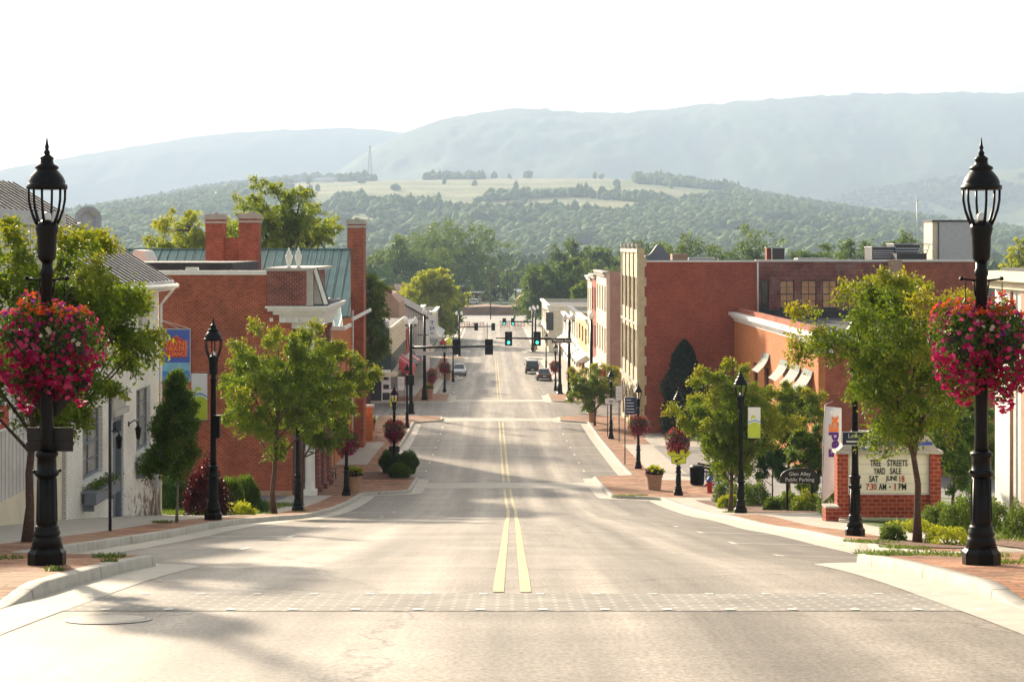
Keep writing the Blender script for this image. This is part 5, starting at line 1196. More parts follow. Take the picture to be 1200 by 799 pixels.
m = MB(); m.box(la0+0.15, la0+0.5, 99.4, 133.8, -5.05, -4.72); B.part(m, 'parapet', M['rbrick']); m = MB(); m.box(la0+0.5, la0+20, 99.8, 133.8, -5.7, -5.5); B.part(m, 'roof', M['tar'])
def striped_awning(B, u0, u1, z1, drop, out_, c):
    n = 12; vs = []; m = MB(); ns = 10
    for k in range(ns):
        m.m = k % 2; a, b = u0+(u1-u0)*k/ns, u0+(u1-u0)*(k+1)/ns
        pts = [(c-0.05-out_*math.sin(q*math.pi/2*0.9)**1.0*0+(-out_)*(q**1.3), z1-drop*(q**0.75)) for q in np.linspace(0, 1, 6)]
        for j in range(5): m.quad((pts[j][0], a, pts[j][1]), (pts[j][0], b, pts[j][1]), (pts[j+1][0], b, pts[j+1][1]), (pts[j+1][0], a, pts[j+1][1]))
    return B.part(m, 'awning', [M['awnw'], M['awng']], smooth=False)
M['awnw'] = plain('pale_awning_stripe', (0.16, 0.18, 0.165), 0.8, 0.05)
M['awng'] = plain('green_awning_stripe', (0.02, 0.06, 0.045), 0.7, 0.05)
for a, b in ((100.9, 104.0), (104.9, 108.0), (109.2, 112.2), (116.6, 119.4)): striped_awning(B, a, b, -7.3, 1.25, 0.8, la0)

# tall red brick building with yellow stone front
B = Bld('tall_red_brick_building', 'tall building with a blank red brick side and a yellow stone street front', 'building', 15, 142)
la1 = 10.72; F = ('S', la1, 1); d0, d1 = 134.0, 151.3
X1 = rl(19.4, 134)
m = MB(); m.box(la1+0.45, X1, d0, d0+0.4, -15.4, -1.15); B.part(m, 'side_wall', M['rbrick2']); m = MB(); m.box(la1+.45, X1, d1-.4, d1, -15.4, -1.5); B.part(m, 'rear_wall', M['rbrick2'])
m = MB(); m.box(la1+0.45, X1, d0-0.04, d0+0.44, -1.15, -1.02); B.part(m, 'coping', M['white'])
ops = []
nbay = 4; L = (d1-d0-1.2)/nbay
for i in range(nbay):
    a = d0+0.8+i*L
    for z0, z1 in ((-9.6, -6.6), (-5.0, -2.4)): ops += [(a+0.5, a+L*0.46, z0, z1), (a+L*0.54, a+L-0.3, z0, z1)]
    ops.append((a+0.55, a+L-0.45, -14.5, -11.6))
m = MB(); wall(m, F, d0-0.05, d1, -15.4, -0.1, ops, 0.47); B.part(m, 'front_wall', M['lime'])
for o in ops:
    B.win(F, *o, cols=2 if o[3] < -11 else 1, rows=2, fm='dark' if o[3] < -11 else 'cream', t=0.2)
m = MB()
for i in range(nbay+1):
    a = d0+0.4+i*L; fb(m, F, a-0.2, a+0.2, -10.8, 0.25 if i in (0, 1, 3, 4) else 0.05, -0.10, -0.002); m.box(la1-0.16, la1+0.2, a-0.25, a+0.25, 0.05, 0.32)
fb(m, F, d0, d1, -10.95, -10.7, -0.2, -0.004); fb(m, F, d0, d1, -6.2, -6.0, -0.1, -0.004); fb(m, F, d0, d1, -0.4, -0.1, -0.12, -0.004)
B.part(m, 'pilasters', M['stone'])
for i in range(nbay):
    m = MB(); a = d0+0.8+i*L; n = 10; c = a+L/2; pts = [(c-1.4*math.cos(math.pi*k/n), -12.7+1.2*math.sin(math.pi*k/n)) for k in range(n+1)]; po = [(c-1.6*math.cos(math.pi*k/n), -12.7+1.42*math.sin(math.pi*k/n)) for k in range(n+1)]
    m.add([(la1-0.1, p[0], p[1]) for p in pts]+[(la1-0.1, p[0], p[1]) for p in po]+[(la1-0.005, p[0], p[1]) for p in po], [(k, k+1, n+1+k+1, n+1+k) for k in range(n)]+[(n+1+k, n+2+k, 2*n+3+k, 2*n+2+k) for k in range(n)]); B.part(m, 'arch', M['stone'])
m = MB()
for k in range(9): z = -13.9+k*1.55; m.box(la1-0.04, la1+0.62, d0-0.08, d0-0.002, z, z+0.7)
B.part(m, 'quoins', M['lime'])
m = MB(); m.box(la1+0.5, X1, d0+0.4, d1-.4, -2.0, -1.8); B.part(m, 'roof', M['tar']); m = MB(); m.tube([(X1-0.12, d0-0.1, -1.2), (X1-0.12, d0-0.1, -5.2)], 0.07, 6); B.part(m, 'downspout', M['white'])
t = Bld('curved_gable', 'dark curved gable standing above the flat roof of the tall brick building', 'gable', 13, 150, -1.9)
d = 150.6; n = 24; pts = []
for k in range(n+1):
    f = k/n; x = 752+48*f; y = 303-14*math.exp(-((f-0.42)/0.17)**2)-3*(1 if 0.05 < f < 0.95 else 0); pts.append((pl(x, d), zz(y, d)))
m = MB(); m.add([(p[0], yy, p[1]) for yy in (d-0.2, d+0.2) for p in pts]+[(p[0], yy, -1.9) for yy in (d-0.2, d+0.2) for p in pts], [f for k in range(n) for f in ((k, k+1, 2*n+2+k+1, 2*n+2+k), (n+1+k+1, n+1+k, 3*n+3+k, 3*n+3+k+1), (k+1, k, n+1+k, n+1+k+1))]); t.part(m, 'gable_wall', M['grey'])
def roofunit(x0, x1, y0, y1, d, dep, label, mat='dark', name='roof_unit', cat='roof unit', extra=True):
    t = thing(name, label, cat, (px((x0+x1)/2, d), d, zz(y1, d))); w = (x1-x0)*d/2000; h = (y1-y0)*d/2000
    MB().box(-w/2, w/2, 0, dep, 0, h).build('casing', M[mat], t)
    if extra:
        m = MB(); m.box(-w/2-0.05, w/2+0.05, -0.05, dep+0.05, h, h+0.08)
        for k in range(4): m.box(-w/2+0.1, w/2-0.1, -0.03, 0, h*(0.2+0.17*k), h*(0.27+0.17*k))
        m.build('trim', M['lgrey'], t)
    return t
roofunit(788, 806, 297.5, 305, 146, 2, 'small tan box on the roof beside the curved gable', 'tbrick', extra=False)
roofunit(808, 838, 302, 306, 147, 2, 'low flat skylight frame on the roof of the tall brick building', 'lgrey', 'skylight', 'skylight', False)

# dark brick building with the row of windows
B = Bld('dark_brick_building', 'dark weathered brick building with a row of tall windows coloured with an orange sky reflection', 'building', 28, 142)
d = 137.0; F = ('C', d, 1); u0 = rl(19.6, d); u1 = rl(px(1043, d), d); u2 = rl(px(1145, d), d)
ops = []
for x0, x1 in ((892, 901), (914, 931), (939, 957), (964, 981), (994, 1013)): ops.append((pl(x0, d), pl(x1, d), zz(361, d), zz(328.5, d)))
m = MB(); wall(m, F, u0, u1, -14, -1.15, ops, 0.4); B.part(m, 'wall', M['dbrick']); m = MB(); m.box(u0, u2, 150, 150.4, -14, -1.2); B.part(m, 'rear_wall', M['dbrick'])
m = MB(); m.box(u1, u2, d, d+0.4, -14, -1.15); B.part(m, 'right_wall', M['rbrick']); m = MB(); m.box(u0-.05, u2, d-0.08, d+0.45, -1.15, -0.98); B.part(m, 'coping', M['white'])
m = MB(); m.box(pl(1040, d), pl(1056, d), d-0.3, d-.01, -3, -1.0); B.part(m, 'pier', M['tbrick'])
for i, o in enumerate(ops): B.win(F, *o, cols=2, rows=4, fm='dark', gl='glass' if i == 0 else 'orange_reflection', t=0.15, sill='dark')
m = MB(); m.box(u0, u2, d+0.4, 150, -2.0, -1.8); B.part(m, 'roof', M['tar'])
m = MB(); m.box(u0-0.3, u0+7, d-2.0, d-0.02, -6.0, zz(363, d)); B.part(m, 'lower_roof', M['tar'])
roofunit(905, 919, 291, 305, 140, 1.2, 'black square roof chimney above the row of windows', 'dark', 'roof_chimney', 'chimney', False)
t = thing('roof_chimney', 'short brick stub beside the black roof chimney', 'chimney', (px(903.5, 141), 141, zz(305, 141))); MB().box(-0.35, 0.12, 0, 0.9, 0, 1.0).build('stack', M['rbrick'], t); MB().box(-0.4, 0.17, -0.05, 0.95, 1.0, 1.08).build('cap', M['stone'], t)
roofunit(1022, 1049, 290, 305, 143, 3, 'grey rooftop air unit left of the taller one', 'dark')
roofunit(1048, 1078, 286.5, 305, 145, 3, 'taller grey rooftop air unit beside the ladder frame', 'dark')
roofunit(1051, 1086, 297, 305, 140, 2, 'low black rooftop tank in front of the air units', 'tar', extra=False)
roofunit(935, 975, 302.5, 306, 144, 2, 'low pale skylight on the roof right of the black chimney', 'lgrey', 'skylight', 'skylight', False)
B = Bld('roof_penthouse', 'tall white rooftop box with a dark rim behind the right street lamp', 'penthouse', rl(px(1118, 146), 146), 147, zz(306, 146))
m = MB(); m.box(pl(1100, 146), pl(1143, 146), 146, 149, zz(306, 146), zz(260, 146)); B.part(m, 'wall', M['lgrey']); m = MB(); m.box(pl(1093, 146), pl(1100, 146)-.01, 146.1, 149, zz(306, 146), zz(260, 146)); B.part(m, 'side_wall', M['cream'])
m = MB(); m.box(pl(1092, 146), pl(1144, 146), 145.9, 149.1, zz(260, 146), zz(258, 146)); m.box(pl(1099.4, 146), pl(1100.4, 146), 145.95, 146, zz(306, 146), zz(260, 146)); B.part(m, 'rim', M['dark'])
t = thing('roof_mast', 'thin pale mast standing on the roof left of the white penthouse', 'mast', (px(1075, 147), 147, zz(300, 147))); MB().tube([(0, 0, 0), (0, 0, 4.7)], 0.05, 6).build('pole', M['lgrey'], t); MB().lathe([(0.02, 4.7), (0.1, 4.8), (0.02, 4.95)], 8).build('cap', M['lgrey'], t)
t = thing('roof_ladder', 'metal ladder frame between the roof units and the white penthouse', 'ladder', (px(1083, 143), 143, zz(305, 143)))
m = MB()
for s in (-0.35, 0.35): m.tube([(s-0.3, 0, 0), (s+0.1, 0, 1.35)], 0.035, 5)
for k in range(4): m.box(-0.65+0.1*k, 0.4+0.1*k-0.3, -0.03, 0.03, 0.25+0.3*k, 0.3+0.3*k)
m.box(-0.8, 0.7, -0.05, 0.05, 1.3, 1.38); m.build('frame', M['lgrey'], t)

# right row beyond the side street
shop('cream_front_building', 'tall pinkish brick building with a cream street front and heavy cornice', 1, 171, 187, zz(319, 171), 'cream', cornm='stone', rows=2, nw=4, camwall='tbrick', awn=('red', 'white'))
shop('brown_brick_building', 'narrow brown brick building squeezed between two cream fronts', 1, 187.2, 196, zz(322, 187), 'rbrick2', rows=2, nw=2, cornm='stone')
shop('narrow_cream_building', 'narrow pale building whose parapet ends the tall right row', 1, 196.2, 204, zz(324, 196), 'cream', rows=2, nw=2)
shop('ochre_shop', 'ochre yellow shop with white awnings on the right row', 1, 204.2, 226, zz(374, 205), 'ochre', rows=1, nw=3, awn=('white', 'white', 'green'))
shop('pale_shop', 'low pale yellow shop with a dark roof edge on the right row', 1, 226.2, 250, zz(366, 226), 'cream', cornm='dark', rows=1, nw=4, awn=('white',))
shop('cream_corner_shop', 'cream corner shop before the second crossing on the right', 1, 250.2, 273.5, zz(372, 250), 'white', rows=1, nw=4, awn=('orange', 'white'))
B = shop('cream_gabled_building', 'cream walled building with a dark framed panel facing up the street', 1, 291, 330, zz(358, 291), 'cream', rows=1, nw=4, camwall='cream', lat=9.0)
d = 290.9; m = MB(); m.box(pl(640, d), pl(648.5, d), d-0.08, d-.01, zz(387, d), zz(366, d)); B.part(m, 'dark_panel', M['dark']); m = MB(); m.box(pl(636, d), pl(655, d), d-0.15, d-0.01, zz(364, d), zz(362, d)); B.part(m, 'band', M['white'])
# ------------------------------------------------------------------ traffic signals
def globe(m_root, x, z, y=0.0, s=1.0):
    MB().lathe([(0.05*s, 0), (0.12*s, 0.05*s), (0.14*s, 0.12*s)], 10, (x, y, z)).build('lamp_collar', M['black'], m_root)
    MB().lathe([(0.12*s, 0), (0.2*s, 0.12*s), (0.22*s, 0.3*s), (0.17*s, 0.5*s), (0.06*s, 0.62*s), (0.01*s, 0.72*s)], 14, (x, y, z+0.12*s)).build('lamp_globe', M['frost'], m_root, smooth=True)
def head(root, x, z, y, front, lit, s=1.0):
    m = MB(); q = -1 if front else 1
    m.box(x-0.36*s, x+0.36*s, y-0.02, y+0.02, z-0.7*s, z+0.7*s); m.box(x-0.19*s, x+0.19*s, y-0.15 if front else y, y if front else y+0.15, z-0.56*s, z+0.56*s)
    m.box(x-0.19*s, x+0.19*s, y if front else y-0.16, y+0.16 if front else y, z-0.5*s, z+0.5*s)
    h = m.build('signal_head', M['black'], root)
    for i, zz_ in enumerate((0.37, 0, -0.37)):
        zc = z+zz_*s; n = 12; yy = y+q*0.152; v = MB()
        vs = []
        for k in range(n+1):
            a = math.pi*(-0.15+1.3*k/n); vs += [(x+0.17*s*math.cos(a), yy, zc+0.17*s*math.sin(a)), (x+0.17*s*math.cos(a), yy+q*0.22, zc+0.17*s*math.sin(a))]
        v.add(vs, [(2*k, 2*k+1, 2*k+3, 2*k+2) for k in range(n)]); v.build('visor', M['black'], h)
        l = MB(); l.lathe([(0.145*s, 0), (0.1*s, 0.02), (0, 0.03)], 14); lit_ = lit and i == 2
        o = l.build('lens', M['golight'] if lit_ else M['dark'], h); o.location = (x, yy, zc); o.rotation_euler = (R(90) if front else R(-90), 0, 0)
    return h
def signal_pole(label, x, d, top, arm_x=None, arm_z=0, heads=(), twin=True, front=True, hs=1.0):
    loc = xat(x, d); H_ = top-loc[2]; t = thing('traffic_signal', label, 'traffic light', loc)
    MB().lathe([(0.36, 0), (0.36, 0.12), (0.28, 0.2), (0.26, 0.9), (0.2, 1.0), (0.24, 1.06), (0.15, 1.2)], 8).build('base', M['black'], t)
    MB().lathe([(0.17, 1.1), (0.12, H_)], 12).build('pole', M['black'], t, smooth=True)
    if twin:
        m = MB(); m.tube([(-0.4, 0, H_-0.15), (-0.25, 0, H_-0.3), (0, 0, H_-0.3), (0.25, 0, H_-0.3), (0.4, 0, H_-0.15)], 0.035, 6); m.build('lamp_arm', M['black'], t)
        globe(t, -0.4, H_-0.15); globe(t, 0.4, H_-0.15)
    else: globe(t, 0, H_)
    if arm_x is not None:
        ax = (arm_x-x)*d/2000.; az = arm_z-loc[2]
        MB().tube([(0, 0, az), (ax, 0, az+0.12)], [0.12, 0.07], 8).build('mast_arm', M['black'], t)
        for hx in heads:
            head(t, (hx-x)*d/2000., az+0.05, -0.12 if front else 0.12, front, front, hs)
    return t
d = 169.5
sr = signal_pole('tall black signal mast on the right far corner carrying two lit green lights and a street name plate', 667, d, zz(374, d)-0.1, 581, zz(397.3, d), (596, 629.5), True, True)
sr['label'] = 'right corner signal mast with two lit green lights and twin white globes'
# street name plate on the right mast
t = thing('street_name_sign', 'black street name plate reading Wayne Ave on the right signal mast', 'street sign', (px(658, d), d-0.16, zz(398.6, d)))
MB().box(-0.98, 0.98, -0.02, 0.02, -0.26, 0.2).build('plate', M['ink'], t); MB().box(-1.0, 1.0, -0.015, 0.015, 0.2, 0.23).box(-1.0, 1.0, -0.015, 0.015, -0.29, -0.26).build('rim', M['signw'], t)
text('lettering', 'Wayne Ave', 0.37, (0, -0.026, -0.03), M['signw'], t, bold=0.006)
d = 153.
sl_ = signal_pole('left near corner signal mast seen from behind, with twin white globes', 481.5, d+0.3, zz(380, d), 578, zz(407.5, d), (535, 573), True, False)
m = MB(); m.box(0.4, 2.6, -0.1, -0.06, 5.25, 5.6); m.build('name_plate_back', M['lgrey'], sl_)
signal_pole('left corner lamp mast with one white globe above the side street', 497.5, 170.5, zz(367, 170)-.3, None, 0, (), False)
signal_pole('right lamp mast with one white globe in front of the cream parapets', 693, 152.2, zz(373, 152)-.2, None, 0, (), False)
t = signal_pole('black utility pole with a control box on the right near corner', 656, 180, zz(405, 180), None, 0, (), False); t['label'] = 'short globe lamp beside the basket on the sunny right pavement'
d = 276.
signal_pole('distant left signal mast with globes at the second crossing', 538, d-1, zz(369, d), 580, zz(383, d), (558, 578), True, False, 0.85)
d = 291.
signal_pole('distant right signal mast with globes at the second crossing', 624, d, zz(364, d), 585, zz(377.2, d), (591, 601), True, True, 0.85)
signal_pole('distant right lamp mast behind the second crossing mast', 627.5, 300, zz(362, 300), None, 0, (), True)
def box_on_pole(x, d, y0, y1, w, dx, label):
    t = thing('control_box', label, 'control box', (px(x+dx, d), d-0.14, zz(y1, d))); h = (y1-y0)*d/2000; MB().box(-w/2, w/2, -0.1, 0.1, 0, h).build('casing', M['black'], t); MB().box(-w/2-0.02, w/2+0.02, -0.12, 0.12, h, h+0.03).build('lid', M['black'], t)
box_on_pole(250, 44.6, 487, 512, 0.16, 5.5, 'small black box fixed to the lamp post with the green leaf banner')
box_on_pole(482, 153, 440, 451, 0.75, -1.5, 'black control box on the left near signal mast')

# ---- signs on posts
def sign_back(label, loc, diamond=True, plate=True, front=False, s=1.0):
    t = thing('crossing_sign', label, 'road sign', loc)
    fm = M['signy'] if front else M['ink']
    q = 0.62*s
    if diamond:
        m = MB(); y = -0.115 if front else 0.115
        m.prism([(0, -q), (q, 0), (0, q), (-q, 0)], 1, y-0.004, y+0.004); m.build('diamond', fm, t)
        if front:
            k = MB(); k.box(-0.05, 0.05, -0.126, -0.12, -0.05, 0.25); k.lathe([(0.06, 0), (0.06, 0.01)], 10, (0, -0.13, 0.32)); k.build('walker_mark', M['ink'], t)
    if plate:
        y = -0.115 if front else 0.112
        m = MB(); m.box(-0.36*s, 0.36*s, y-0.035, y-0.028, -0.52, -0.14) if front else (m.box(-0.36*s, -0.07*s, y-0.004, y+0.004, -q-0.46*s, -q-0.1*s), m.box(0.02*s, 0.34*s, y-0.02, y-0.012, -q-0.46*s, -q-0.1*s), m.box(-0.3, .3, y-.05, y-.03, -q-.3, -q-.26))
        m.build('arrow_plate', fm, t)
        if front:
            k = MB(); zc = -0.33; y0_ = -0.152; k.prism([(-0.2, zc-0.12), (-0.03, zc-0.12), (-0.08, zc-0.07), (0.2, zc+0.08), (0.16, zc+0.13), (-0.11, zc-0.02), (-0.17, zc+0.04)], 1, -0.155, -0.151); k.build('arrow', M['ink'], t)
            e_ = MB()
            for (a, b, c, dd) in ((-0.36, 0.36, -0.52, -0.5), (-0.36, 0.36, -0.16, -0.14), (-0.36, -0.34, -0.5, -0.16), (0.34, 0.36, -0.5, -0.16)): e_.box(a, b, -0.155, -0.151, c, dd)
            e_.build('border', M['ink'], t)
    return t
l0 = xat(55, 21.3); sign_back('dark back of the diamond crossing sign on the near left lamp post', (l0[0]+0.02, l0[1], l0[2]+2.3), s=0.83)
MB_ = MB()
l1 = xat(795, 84); sign_back('bright yellow diamond crossing sign with an arrow plate on the right', (l1[0], l1[1]-0.05, l1[2]+2.1), front=True, s=1.0)
l2 = xat(462, 99.5); sign_back('dark back of the crossing sign over the tall grass clumps', (l2[0], l2[1], l2[2]+2.35), s=0.9)
def lamp_banner(label, x, d, x0, x1, y0, y1, leafy):
    w = abs(x1-x0)*d/2000; h = (y1-y0)*d/2000; t = thing('lamp_banner', label, 'banner', (px((x0+x1)/2, d), d-0.02, zz(y1, d)))
    MB().box(-w/2, w/2, -0.012, 0.012, 0, h).build('cloth', M['signw'], t)
    s = 1 if x0 > x else -1; b = MB()
    for z in (h+0.02, -0.02): b.tube([(-s*(w/2+0.16), 0, z), (s*(w/2+0.02), 0, z)], 0.015, 5)
    b.build('banner_arm', M['black'], t)
    m = MB(); n = 10
    pts = [(-w/2+w*k/n, h*(0.42+0.10*math.sin(k/n*3.0))) for k in range(n+1)]; m.add([(-w/2+.001, -0.016, 0.01)]+[(p[0], -0.016, p[1]) for p in pts]+[(w/2-.001, -0.016, 0.01)], [tuple(range(n+3))])
    for j in range(5):
        a = R(60+22*j); c = (-0.05*w, h*0.6); L = 0.32*w*(1.1-0.1*abs(j-2)); nx, nz = math.cos(a), math.sin(a)
        m.add([(c[0]+nx*0.06, -0.016-.001*j, c[1]+nz*0.06), (c[0]+nx*L*0.6-nz*0.045, -0.016-.001*j, c[1]+nz*L*0.6+nx*0.045), (c[0]+nx*L, -0.016-.001*j, c[1]+nz*L*1.2), (c[0]+nx*L*0.6+nz*0.045, -0.016-.001*j, c[1]+nz*L*0.6-nx*0.045)], [(0, 1, 2, 3)])
    m.build('leaf_print', M['limeg'], t); k = MB(); k.add([(-w/2+w*q/n, -0.021, h*(0.47+0.08*math.sin(q/n*3.0))+e_) for e_ in (0, 0.05) for q in range(n+1)], [(q, q+1, n+2+q, n+1+q) for q in range(n)]); k.build('swoosh_print', M['sky_print'], t)
lamp_banner('white banner with a green leaf design hung on the lamp post beside the blue banner', 250, 44.6, 224.5, 243, 438, 492, True)
lamp_banner('white and lime green banner hung right of the lamp post by the yellow green tree', 868, 62.3, 876.5, 891, 477, 513, True)
lamp_banner('small lime green banner on the left pavement below the white poster board', 466, 150, 457, 465, 456, 476, True)
def post_sign(name, label, x, d, y0, y1, w_px, mat, lines=4, base=True, linem='signw', poles=1, textrows=None, cat='sign'):
    loc = xat(x, d); w = w_px*d/2000; z0 = zz(y1, d)-loc[2]; z1 = zz(y0, d)-loc[2]; t = thing(name, label, cat, loc)
    MB().box(-w/2, w/2, -0.05, -0.02, z0, z1).build('board', M[mat], t); e_ = 0.025
    MB().box(-w/2, w/2, -0.056, -0.051, z1-e_, z1).box(-w/2, w/2, -0.056, -0.051, z0, z0+e_).box(-w/2, -w/2+e_, -0.056, -0.051, z0, z1).box(w/2-e_, w/2, -0.056, -0.051, z0, z1).build('border', M[linem], t)
    m = MB()
    if poles == 1: m.tube([(-w/2+0.02 if w_px > 12 else 0, 0, 0), (-w/2+0.02 if w_px > 12 else 0, 0, z1)], 0.035, 8)
    else: m.tube([(-w/2+0.05, 0, 0), (-w/2+0.05, 0, z1)], 0.035, 8); m.tube([(w/2-0.05, 0, 0), (w/2-0.05, 0, z1)], 0.035, 8)
    m.build('post', M['dark'], t)
    k = MB(); r = random.Random(x)
    for i in range(lines):
        z = z1-(i+1)*(z1-z0)/(lines+1); k.box(-w*0.38, -w*0.38+w*(0.35+0.35*r.random()), -0.06, -0.0565, z-0.02, z+0.02)
    if lines: k.build('print', M[linem], t)
    return t
post_sign('direction_sign', 'navy blue direction board with white lines on a thin post beside the hanging flowers', 739.5, 108, 465, 486, 15, 'navy', 5)
post_sign('notice_sign', 'white notice board on a dark post between the low tree and the yellow stone front', 725.5, 126, 452, 469, 8, 'signw', 3, linem='lgrey')
t = post_sign('sign_post', 'tall thin black post with a sign seen edge on, before the white brick house door', 129, 36.6, 448, 460, 9, 'ink', 0)
post_sign('sign_post', 'thin grey post beside the lamp with the little plate on the right', 712, 131, 467, 473, 6, 'signw', 0)
t = thing('street_name_plate', 'small navy street plate with white lettering on the lamp post before the notice sign', 'street sign', (xat(1000.5, 39.8)[0], 39.8-0.12, zz(521, 39.8)))
MB().box(-0.3, 0.3, -0.012, 0.012, 0, 0.32).build('plate', M['navy'], t); MB().box(-0.3, 0.3, -0.018, -0.013, 0, 0.012).box(-0.3, 0.3, -0.018, -0.013, .308, 0.32).box(-0.3, -.288, -0.018, -0.013, 0.012, .308).box(.288, 0.3, -0.018, -0.013, 0.012, .308).build('border', M['signw'], t)
text('lettering', 'Lew-', 0.14, (-0.02, -0.016, 0.22), M['signw'], t); MB().box(-0.2, 0.22, -0.018, -0.013, 0.07, 0.11).build('print', M['signw'], t)
MB().tube([(0.02, 0.12, 0.1), (0.02, 0, 0.1)], 0.02, 6).build('clamp', M['black'], t)
t = thing('street_name_plate', 'small white plate on the lamp post beside the low tree', 'street sign', (xat(716, 128.8)[0], 128.7, zz(473, 128.8))); MB().box(-0.25, 0.25, -0.02, 0.02, 0, 0.42).build('plate', M['signw'], t); MB().box(-0.17, 0.17, -0.026, -0.021, 0.2, 0.26).box(-0.17, 0.17, -0.026, -0.021, 0.08, 0.13).build('print', M['navy'], t)
# arched parking sign
d = 66.; t = thing('parking_sign', 'low arched black sign with white lettering, Glen Alley Public Parking', 'sign', (px(937, d), d, g(10.5, d)+0.16))
w = 46*d/2000; z0 = zz(566, d)-t.location.z; z1 = zz(548, d)-t.location.z; n = 14
m = MB(); m.prism([(-w/2, z0), (w/2, z0)]+[(w/2*math.cos(math.pi*k/n)*1.0, z0+0.13+(z1-z0-0.13)*math.sin(math.pi*k/n)**0.75) for k in range(n+1)], 1, -0.03, 0.03); m.build('board', M['ink'], t)
for s in (-1, 1): MB().box(s*0.48-0.04, s*0.48+0.04, -0.02, 0.06, 0, z0+.02).build('post', M['black'], t)
text('lettering', 'Glen Alley', 0.2, (0, -0.035, z0+0.36), M['signw'], t); text('lettering', 'Public Parking', 0.2, (0, -0.035, z0+0.14), M['signw'], t)
# brick notice sign
d = 54.5; gz0 = g(11, d)+0.34; t = thing('notice_sign', 'brick framed notice sign advertising the Tree Streets yard sale', 'sign', (px(1041, d), d, gz0)); s_ = 2000/d
def sx_(x): return (x-1041)/s_
def sz_(y): return zz(y, d)-gz0
for a, b in ((980.5, 993), (1089, 1101.5)): MB().box(sx_(a), sx_(b), -0.12, 0.42, -0.1, sz_(531)).build('brick_pier', M['rbrick2'], t)
MB().box(sx_(993), sx_(1089), -0.02, 0.35, -0.1, sz_(579.5)).build('brick_base', M['rbrick2'], t)
MB().box(sx_(993)+.002, sx_(1089)-.002, 0.0, 0.3, sz_(579.5)+.002, sz_(531)).build('cabinet', M['signw'], t)
MB().box(sx_(995.5), sx_(1087), -0.012, -0.001, sz_(577.5), sz_(532.5)).build('letter_panel', M['ivory'], t)
m = MB()
for k in range(4): zq = sz_(577.5)+(k+0.5)*(sz_(532.5)-sz_(577.5))/4-0.16; m.box(sx_(996), sx_(1086.5), -0.016, -0.0125, zq, zq+0.012)
m.build('letter_rails', M['lgrey'], t)
rowz = [sz_(y) for y in (542.3, 551.6, 560.8, 570.0)]
def let(s, x0, x1, z, mt='ink', h=0.205):
    o = text('lettering', s, 0.3, (0, 0, 0), M[mt], t, bold=0.007); xs = [v.co.x for v in o.data.vertices]; ys = [v.co.y for v in o.data.vertices]
    kx = (sx_(x1)-sx_(x0))/(max(xs)-min(xs)); ky = h/(max(ys)-min(ys)) if s != '-' else 1
    o.scale = (kx, ky, 1); o.location = (sx_(x0)-min(xs)*kx, -0.02, z-(max(ys)+min(ys))/2*ky)
let('TREE', 1019.6, 1032.4, rowz[0]); let('STREETS', 1039.6, 1063.4, rowz[0]); let('YARD', 1023.8, 1037.2, rowz[1]); let('SALE', 1042.8, 1056, rowz[1]); let('SAT', 1018.4, 1029.2, rowz[2]); let('JUNE', 1038, 1051.4, rowz[2]); let('18', 1053.8, 1059.8, rowz[2], 'red')
let('7:30', 1015, 1027.2, rowz[3], 'red'); let('AM', 1029.6, 1038.4, rowz[3]); let('-', 1041.6, 1043.8, rowz[3]); let('1', 1048, 1049.6, rowz[3], 'red'); let('PM', 1053, 1061.8, rowz[3])
m = MB(); m.box(sx_(978.5), sx_(1103.5), -0.2, 0.5, sz_(531), sz_(527.5)); 
n = 10; prof = [(sx_(980), sz_(527.5))]+[(sx_(980+12*k/n), sz_(527.5-13*(k/n)**1.7)) for k in range(1, n+1)]+[(sx_(1000), sz_(505)), (sx_(1082), sz_(505))]+[(sx_(1102-12*k/n), sz_(527.5-13*(k/n)**1.7)) for k in range(n, -1, -1)]
m.prism(prof, 1, -0.08, 0.36); m.build('stone_cap', M['stone'], t)
m = MB(); m.lathe([(0.235, 0), (0.235, 0.02), (0, 0.021)], 28); o = m.build('emblem_ring', M['blue'], t); o.location = (sx_(1014), -0.085, sz_(517.5)); o.rotation_euler = (R(90), 0, 0)
m = MB(); m.lathe([(0.2, 0.0), (0.2, 0.028), (0, 0.029)], 28); o2 = m.build('emblem_disc', M['signw'], t); o2.location = (sx_(1014), -0.085, sz_(517.5)); o2.rotation_euler = (R(90), 0, 0)
MB().box(sx_(1012.5), sx_(1015.5), -0.12, -0.115, sz_(520), sz_(518.8)).box(sx_(1013.2), sx_(1014.8), -0.12, -0.115, sz_(522.5), sz_(521.5)).box(sx_(1010.5), sx_(1017.5), -0.12, -0.115, sz_(516), sz_(513)).build('emblem_mark', M['navy'], t)
MB().box(sx_(1023.5), sx_(1092), -0.086, -0.081, sz_(521.2), sz_(517.2)).build('blue_band', M['blue'], t)
MB().box(sx_(1023.5), sx_(1060), -0.086, -0.081, sz_(525.6), sz_(524.9)).build('red_rule', M['red'], t)
text('lettering', 'A', 0.34, (sx_(1033), -0.085, sz_(512.5)), M['navy'], t, bold=0.01)
t = thing('brick_plinth', 'small low brick block with a stone top at the left foot of the notice sign', 'plinth', (px(972.5, d-.6), d-0.7, gz0)); MB().box(-0.2, 0.2, -0.3, 0.3, -0.1, 0.36).build('brickwork', M['rbrick2'], t); MB().box(-0.22, 0.22, -0.32, 0.32, 0.36, 0.42).build('cap', M['stone'], t)
strip('stone_edging', np.array([10.2, 13.2]), np.array([53.2, 53.45]), M['stone'], 0.14, lift)
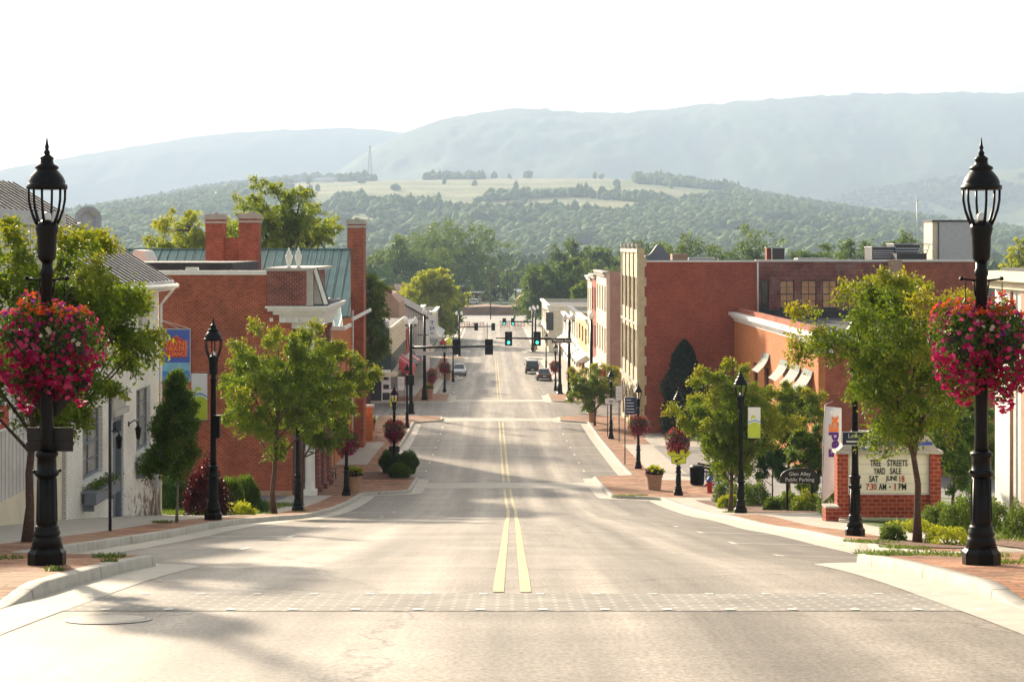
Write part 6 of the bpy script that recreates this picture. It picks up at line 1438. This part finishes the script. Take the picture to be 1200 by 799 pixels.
# courier flag
d = 56.; zb = g(10.2, d)+0.15; t = thing('feather_flag', 'tall white vertical flag with a purple and orange courier name', 'flag', (px(963.5, d), d, zb)); s_ = 2000/d
m = MB(); m.tube([(0, 0, 0), (0.02, 0, 2.4), (0.1, 0, (zz(474, d)-zb)), (0.35, 0, (zz(470, d)-zb))], [0.022, 0.018, 0.012, 0.008], 6); m.build('pole', M['lgrey'], t)
zt = zz(476, d)-zb; zl = zz(588, d)-zb; n = 16; w = 20/s_
vs = []
for k in range(n+1):
    f = k/n; z = zl+(zt-zl)*f; wl = w*min(1.0, f/0.16) if f < 0.16 else w; y = 0.03*math.sin(f*7)
    vs += [(0.03+0.05*f, y, z), (0.03+0.05*f+max(wl, 0.01), y+0.02*math.sin(f*5+1), z+(0.0 if f < 0.95 else -0.05))]
F4 = [(2*k, 2*k+1, 2*k+3, 2*k+2) for k in range(n)]
M['cloth'] = plain('white_cloth', (0.8, 0.8, 0.8), 0.8, 0.03)
o = MB().add(vs, F4).build('cloth', M['cloth'], t, smooth=True); so_ = o.modifiers.new('thick', 'SOLIDIFY'); so_.thickness = 0.006
zF = zz(533, d)-zb
for s, y0, y1, mt in (('Fed', 535, 506, 'purple'), ('Ex', 505.3, 486.5, 'orange')):
    o = text('lettering', s, 0.5, (0, 0, 0), M[mt], t, rot=(R(90), R(-90), 0), align='LEFT', bold=0.02); xs = [v.co.x for v in o.data.vertices]; ys = [v.co.y for v in o.data.vertices]
    kx = (y0-y1)/s_/(max(xs)-min(xs)); ky = (12/s_ if s == 'Fed' else 11.3/s_)/(max(ys)-min(ys)); o.scale = (kx, ky, 1)
    o.location = (0.07+w*0.5+0.5*ky*(max(ys)+min(ys))+0.02, -0.06, zz(y0, d)-zb-min(xs)*kx)

# ---- planters, hydrant, bin, bench
def planter(x, d, w, h, label, mat='terra', leaf='leafR'):
    t = thing('planter', label, 'planter', xat(x, d)); MB().lathe([(w*0.36, 0), (w*0.38, 0.05), (w*0.46, h*0.8), (w*0.5, h*0.82), (w*0.52, h), (w*0.46, h), (w*0.44, h-0.08)], 18).build('pot', M[mat], t, smooth=False)
    r = np.random.default_rng(int(x)); n = 500; a = r.random(n)*6.28; q = r.random(n)**0.5*w*0.5
    P = np.stack([q*np.cos(a), q*np.sin(a), h-0.05+0.35*r.random(n)*(1.1-q/w)], 1); Vx, Fx = leafcards(P, np.full(n, 0.13), r, -0.5, 0.6)
    npmesh('plants', Vx, Fx, M[leaf], t, attrs={'tint': r.random(n)}); P2 = P[:80]+np.array([0, 0, 0.12]); Vx, Fx = leafcards(P2, np.full(80, 0.2), r, -1.2, 0.6); npmesh('tall_plants', Vx, Fx, M['leafY'], t, attrs={'tint': r.random(80)})
planter(767, 88.5, 0.86, 0.82, 'tan pot with dark red plants on the right crossing corner')
planter(415.5, 87.5, 0.8, 0.8, 'tan pot with yellow leaves beside the left crossing lamp post')
planter(694, 144.5, 0.72, 0.85, 'terracotta pot at the foot of the low tree on the right', leaf='leafC')
planter(678, 174, 0.78, 0.85, 'terracotta pot beside the right corner signal mast', leaf='leafC')
planter(503, 173.5, 0.85, 0.95, 'terracotta pot beside the left corner lamp mast', leaf='leafC')
planter(524, 209, 0.95, 0.9, 'terracotta pot on the left pavement before the silver car', leaf='leafC')
planter(625.5, 292, 1.0, 1.0, 'far terracotta pot at the second crossing', leaf='leafC')
planter(434, 136, 0.8, 0.7, 'dark brown pot with tall green plants by the low brick garden wall', 'rbrick', 'leafC')
d = 86.; t = thing('fire_hydrant', 'red fire hydrant with a blue top on the brick pavement', 'fire hydrant', walk(pl(831.5, d), d))
MB().lathe([(0.17, 0), (0.17, 0.06), (0.13, 0.08), (0.13, 0.5), (0.17, 0.52), (0.17, 0.58)], 14).build('body', M['red'], t, smooth=False)
MB().lathe([(0.16, 0.58), (0.14, 0.68), (0.07, 0.78), (0.04, 0.79), (0.04, 0.86), (0.0, 0.87)], 14).build('bonnet', M['blue'], t, smooth=True)
m = MB(); m.tube([(-0.24, 0, 0.42), (0.24, 0, 0.42)], 0.06, 10); m.tube([(0, 0, 0.38), (0, -0.2, 0.38)], 0.075, 10); m.build('nozzle', M['red'], t)
d = 92.; t = thing('litter_bin', 'black slatted litter bin behind the crossing sign on the right', 'litter bin', walk(pl(817, d), d))
m = MB()
for k in range(20):
    a = 2*math.pi*k/20; m.tube([(0.34*math.cos(a), 0.34*math.sin(a), 0.06), (0.37*math.cos(a), 0.37*math.sin(a), 0.95)], 0.03, 4)
m.build('slats', M['black'], t); MB().lathe([(0.33, 0.03), (0.31, 0.05), (0.33, 0.9), (0.40, 0.95), (0.40, 1.0), (0.3, 1.08), (0.22, 1.08)], 16).build('drum', M['black'], t)
def bench(x, d, rz, label):
    t = thing('bench', label, 'bench', walk(pl(x, d), d), rz)
    MB().box(-0.75, 0.75, -0.2, -0.05, 0.42, 0.46).box(-0.75, 0.75, -0.02, 0.13, 0.42, 0.46).box(-0.75, 0.75, 0.16, 0.28, 0.42, 0.46).build('seat', M['black'], t)
    MB().box(-0.75, 0.75, 0.26, 0.30, 0.55, 0.66).box(-0.75, 0.75, 0.28, 0.32, 0.7, 0.82).build('backrest', M['black'], t)
    for s in (-0.7, 0.7):
        m = MB(); m.tube([(s, -0.2, 0), (s, -0.17, 0.42), (s, -0.2, 0.6), (s, 0.25, 0.6)], 0.025, 6); m.tube([(s, 0.28, 0), (s, 0.26, 0.44), (s, 0.32, 0.84)], 0.025, 6); m.build('side_frame', M['black'], t)
bench(388, 95, R(90), 'dark bench against the porch building on the left pavement'); bench(822, 97, R(-60), 'dark bench near the litter bin on the right')

# ---- cars
def car(name, label, x, d, rz, paint, kind='sedan', front=True):
    la_ = pl(x, d); t = thing(name, label, 'car', (px(x, d), d, g(la_, d)+0.01), rz)   # +Y is the way the nose points
    L, W, Hh = (4.6, 1.84, 1.45) if kind == 'sedan' else (4.7, 1.9, 1.8)
    if kind == 'sedan':
        st = [(-2.3, 0.45, 0.62, 0.80), (-2.2, 0.34, 0.92, 0.88), (-1.5, 0.25, 0.98, 0.92), (0.9, 0.22, 0.92, 0.92), (1.9, 0.25, 0.80, 0.88), (2.2, 0.3, 0.68, 0.82), (2.3, 0.4, 0.56, 0.74)]
        cab = [(-1.75, 0.96, 0.72), (-1.1, 1.42, 0.58), (0.15, 1.45, 0.58), (1.05, 0.93, 0.74)]
    else:
        st = [(-2.35, 0.5, 0.8, 0.85), (-2.28, 0.38, 1.05, 0.92), (-1.5, 0.3, 1.1, 0.95), (1.0, 0.28, 1.05, 0.95), (2.0, 0.3, 0.98, 0.9), (2.3, 0.42, 0.75, 0.82)]
        cab = [(-2.2, 1.06, 0.82), (-1.95, 1.74, 0.68), (0.3, 1.8, 0.68), (1.2, 1.04, 0.82)]
    vs = []; fs = []
    for (y, z0, z1, hw) in st:
        vs += [(-hw*0.9, y, z0), (-hw, y, (z0+z1)/2), (-hw*0.96, y, z1-0.06), (-hw*0.8, y, z1), (hw*0.8, y, z1), (hw*0.96, y, z1-0.06), (hw, y, (z0+z1)/2), (hw*0.9, y, z0)]
    for i in range(len(st)-1):
        for k in range(8): fs.append((i*8+k, (i+1)*8+k, (i+1)*8+(k+1) % 8, i*8+(k+1) % 8))
    fs += [tuple(range(8)), tuple(range((len(st)-1)*8, len(st)*8))[::-1]]
    b = MB().add(vs, fs).build('body', paint, t, smooth=False)
    bv = b.modifiers.new('round', 'BEVEL'); bv.width = 0.05; bv.segments = 2
    vs = []; 
    for i, (y, z, hw) in enumerate(cab): vs += [(-hw, y, z), (hw, y, z)]
    z0 = cab[0][1]-0.03
    base = [(-cab[1][2]-0.2, cab[1][0], z0), (cab[1][2]+0.2, cab[1][0], z0), (-cab[2][2]-0.2, cab[2][0], z0), (cab[2][2]+0.2, cab[2][0], z0)]
    vs += base
    MB().add(vs, [(0, 1, 3, 2), (4, 5, 7, 6), (0, 2, 8), (1, 9, 3), (2, 4, 10, 8), (3, 9, 11, 5), (4, 6, 10), (5, 11, 7)]).build('windows', M['glass'], t)
    r1, r2 = cab[1], cab[2]; MB().add([(-r1[2]-.01, r1[0], r1[1]), (r1[2]+.01, r1[0], r1[1]), (r2[2]+.01, r2[0], r2[1]), (-r2[2]-.01, r2[0], r2[1]), (-r1[2]+.05, r1[0]+.1, r1[1]+.04), (r1[2]-.05, r1[0]+.1, r1[1]+.04), (r2[2]-.05, r2[0]-.1, r2[1]+.04), (-r2[2]+.05, r2[0]-.1, r2[1]+.04)], [(0,3,2,1),(4,5,6,7),(0,1,5,4),(1,2,6,5),(2,3,7,6),(3,0,4,7)]).build('roof', paint, t)
    pil = MB()
    for s in (-1, 1):
        pil.tube([(s*cab[0][2], cab[0][0], cab[0][1]), (s*cab[1][2], cab[1][0], cab[1][1])], 0.04, 5); pil.tube([(s*cab[3][2], cab[3][0], cab[3][1]), (s*cab[2][2], cab[2][0], cab[2][1])], 0.04, 5); pil.tube([(s*(cab[1][2]+.15), (cab[1][0]+cab[2][0])/2, z0), (s*(cab[1][2]+.0), (cab[1][0]+cab[2][0])/2, cab[1][1])], 0.035, 5)
    pil.build('pillars', paint, t)
    for sx in (-1, 1):
        for y in (-1.4, 1.4):
            m = MB(); m.tube([(sx*0.70, y, 0.33), (sx*0.93, y, 0.33)], 0.33, 18); w_ = m.build('wheel', M['rubber'], t); m = MB(); m.tube([(sx*0.931, y, 0.33), (sx*0.945, y, 0.33)], 0.2, 12); m.build('rim', M['lgrey'], w_)
        yb = st[0][0]; MB().box(sx*0.55, sx*0.82, yb-0.02, yb+0.12, st[1][2]-0.3, st[1][2]-0.1).build('tail_light', M['tail'], t)
        yf = st[-1][0]; MB().box(sx*0.45, sx*0.76, yf-0.12, yf+0.02, st[-1][2]-0.08, st[-1][2]+0.06).build('headlight', M['frost'], t)
        MB().box(sx*0.93, sx*1.08, 0.75, 0.87, z0, z0+0.14).build('mirror', paint, t)
    MB().box(-0.8, 0.8, st[0][0]-0.05, st[0][0]+0.1, 0.36, 0.5).box(-0.74, 0.74, st[-1][0]-0.1, st[-1][0]+0.04, 0.32, 0.45).build('bumper', M['dark'], t)
    MB().box(-0.2, 0.2, st[0][0]-0.07, st[0][0]-0.05, 0.56, 0.68).build('number_plate', M['signw'], t)
    return t
car('parked_car', 'silver grey sedan parked facing us at the distant left kerb', 538, 224, R(180)+0.0125, M['car_s'])
car('parked_car', 'black sport utility car parked at the distant right kerb', 623.5, 229, 0.0125, M['car_d'], 'suv')
car('parked_car', 'maroon grey sedan parked behind the black utility car on the right', 637, 213, 0.03, M['car_r'])

# ---- end of the street
M['earth'] = plain('brown_earth', (0.24, 0.15, 0.10), 0.95, 0.3, 0.4, bump=0.3)
M['ybank'] = plain('yellow_flowering_bank', (0.42, 0.32, 0.06), 0.95, 0.4, 0.6, bump=0.5)
M['palelot'] = plain('pale_gravel', (0.36, 0.34, 0.31), 0.9, 0.15, 0.2)
tag(MB().add([(-60, 425, -19.35), (50, 425, -19.35), (50, 470, -18.6), (-60, 470, -18.6)], [(0, 1, 2, 3)]).build('gravel_ground', M['palelot']), kind='structure')
t = thing('earth_embankment', 'long brown earth bank closing the far end of the street', 'embankment', (-8, 470, -19)); d = 470.
n = 20; vs = []
for k in range(n+1):
    x = -30+52*k/n; q = 0.25*math.sin(k*1.7); vs += [(x, 0, -0.5), (x+0.2, 2.0, 2.6+q*0.4), (x, 12, 2.9+q)]
MB().add(vs, [f for k in range(n) for f in ((3*k, 3*k+3, 3*k+4, 3*k+1), (3*k+1, 3*k+4, 3*k+5, 3*k+2))]).build('bank', M['earth'], t)
t = thing('flowering_bank', 'sloping yellow orange bank rising to the right beyond the brown earth bank', 'bank', (px(612, 520), 520, -18)); q = 520/2000.
MB().add([(-16*q*1.0, 0, -2.2), (14*q, 0, -2.0), (16*q, 2, 1.5), (8*q, 10, 6.0), (2*q, 12, 5.0), (-12*q, 6, 0.3)], [(0, 1, 2, 3, 4, 5)]).build('slope', M['ybank'], t)
t = thing('red_brick_depot', 'low red and white building behind the earth bank', 'building', (px(550, 620), 620, zz(355, 620))); q = 620/2000.
MB().box(-18*q, 17*q, 0, 12, -1, 11*q).build('wall', M['rbrick2'], t); MB().box(-19*q, 18*q, -0.4, 12.4, 11*q, 12.5*q).build('roof', M['lgrey'], t)
for k in range(4): MB().box((-14+8*k)*q, (-10+8*k)*q, -0.1, 0, 2*q, 9*q).build('bay_door', M['signw'] if k % 2 else M['white'], t)
t = thing('road_bridge', 'dark low bridge deck crossing in front of the red depot', 'bridge', (px(545, 560), 560, zz(366, 560))); q = 0.28
MB().box(-24*q, 26*q, 0, 6, 4*q, 8*q).build('deck', M['lgrey'], t); MB().box(-24*q, 26*q, 0.3, 5.8, -2, 4*q).build('underside', M['dark'], t); MB().box(-24*q, 26*q, -0.05, 0.05, 9*q, 9.6*q).build('rail', M['lgrey'], t)
t = thing('white_van', 'tiny white van parked on top of the earth bank', 'van', (px(555, 486), 486, -16.2)); MB().box(-1.2, 1.2, 0, 1.9, 0.3, 1.5).build('body', M['signw'], t); MB().box(-1.0, -0.7, -0.02, 1.9, 0, 0.5).build('wheel', M['rubber'], t); MB().box(0.7, 1.0, -0.02, 1.9, 0, 0.5).build('wheel', M['rubber'], t); MB().box(-1.0, 1.0, -0.03, 0, 0.95, 1.35).build('window', M['glass'], t)
t = thing('storage_shed', 'long red roofed shed among the valley trees on the left', 'building', (px(450, 520), 520, zz(346, 520))); q = 0.26; MB().box(-26*q, 26*q, 0, 10, -3, 6*q).build('wall', M['rbrick'], t); MB().prism([(-0.5, 6*q), (10.5, 6*q), (5, 13*q)], 0, -27*q, 27*q).build('roof', plain('rusty_roof', (0.22, 0.1, 0.085), 0.7, 0.2, 1), t)
for i, (x, y0, w, h) in enumerate(((560, 381, 15, 8), (545, 382, 12, 7), (592, 381, 12, 7), (608, 381, 14, 7))):
    d = 398.+4*(i % 2); t = thing('road_barricade', ['red and white barricade in the middle of the far road end', 'red and white barricade at the left of the far road end', 'red and white barricade right of the far centre line', 'red and white barricade at the right of the far road end'][i], 'barricade', (px(x, d), d, g(0, d)), 0, 'road barricades'); w_ = w*d/2000
    m = MB()
    for j in range(3):
        ns = 8
        for k in range(ns): m.m = k % 2; m.box(-w_/2+w_*k/ns, -w_/2+w_*(k+1)/ns, -0.03, 0.03, 0.5+0.42*j, 0.72+0.42*j)
    m.build('boards', [M['signw'], M['orange']], t); MB().box(-w_/2+.1, -w_/2+.2, 0.03, 0.1, 0, 1.6).box(w_/2-.2, w_/2-.1, 0.03, 0.1, 0, 1.6).build('legs', M['lgrey'], t)
for i, (x, d, yt, yb, lab) in enumerate(((575, 440, 318, 372, 'tall wooden pole in front of the rounded far tree'), (594.5, 560, 316, 350, 'utility pole right of the rounded far tree'), (604.5, 600, 318, 348, 'utility pole with a lamp near the yellow bank'), (459, 500, 320, 345, 'utility pole above the long red roofed shed'), (543, 590, 320, 356, 'utility pole left of the red depot'), (571, 330, 378, 404, 'thin signal post standing on the far left side of the road'))):
    t = thing('utility_pole', lab, 'utility pole', (px(x, d), d, zz(yb, d)-0.5)); h = (yb-yt)*d/2000+.5
    MB().tube([(0, 0, 0), (0, 0, h)], 0.14 if d > 400 else 0.07, 6).build('pole', M['bark'], t)
    if d > 430: MB().box(-1.1, 1.1, -0.08, 0.08, h-0.9, h-0.72).build('crossarm', M['bark'], t)
# little houses among the trees, radio mast and farm on the hill
for i, (x, y, d, w, lab) in enumerate(((610, 347, 700, 14, 'small white house right of the far utility poles'), (538, 341, 720, 9, 'small pale house left of the red depot'), (668, 322, 900, 10, 'white roofed house high in the valley trees'))):
    q = d/2000.; t = thing('far_house', lab, 'house', (px(x, d), d, zz(y, d)-2)); MB().box(-w*q/2, w*q/2, 0, 8, 0, 2+4*q).build('wall', M['white'], t); MB().prism([(-0.5, 2+4*q), (8.5, 2+4*q), (4, 2+8*q)], 0, -w*q/2-.4, w*q/2+.4).build('roof', M['lgrey'], t)
d = 3850.; x = px(433.5, d); z = float(H(np.array([x]), np.array([d]))[0]); hT = zz(171, d)-z; t = thing('radio_tower', 'lattice radio tower standing on the far hill', 'tower', (x, d, z)); m = MB()
for sx in (-1, 1):
    for sy in (-1, 1): m.tube([(sx*5.4, sy*5.4, 0), (sx*1, sy*1, hT)], 0.4, 4)
for k in range(9):
    f0, f1 = k/9, (k+1)/9; a, b = 5.4-4.4*f0, 5.4-4.4*f1
    for sy in (-1, 1): m.tube([(-a, sy*a, hT*f0), (b, sy*b, hT*f1)], 0.16, 4); m.tube([(a, sy*a, hT*f0), (-b, sy*b, hT*f1)], 0.16, 4)
m.build('lattice', M['dark'], t); MB().tube([(0, 0, hT), (0, 0, hT+6)], 0.15, 4).build('antenna', M['dark'], t)
d = 3720.; x = px(381, d); z = float(H(np.array([x]), np.array([d]))[0]); t = thing('farm_building', 'long white farm building at the left end of the pale field', 'building', (x, d, z)); MB().box(-19, 19, 0, 14, -3, 6).build('wall', M['white'], t); MB().prism([(-1, 6), (15, 6), (7, 11)], 0, -20, 20).build('roof', M['white'], t)
# ------------------------------------------------------------------ air, light, camera
if HAZE:
    mb = MB().box(-5600, 5600, -400, 12300, -75, 800)
    m = bpy.data.materials.new('haze_air'); m.use_nodes = True; nt = m.node_tree; nt.nodes.clear()
    out = nt.nodes.new('ShaderNodeOutputMaterial'); pv = nt.nodes.new('ShaderNodeVolumePrincipled')
    pv.inputs['Color'].default_value = HAZE_COL; pv.inputs['Density'].default_value = HAZE; pv.inputs['Anisotropy'].default_value = 0.1
    nt.links.new(pv.outputs[0], out.inputs['Volume'])
    hz = mb.build('haze', m); tag(hz, 'thin blue grey morning haze lying over the valley and the mountains', 'haze', kind='stuff')
AZ, EL = R(26), R(20)      # the sun stands ahead and to the left of the street
sd = Vector((-math.sin(AZ)*math.cos(EL), math.cos(AZ)*math.cos(EL), math.sin(EL)))
sun = bpy.data.lights.new('sun', 'SUN'); sun.energy = 5.0; sun.angle = R(2.5); sun.color = (1.0, 0.83, 0.62)
so = bpy.data.objects.new('sun', sun); C.objects.link(so); so.rotation_euler = sd.to_track_quat('Z', 'Y').to_euler(); so.location = (0, 0, 30)
w = bpy.data.worlds.new('World'); bpy.context.scene.world = w; w.use_nodes = True
nt = w.node_tree; bg = nt.nodes['Background']; sk = nt.nodes.new('ShaderNodeTexSky'); sk.sky_type = 'NISHITA'
sk.sun_disc = False; sk.sun_elevation = EL; sk.sun_rotation = -AZ; sk.air_density = 1.0; sk.dust_density = 6.0; sk.ozone_density = 1.0; sk.altitude = 300
hs = nt.nodes.new('ShaderNodeHueSaturation'); hs.inputs['Saturation'].default_value = 0.4; nt.links.new(sk.outputs[0], hs.inputs['Color']); wm = nt.nodes.new('ShaderNodeMix'); wm.data_type = 'RGBA'; wm.blend_type = 'MULTIPLY'; wm.inputs[0].default_value = 1.0; wm.inputs[7].default_value = (1.0, 0.96, 0.88, 1); nt.links.new(hs.outputs[0], wm.inputs[6]); nt.links.new(wm.outputs[2], bg.inputs[0]); bg.inputs[1].default_value = 0.105
cam = bpy.data.cameras.new('camera'); co = bpy.data.objects.new('camera', cam); C.objects.link(co)
cam.sensor_width = 36; cam.lens = 60; cam.shift_y = -(399.5-290)/1200; cam.clip_start = 0.5; cam.clip_end = 60000
co.location = (0, 0, 0); co.rotation_euler = (R(90), 0, 0)
sc = bpy.context.scene; sc.camera = co
sc.view_settings.view_transform = 'Standard'; sc.view_settings.look = 'None'; sc.view_settings.exposure = EXPO; sc.view_settings.gamma = 1
sc.cycles.max_bounces = 6; sc.cycles.diffuse_bounces = 3; sc.cycles.glossy_bounces = 2; sc.cycles.transmission_bounces = 3; sc.cycles.transparent_max_bounces = 6; sc.cycles.volume_bounces = 0
sc.cycles.use_denoising = True; sc.cycles.use_adaptive_sampling = True; sc.cycles.sample_clamp_indirect = 4
bpy.context.view_layer.update()
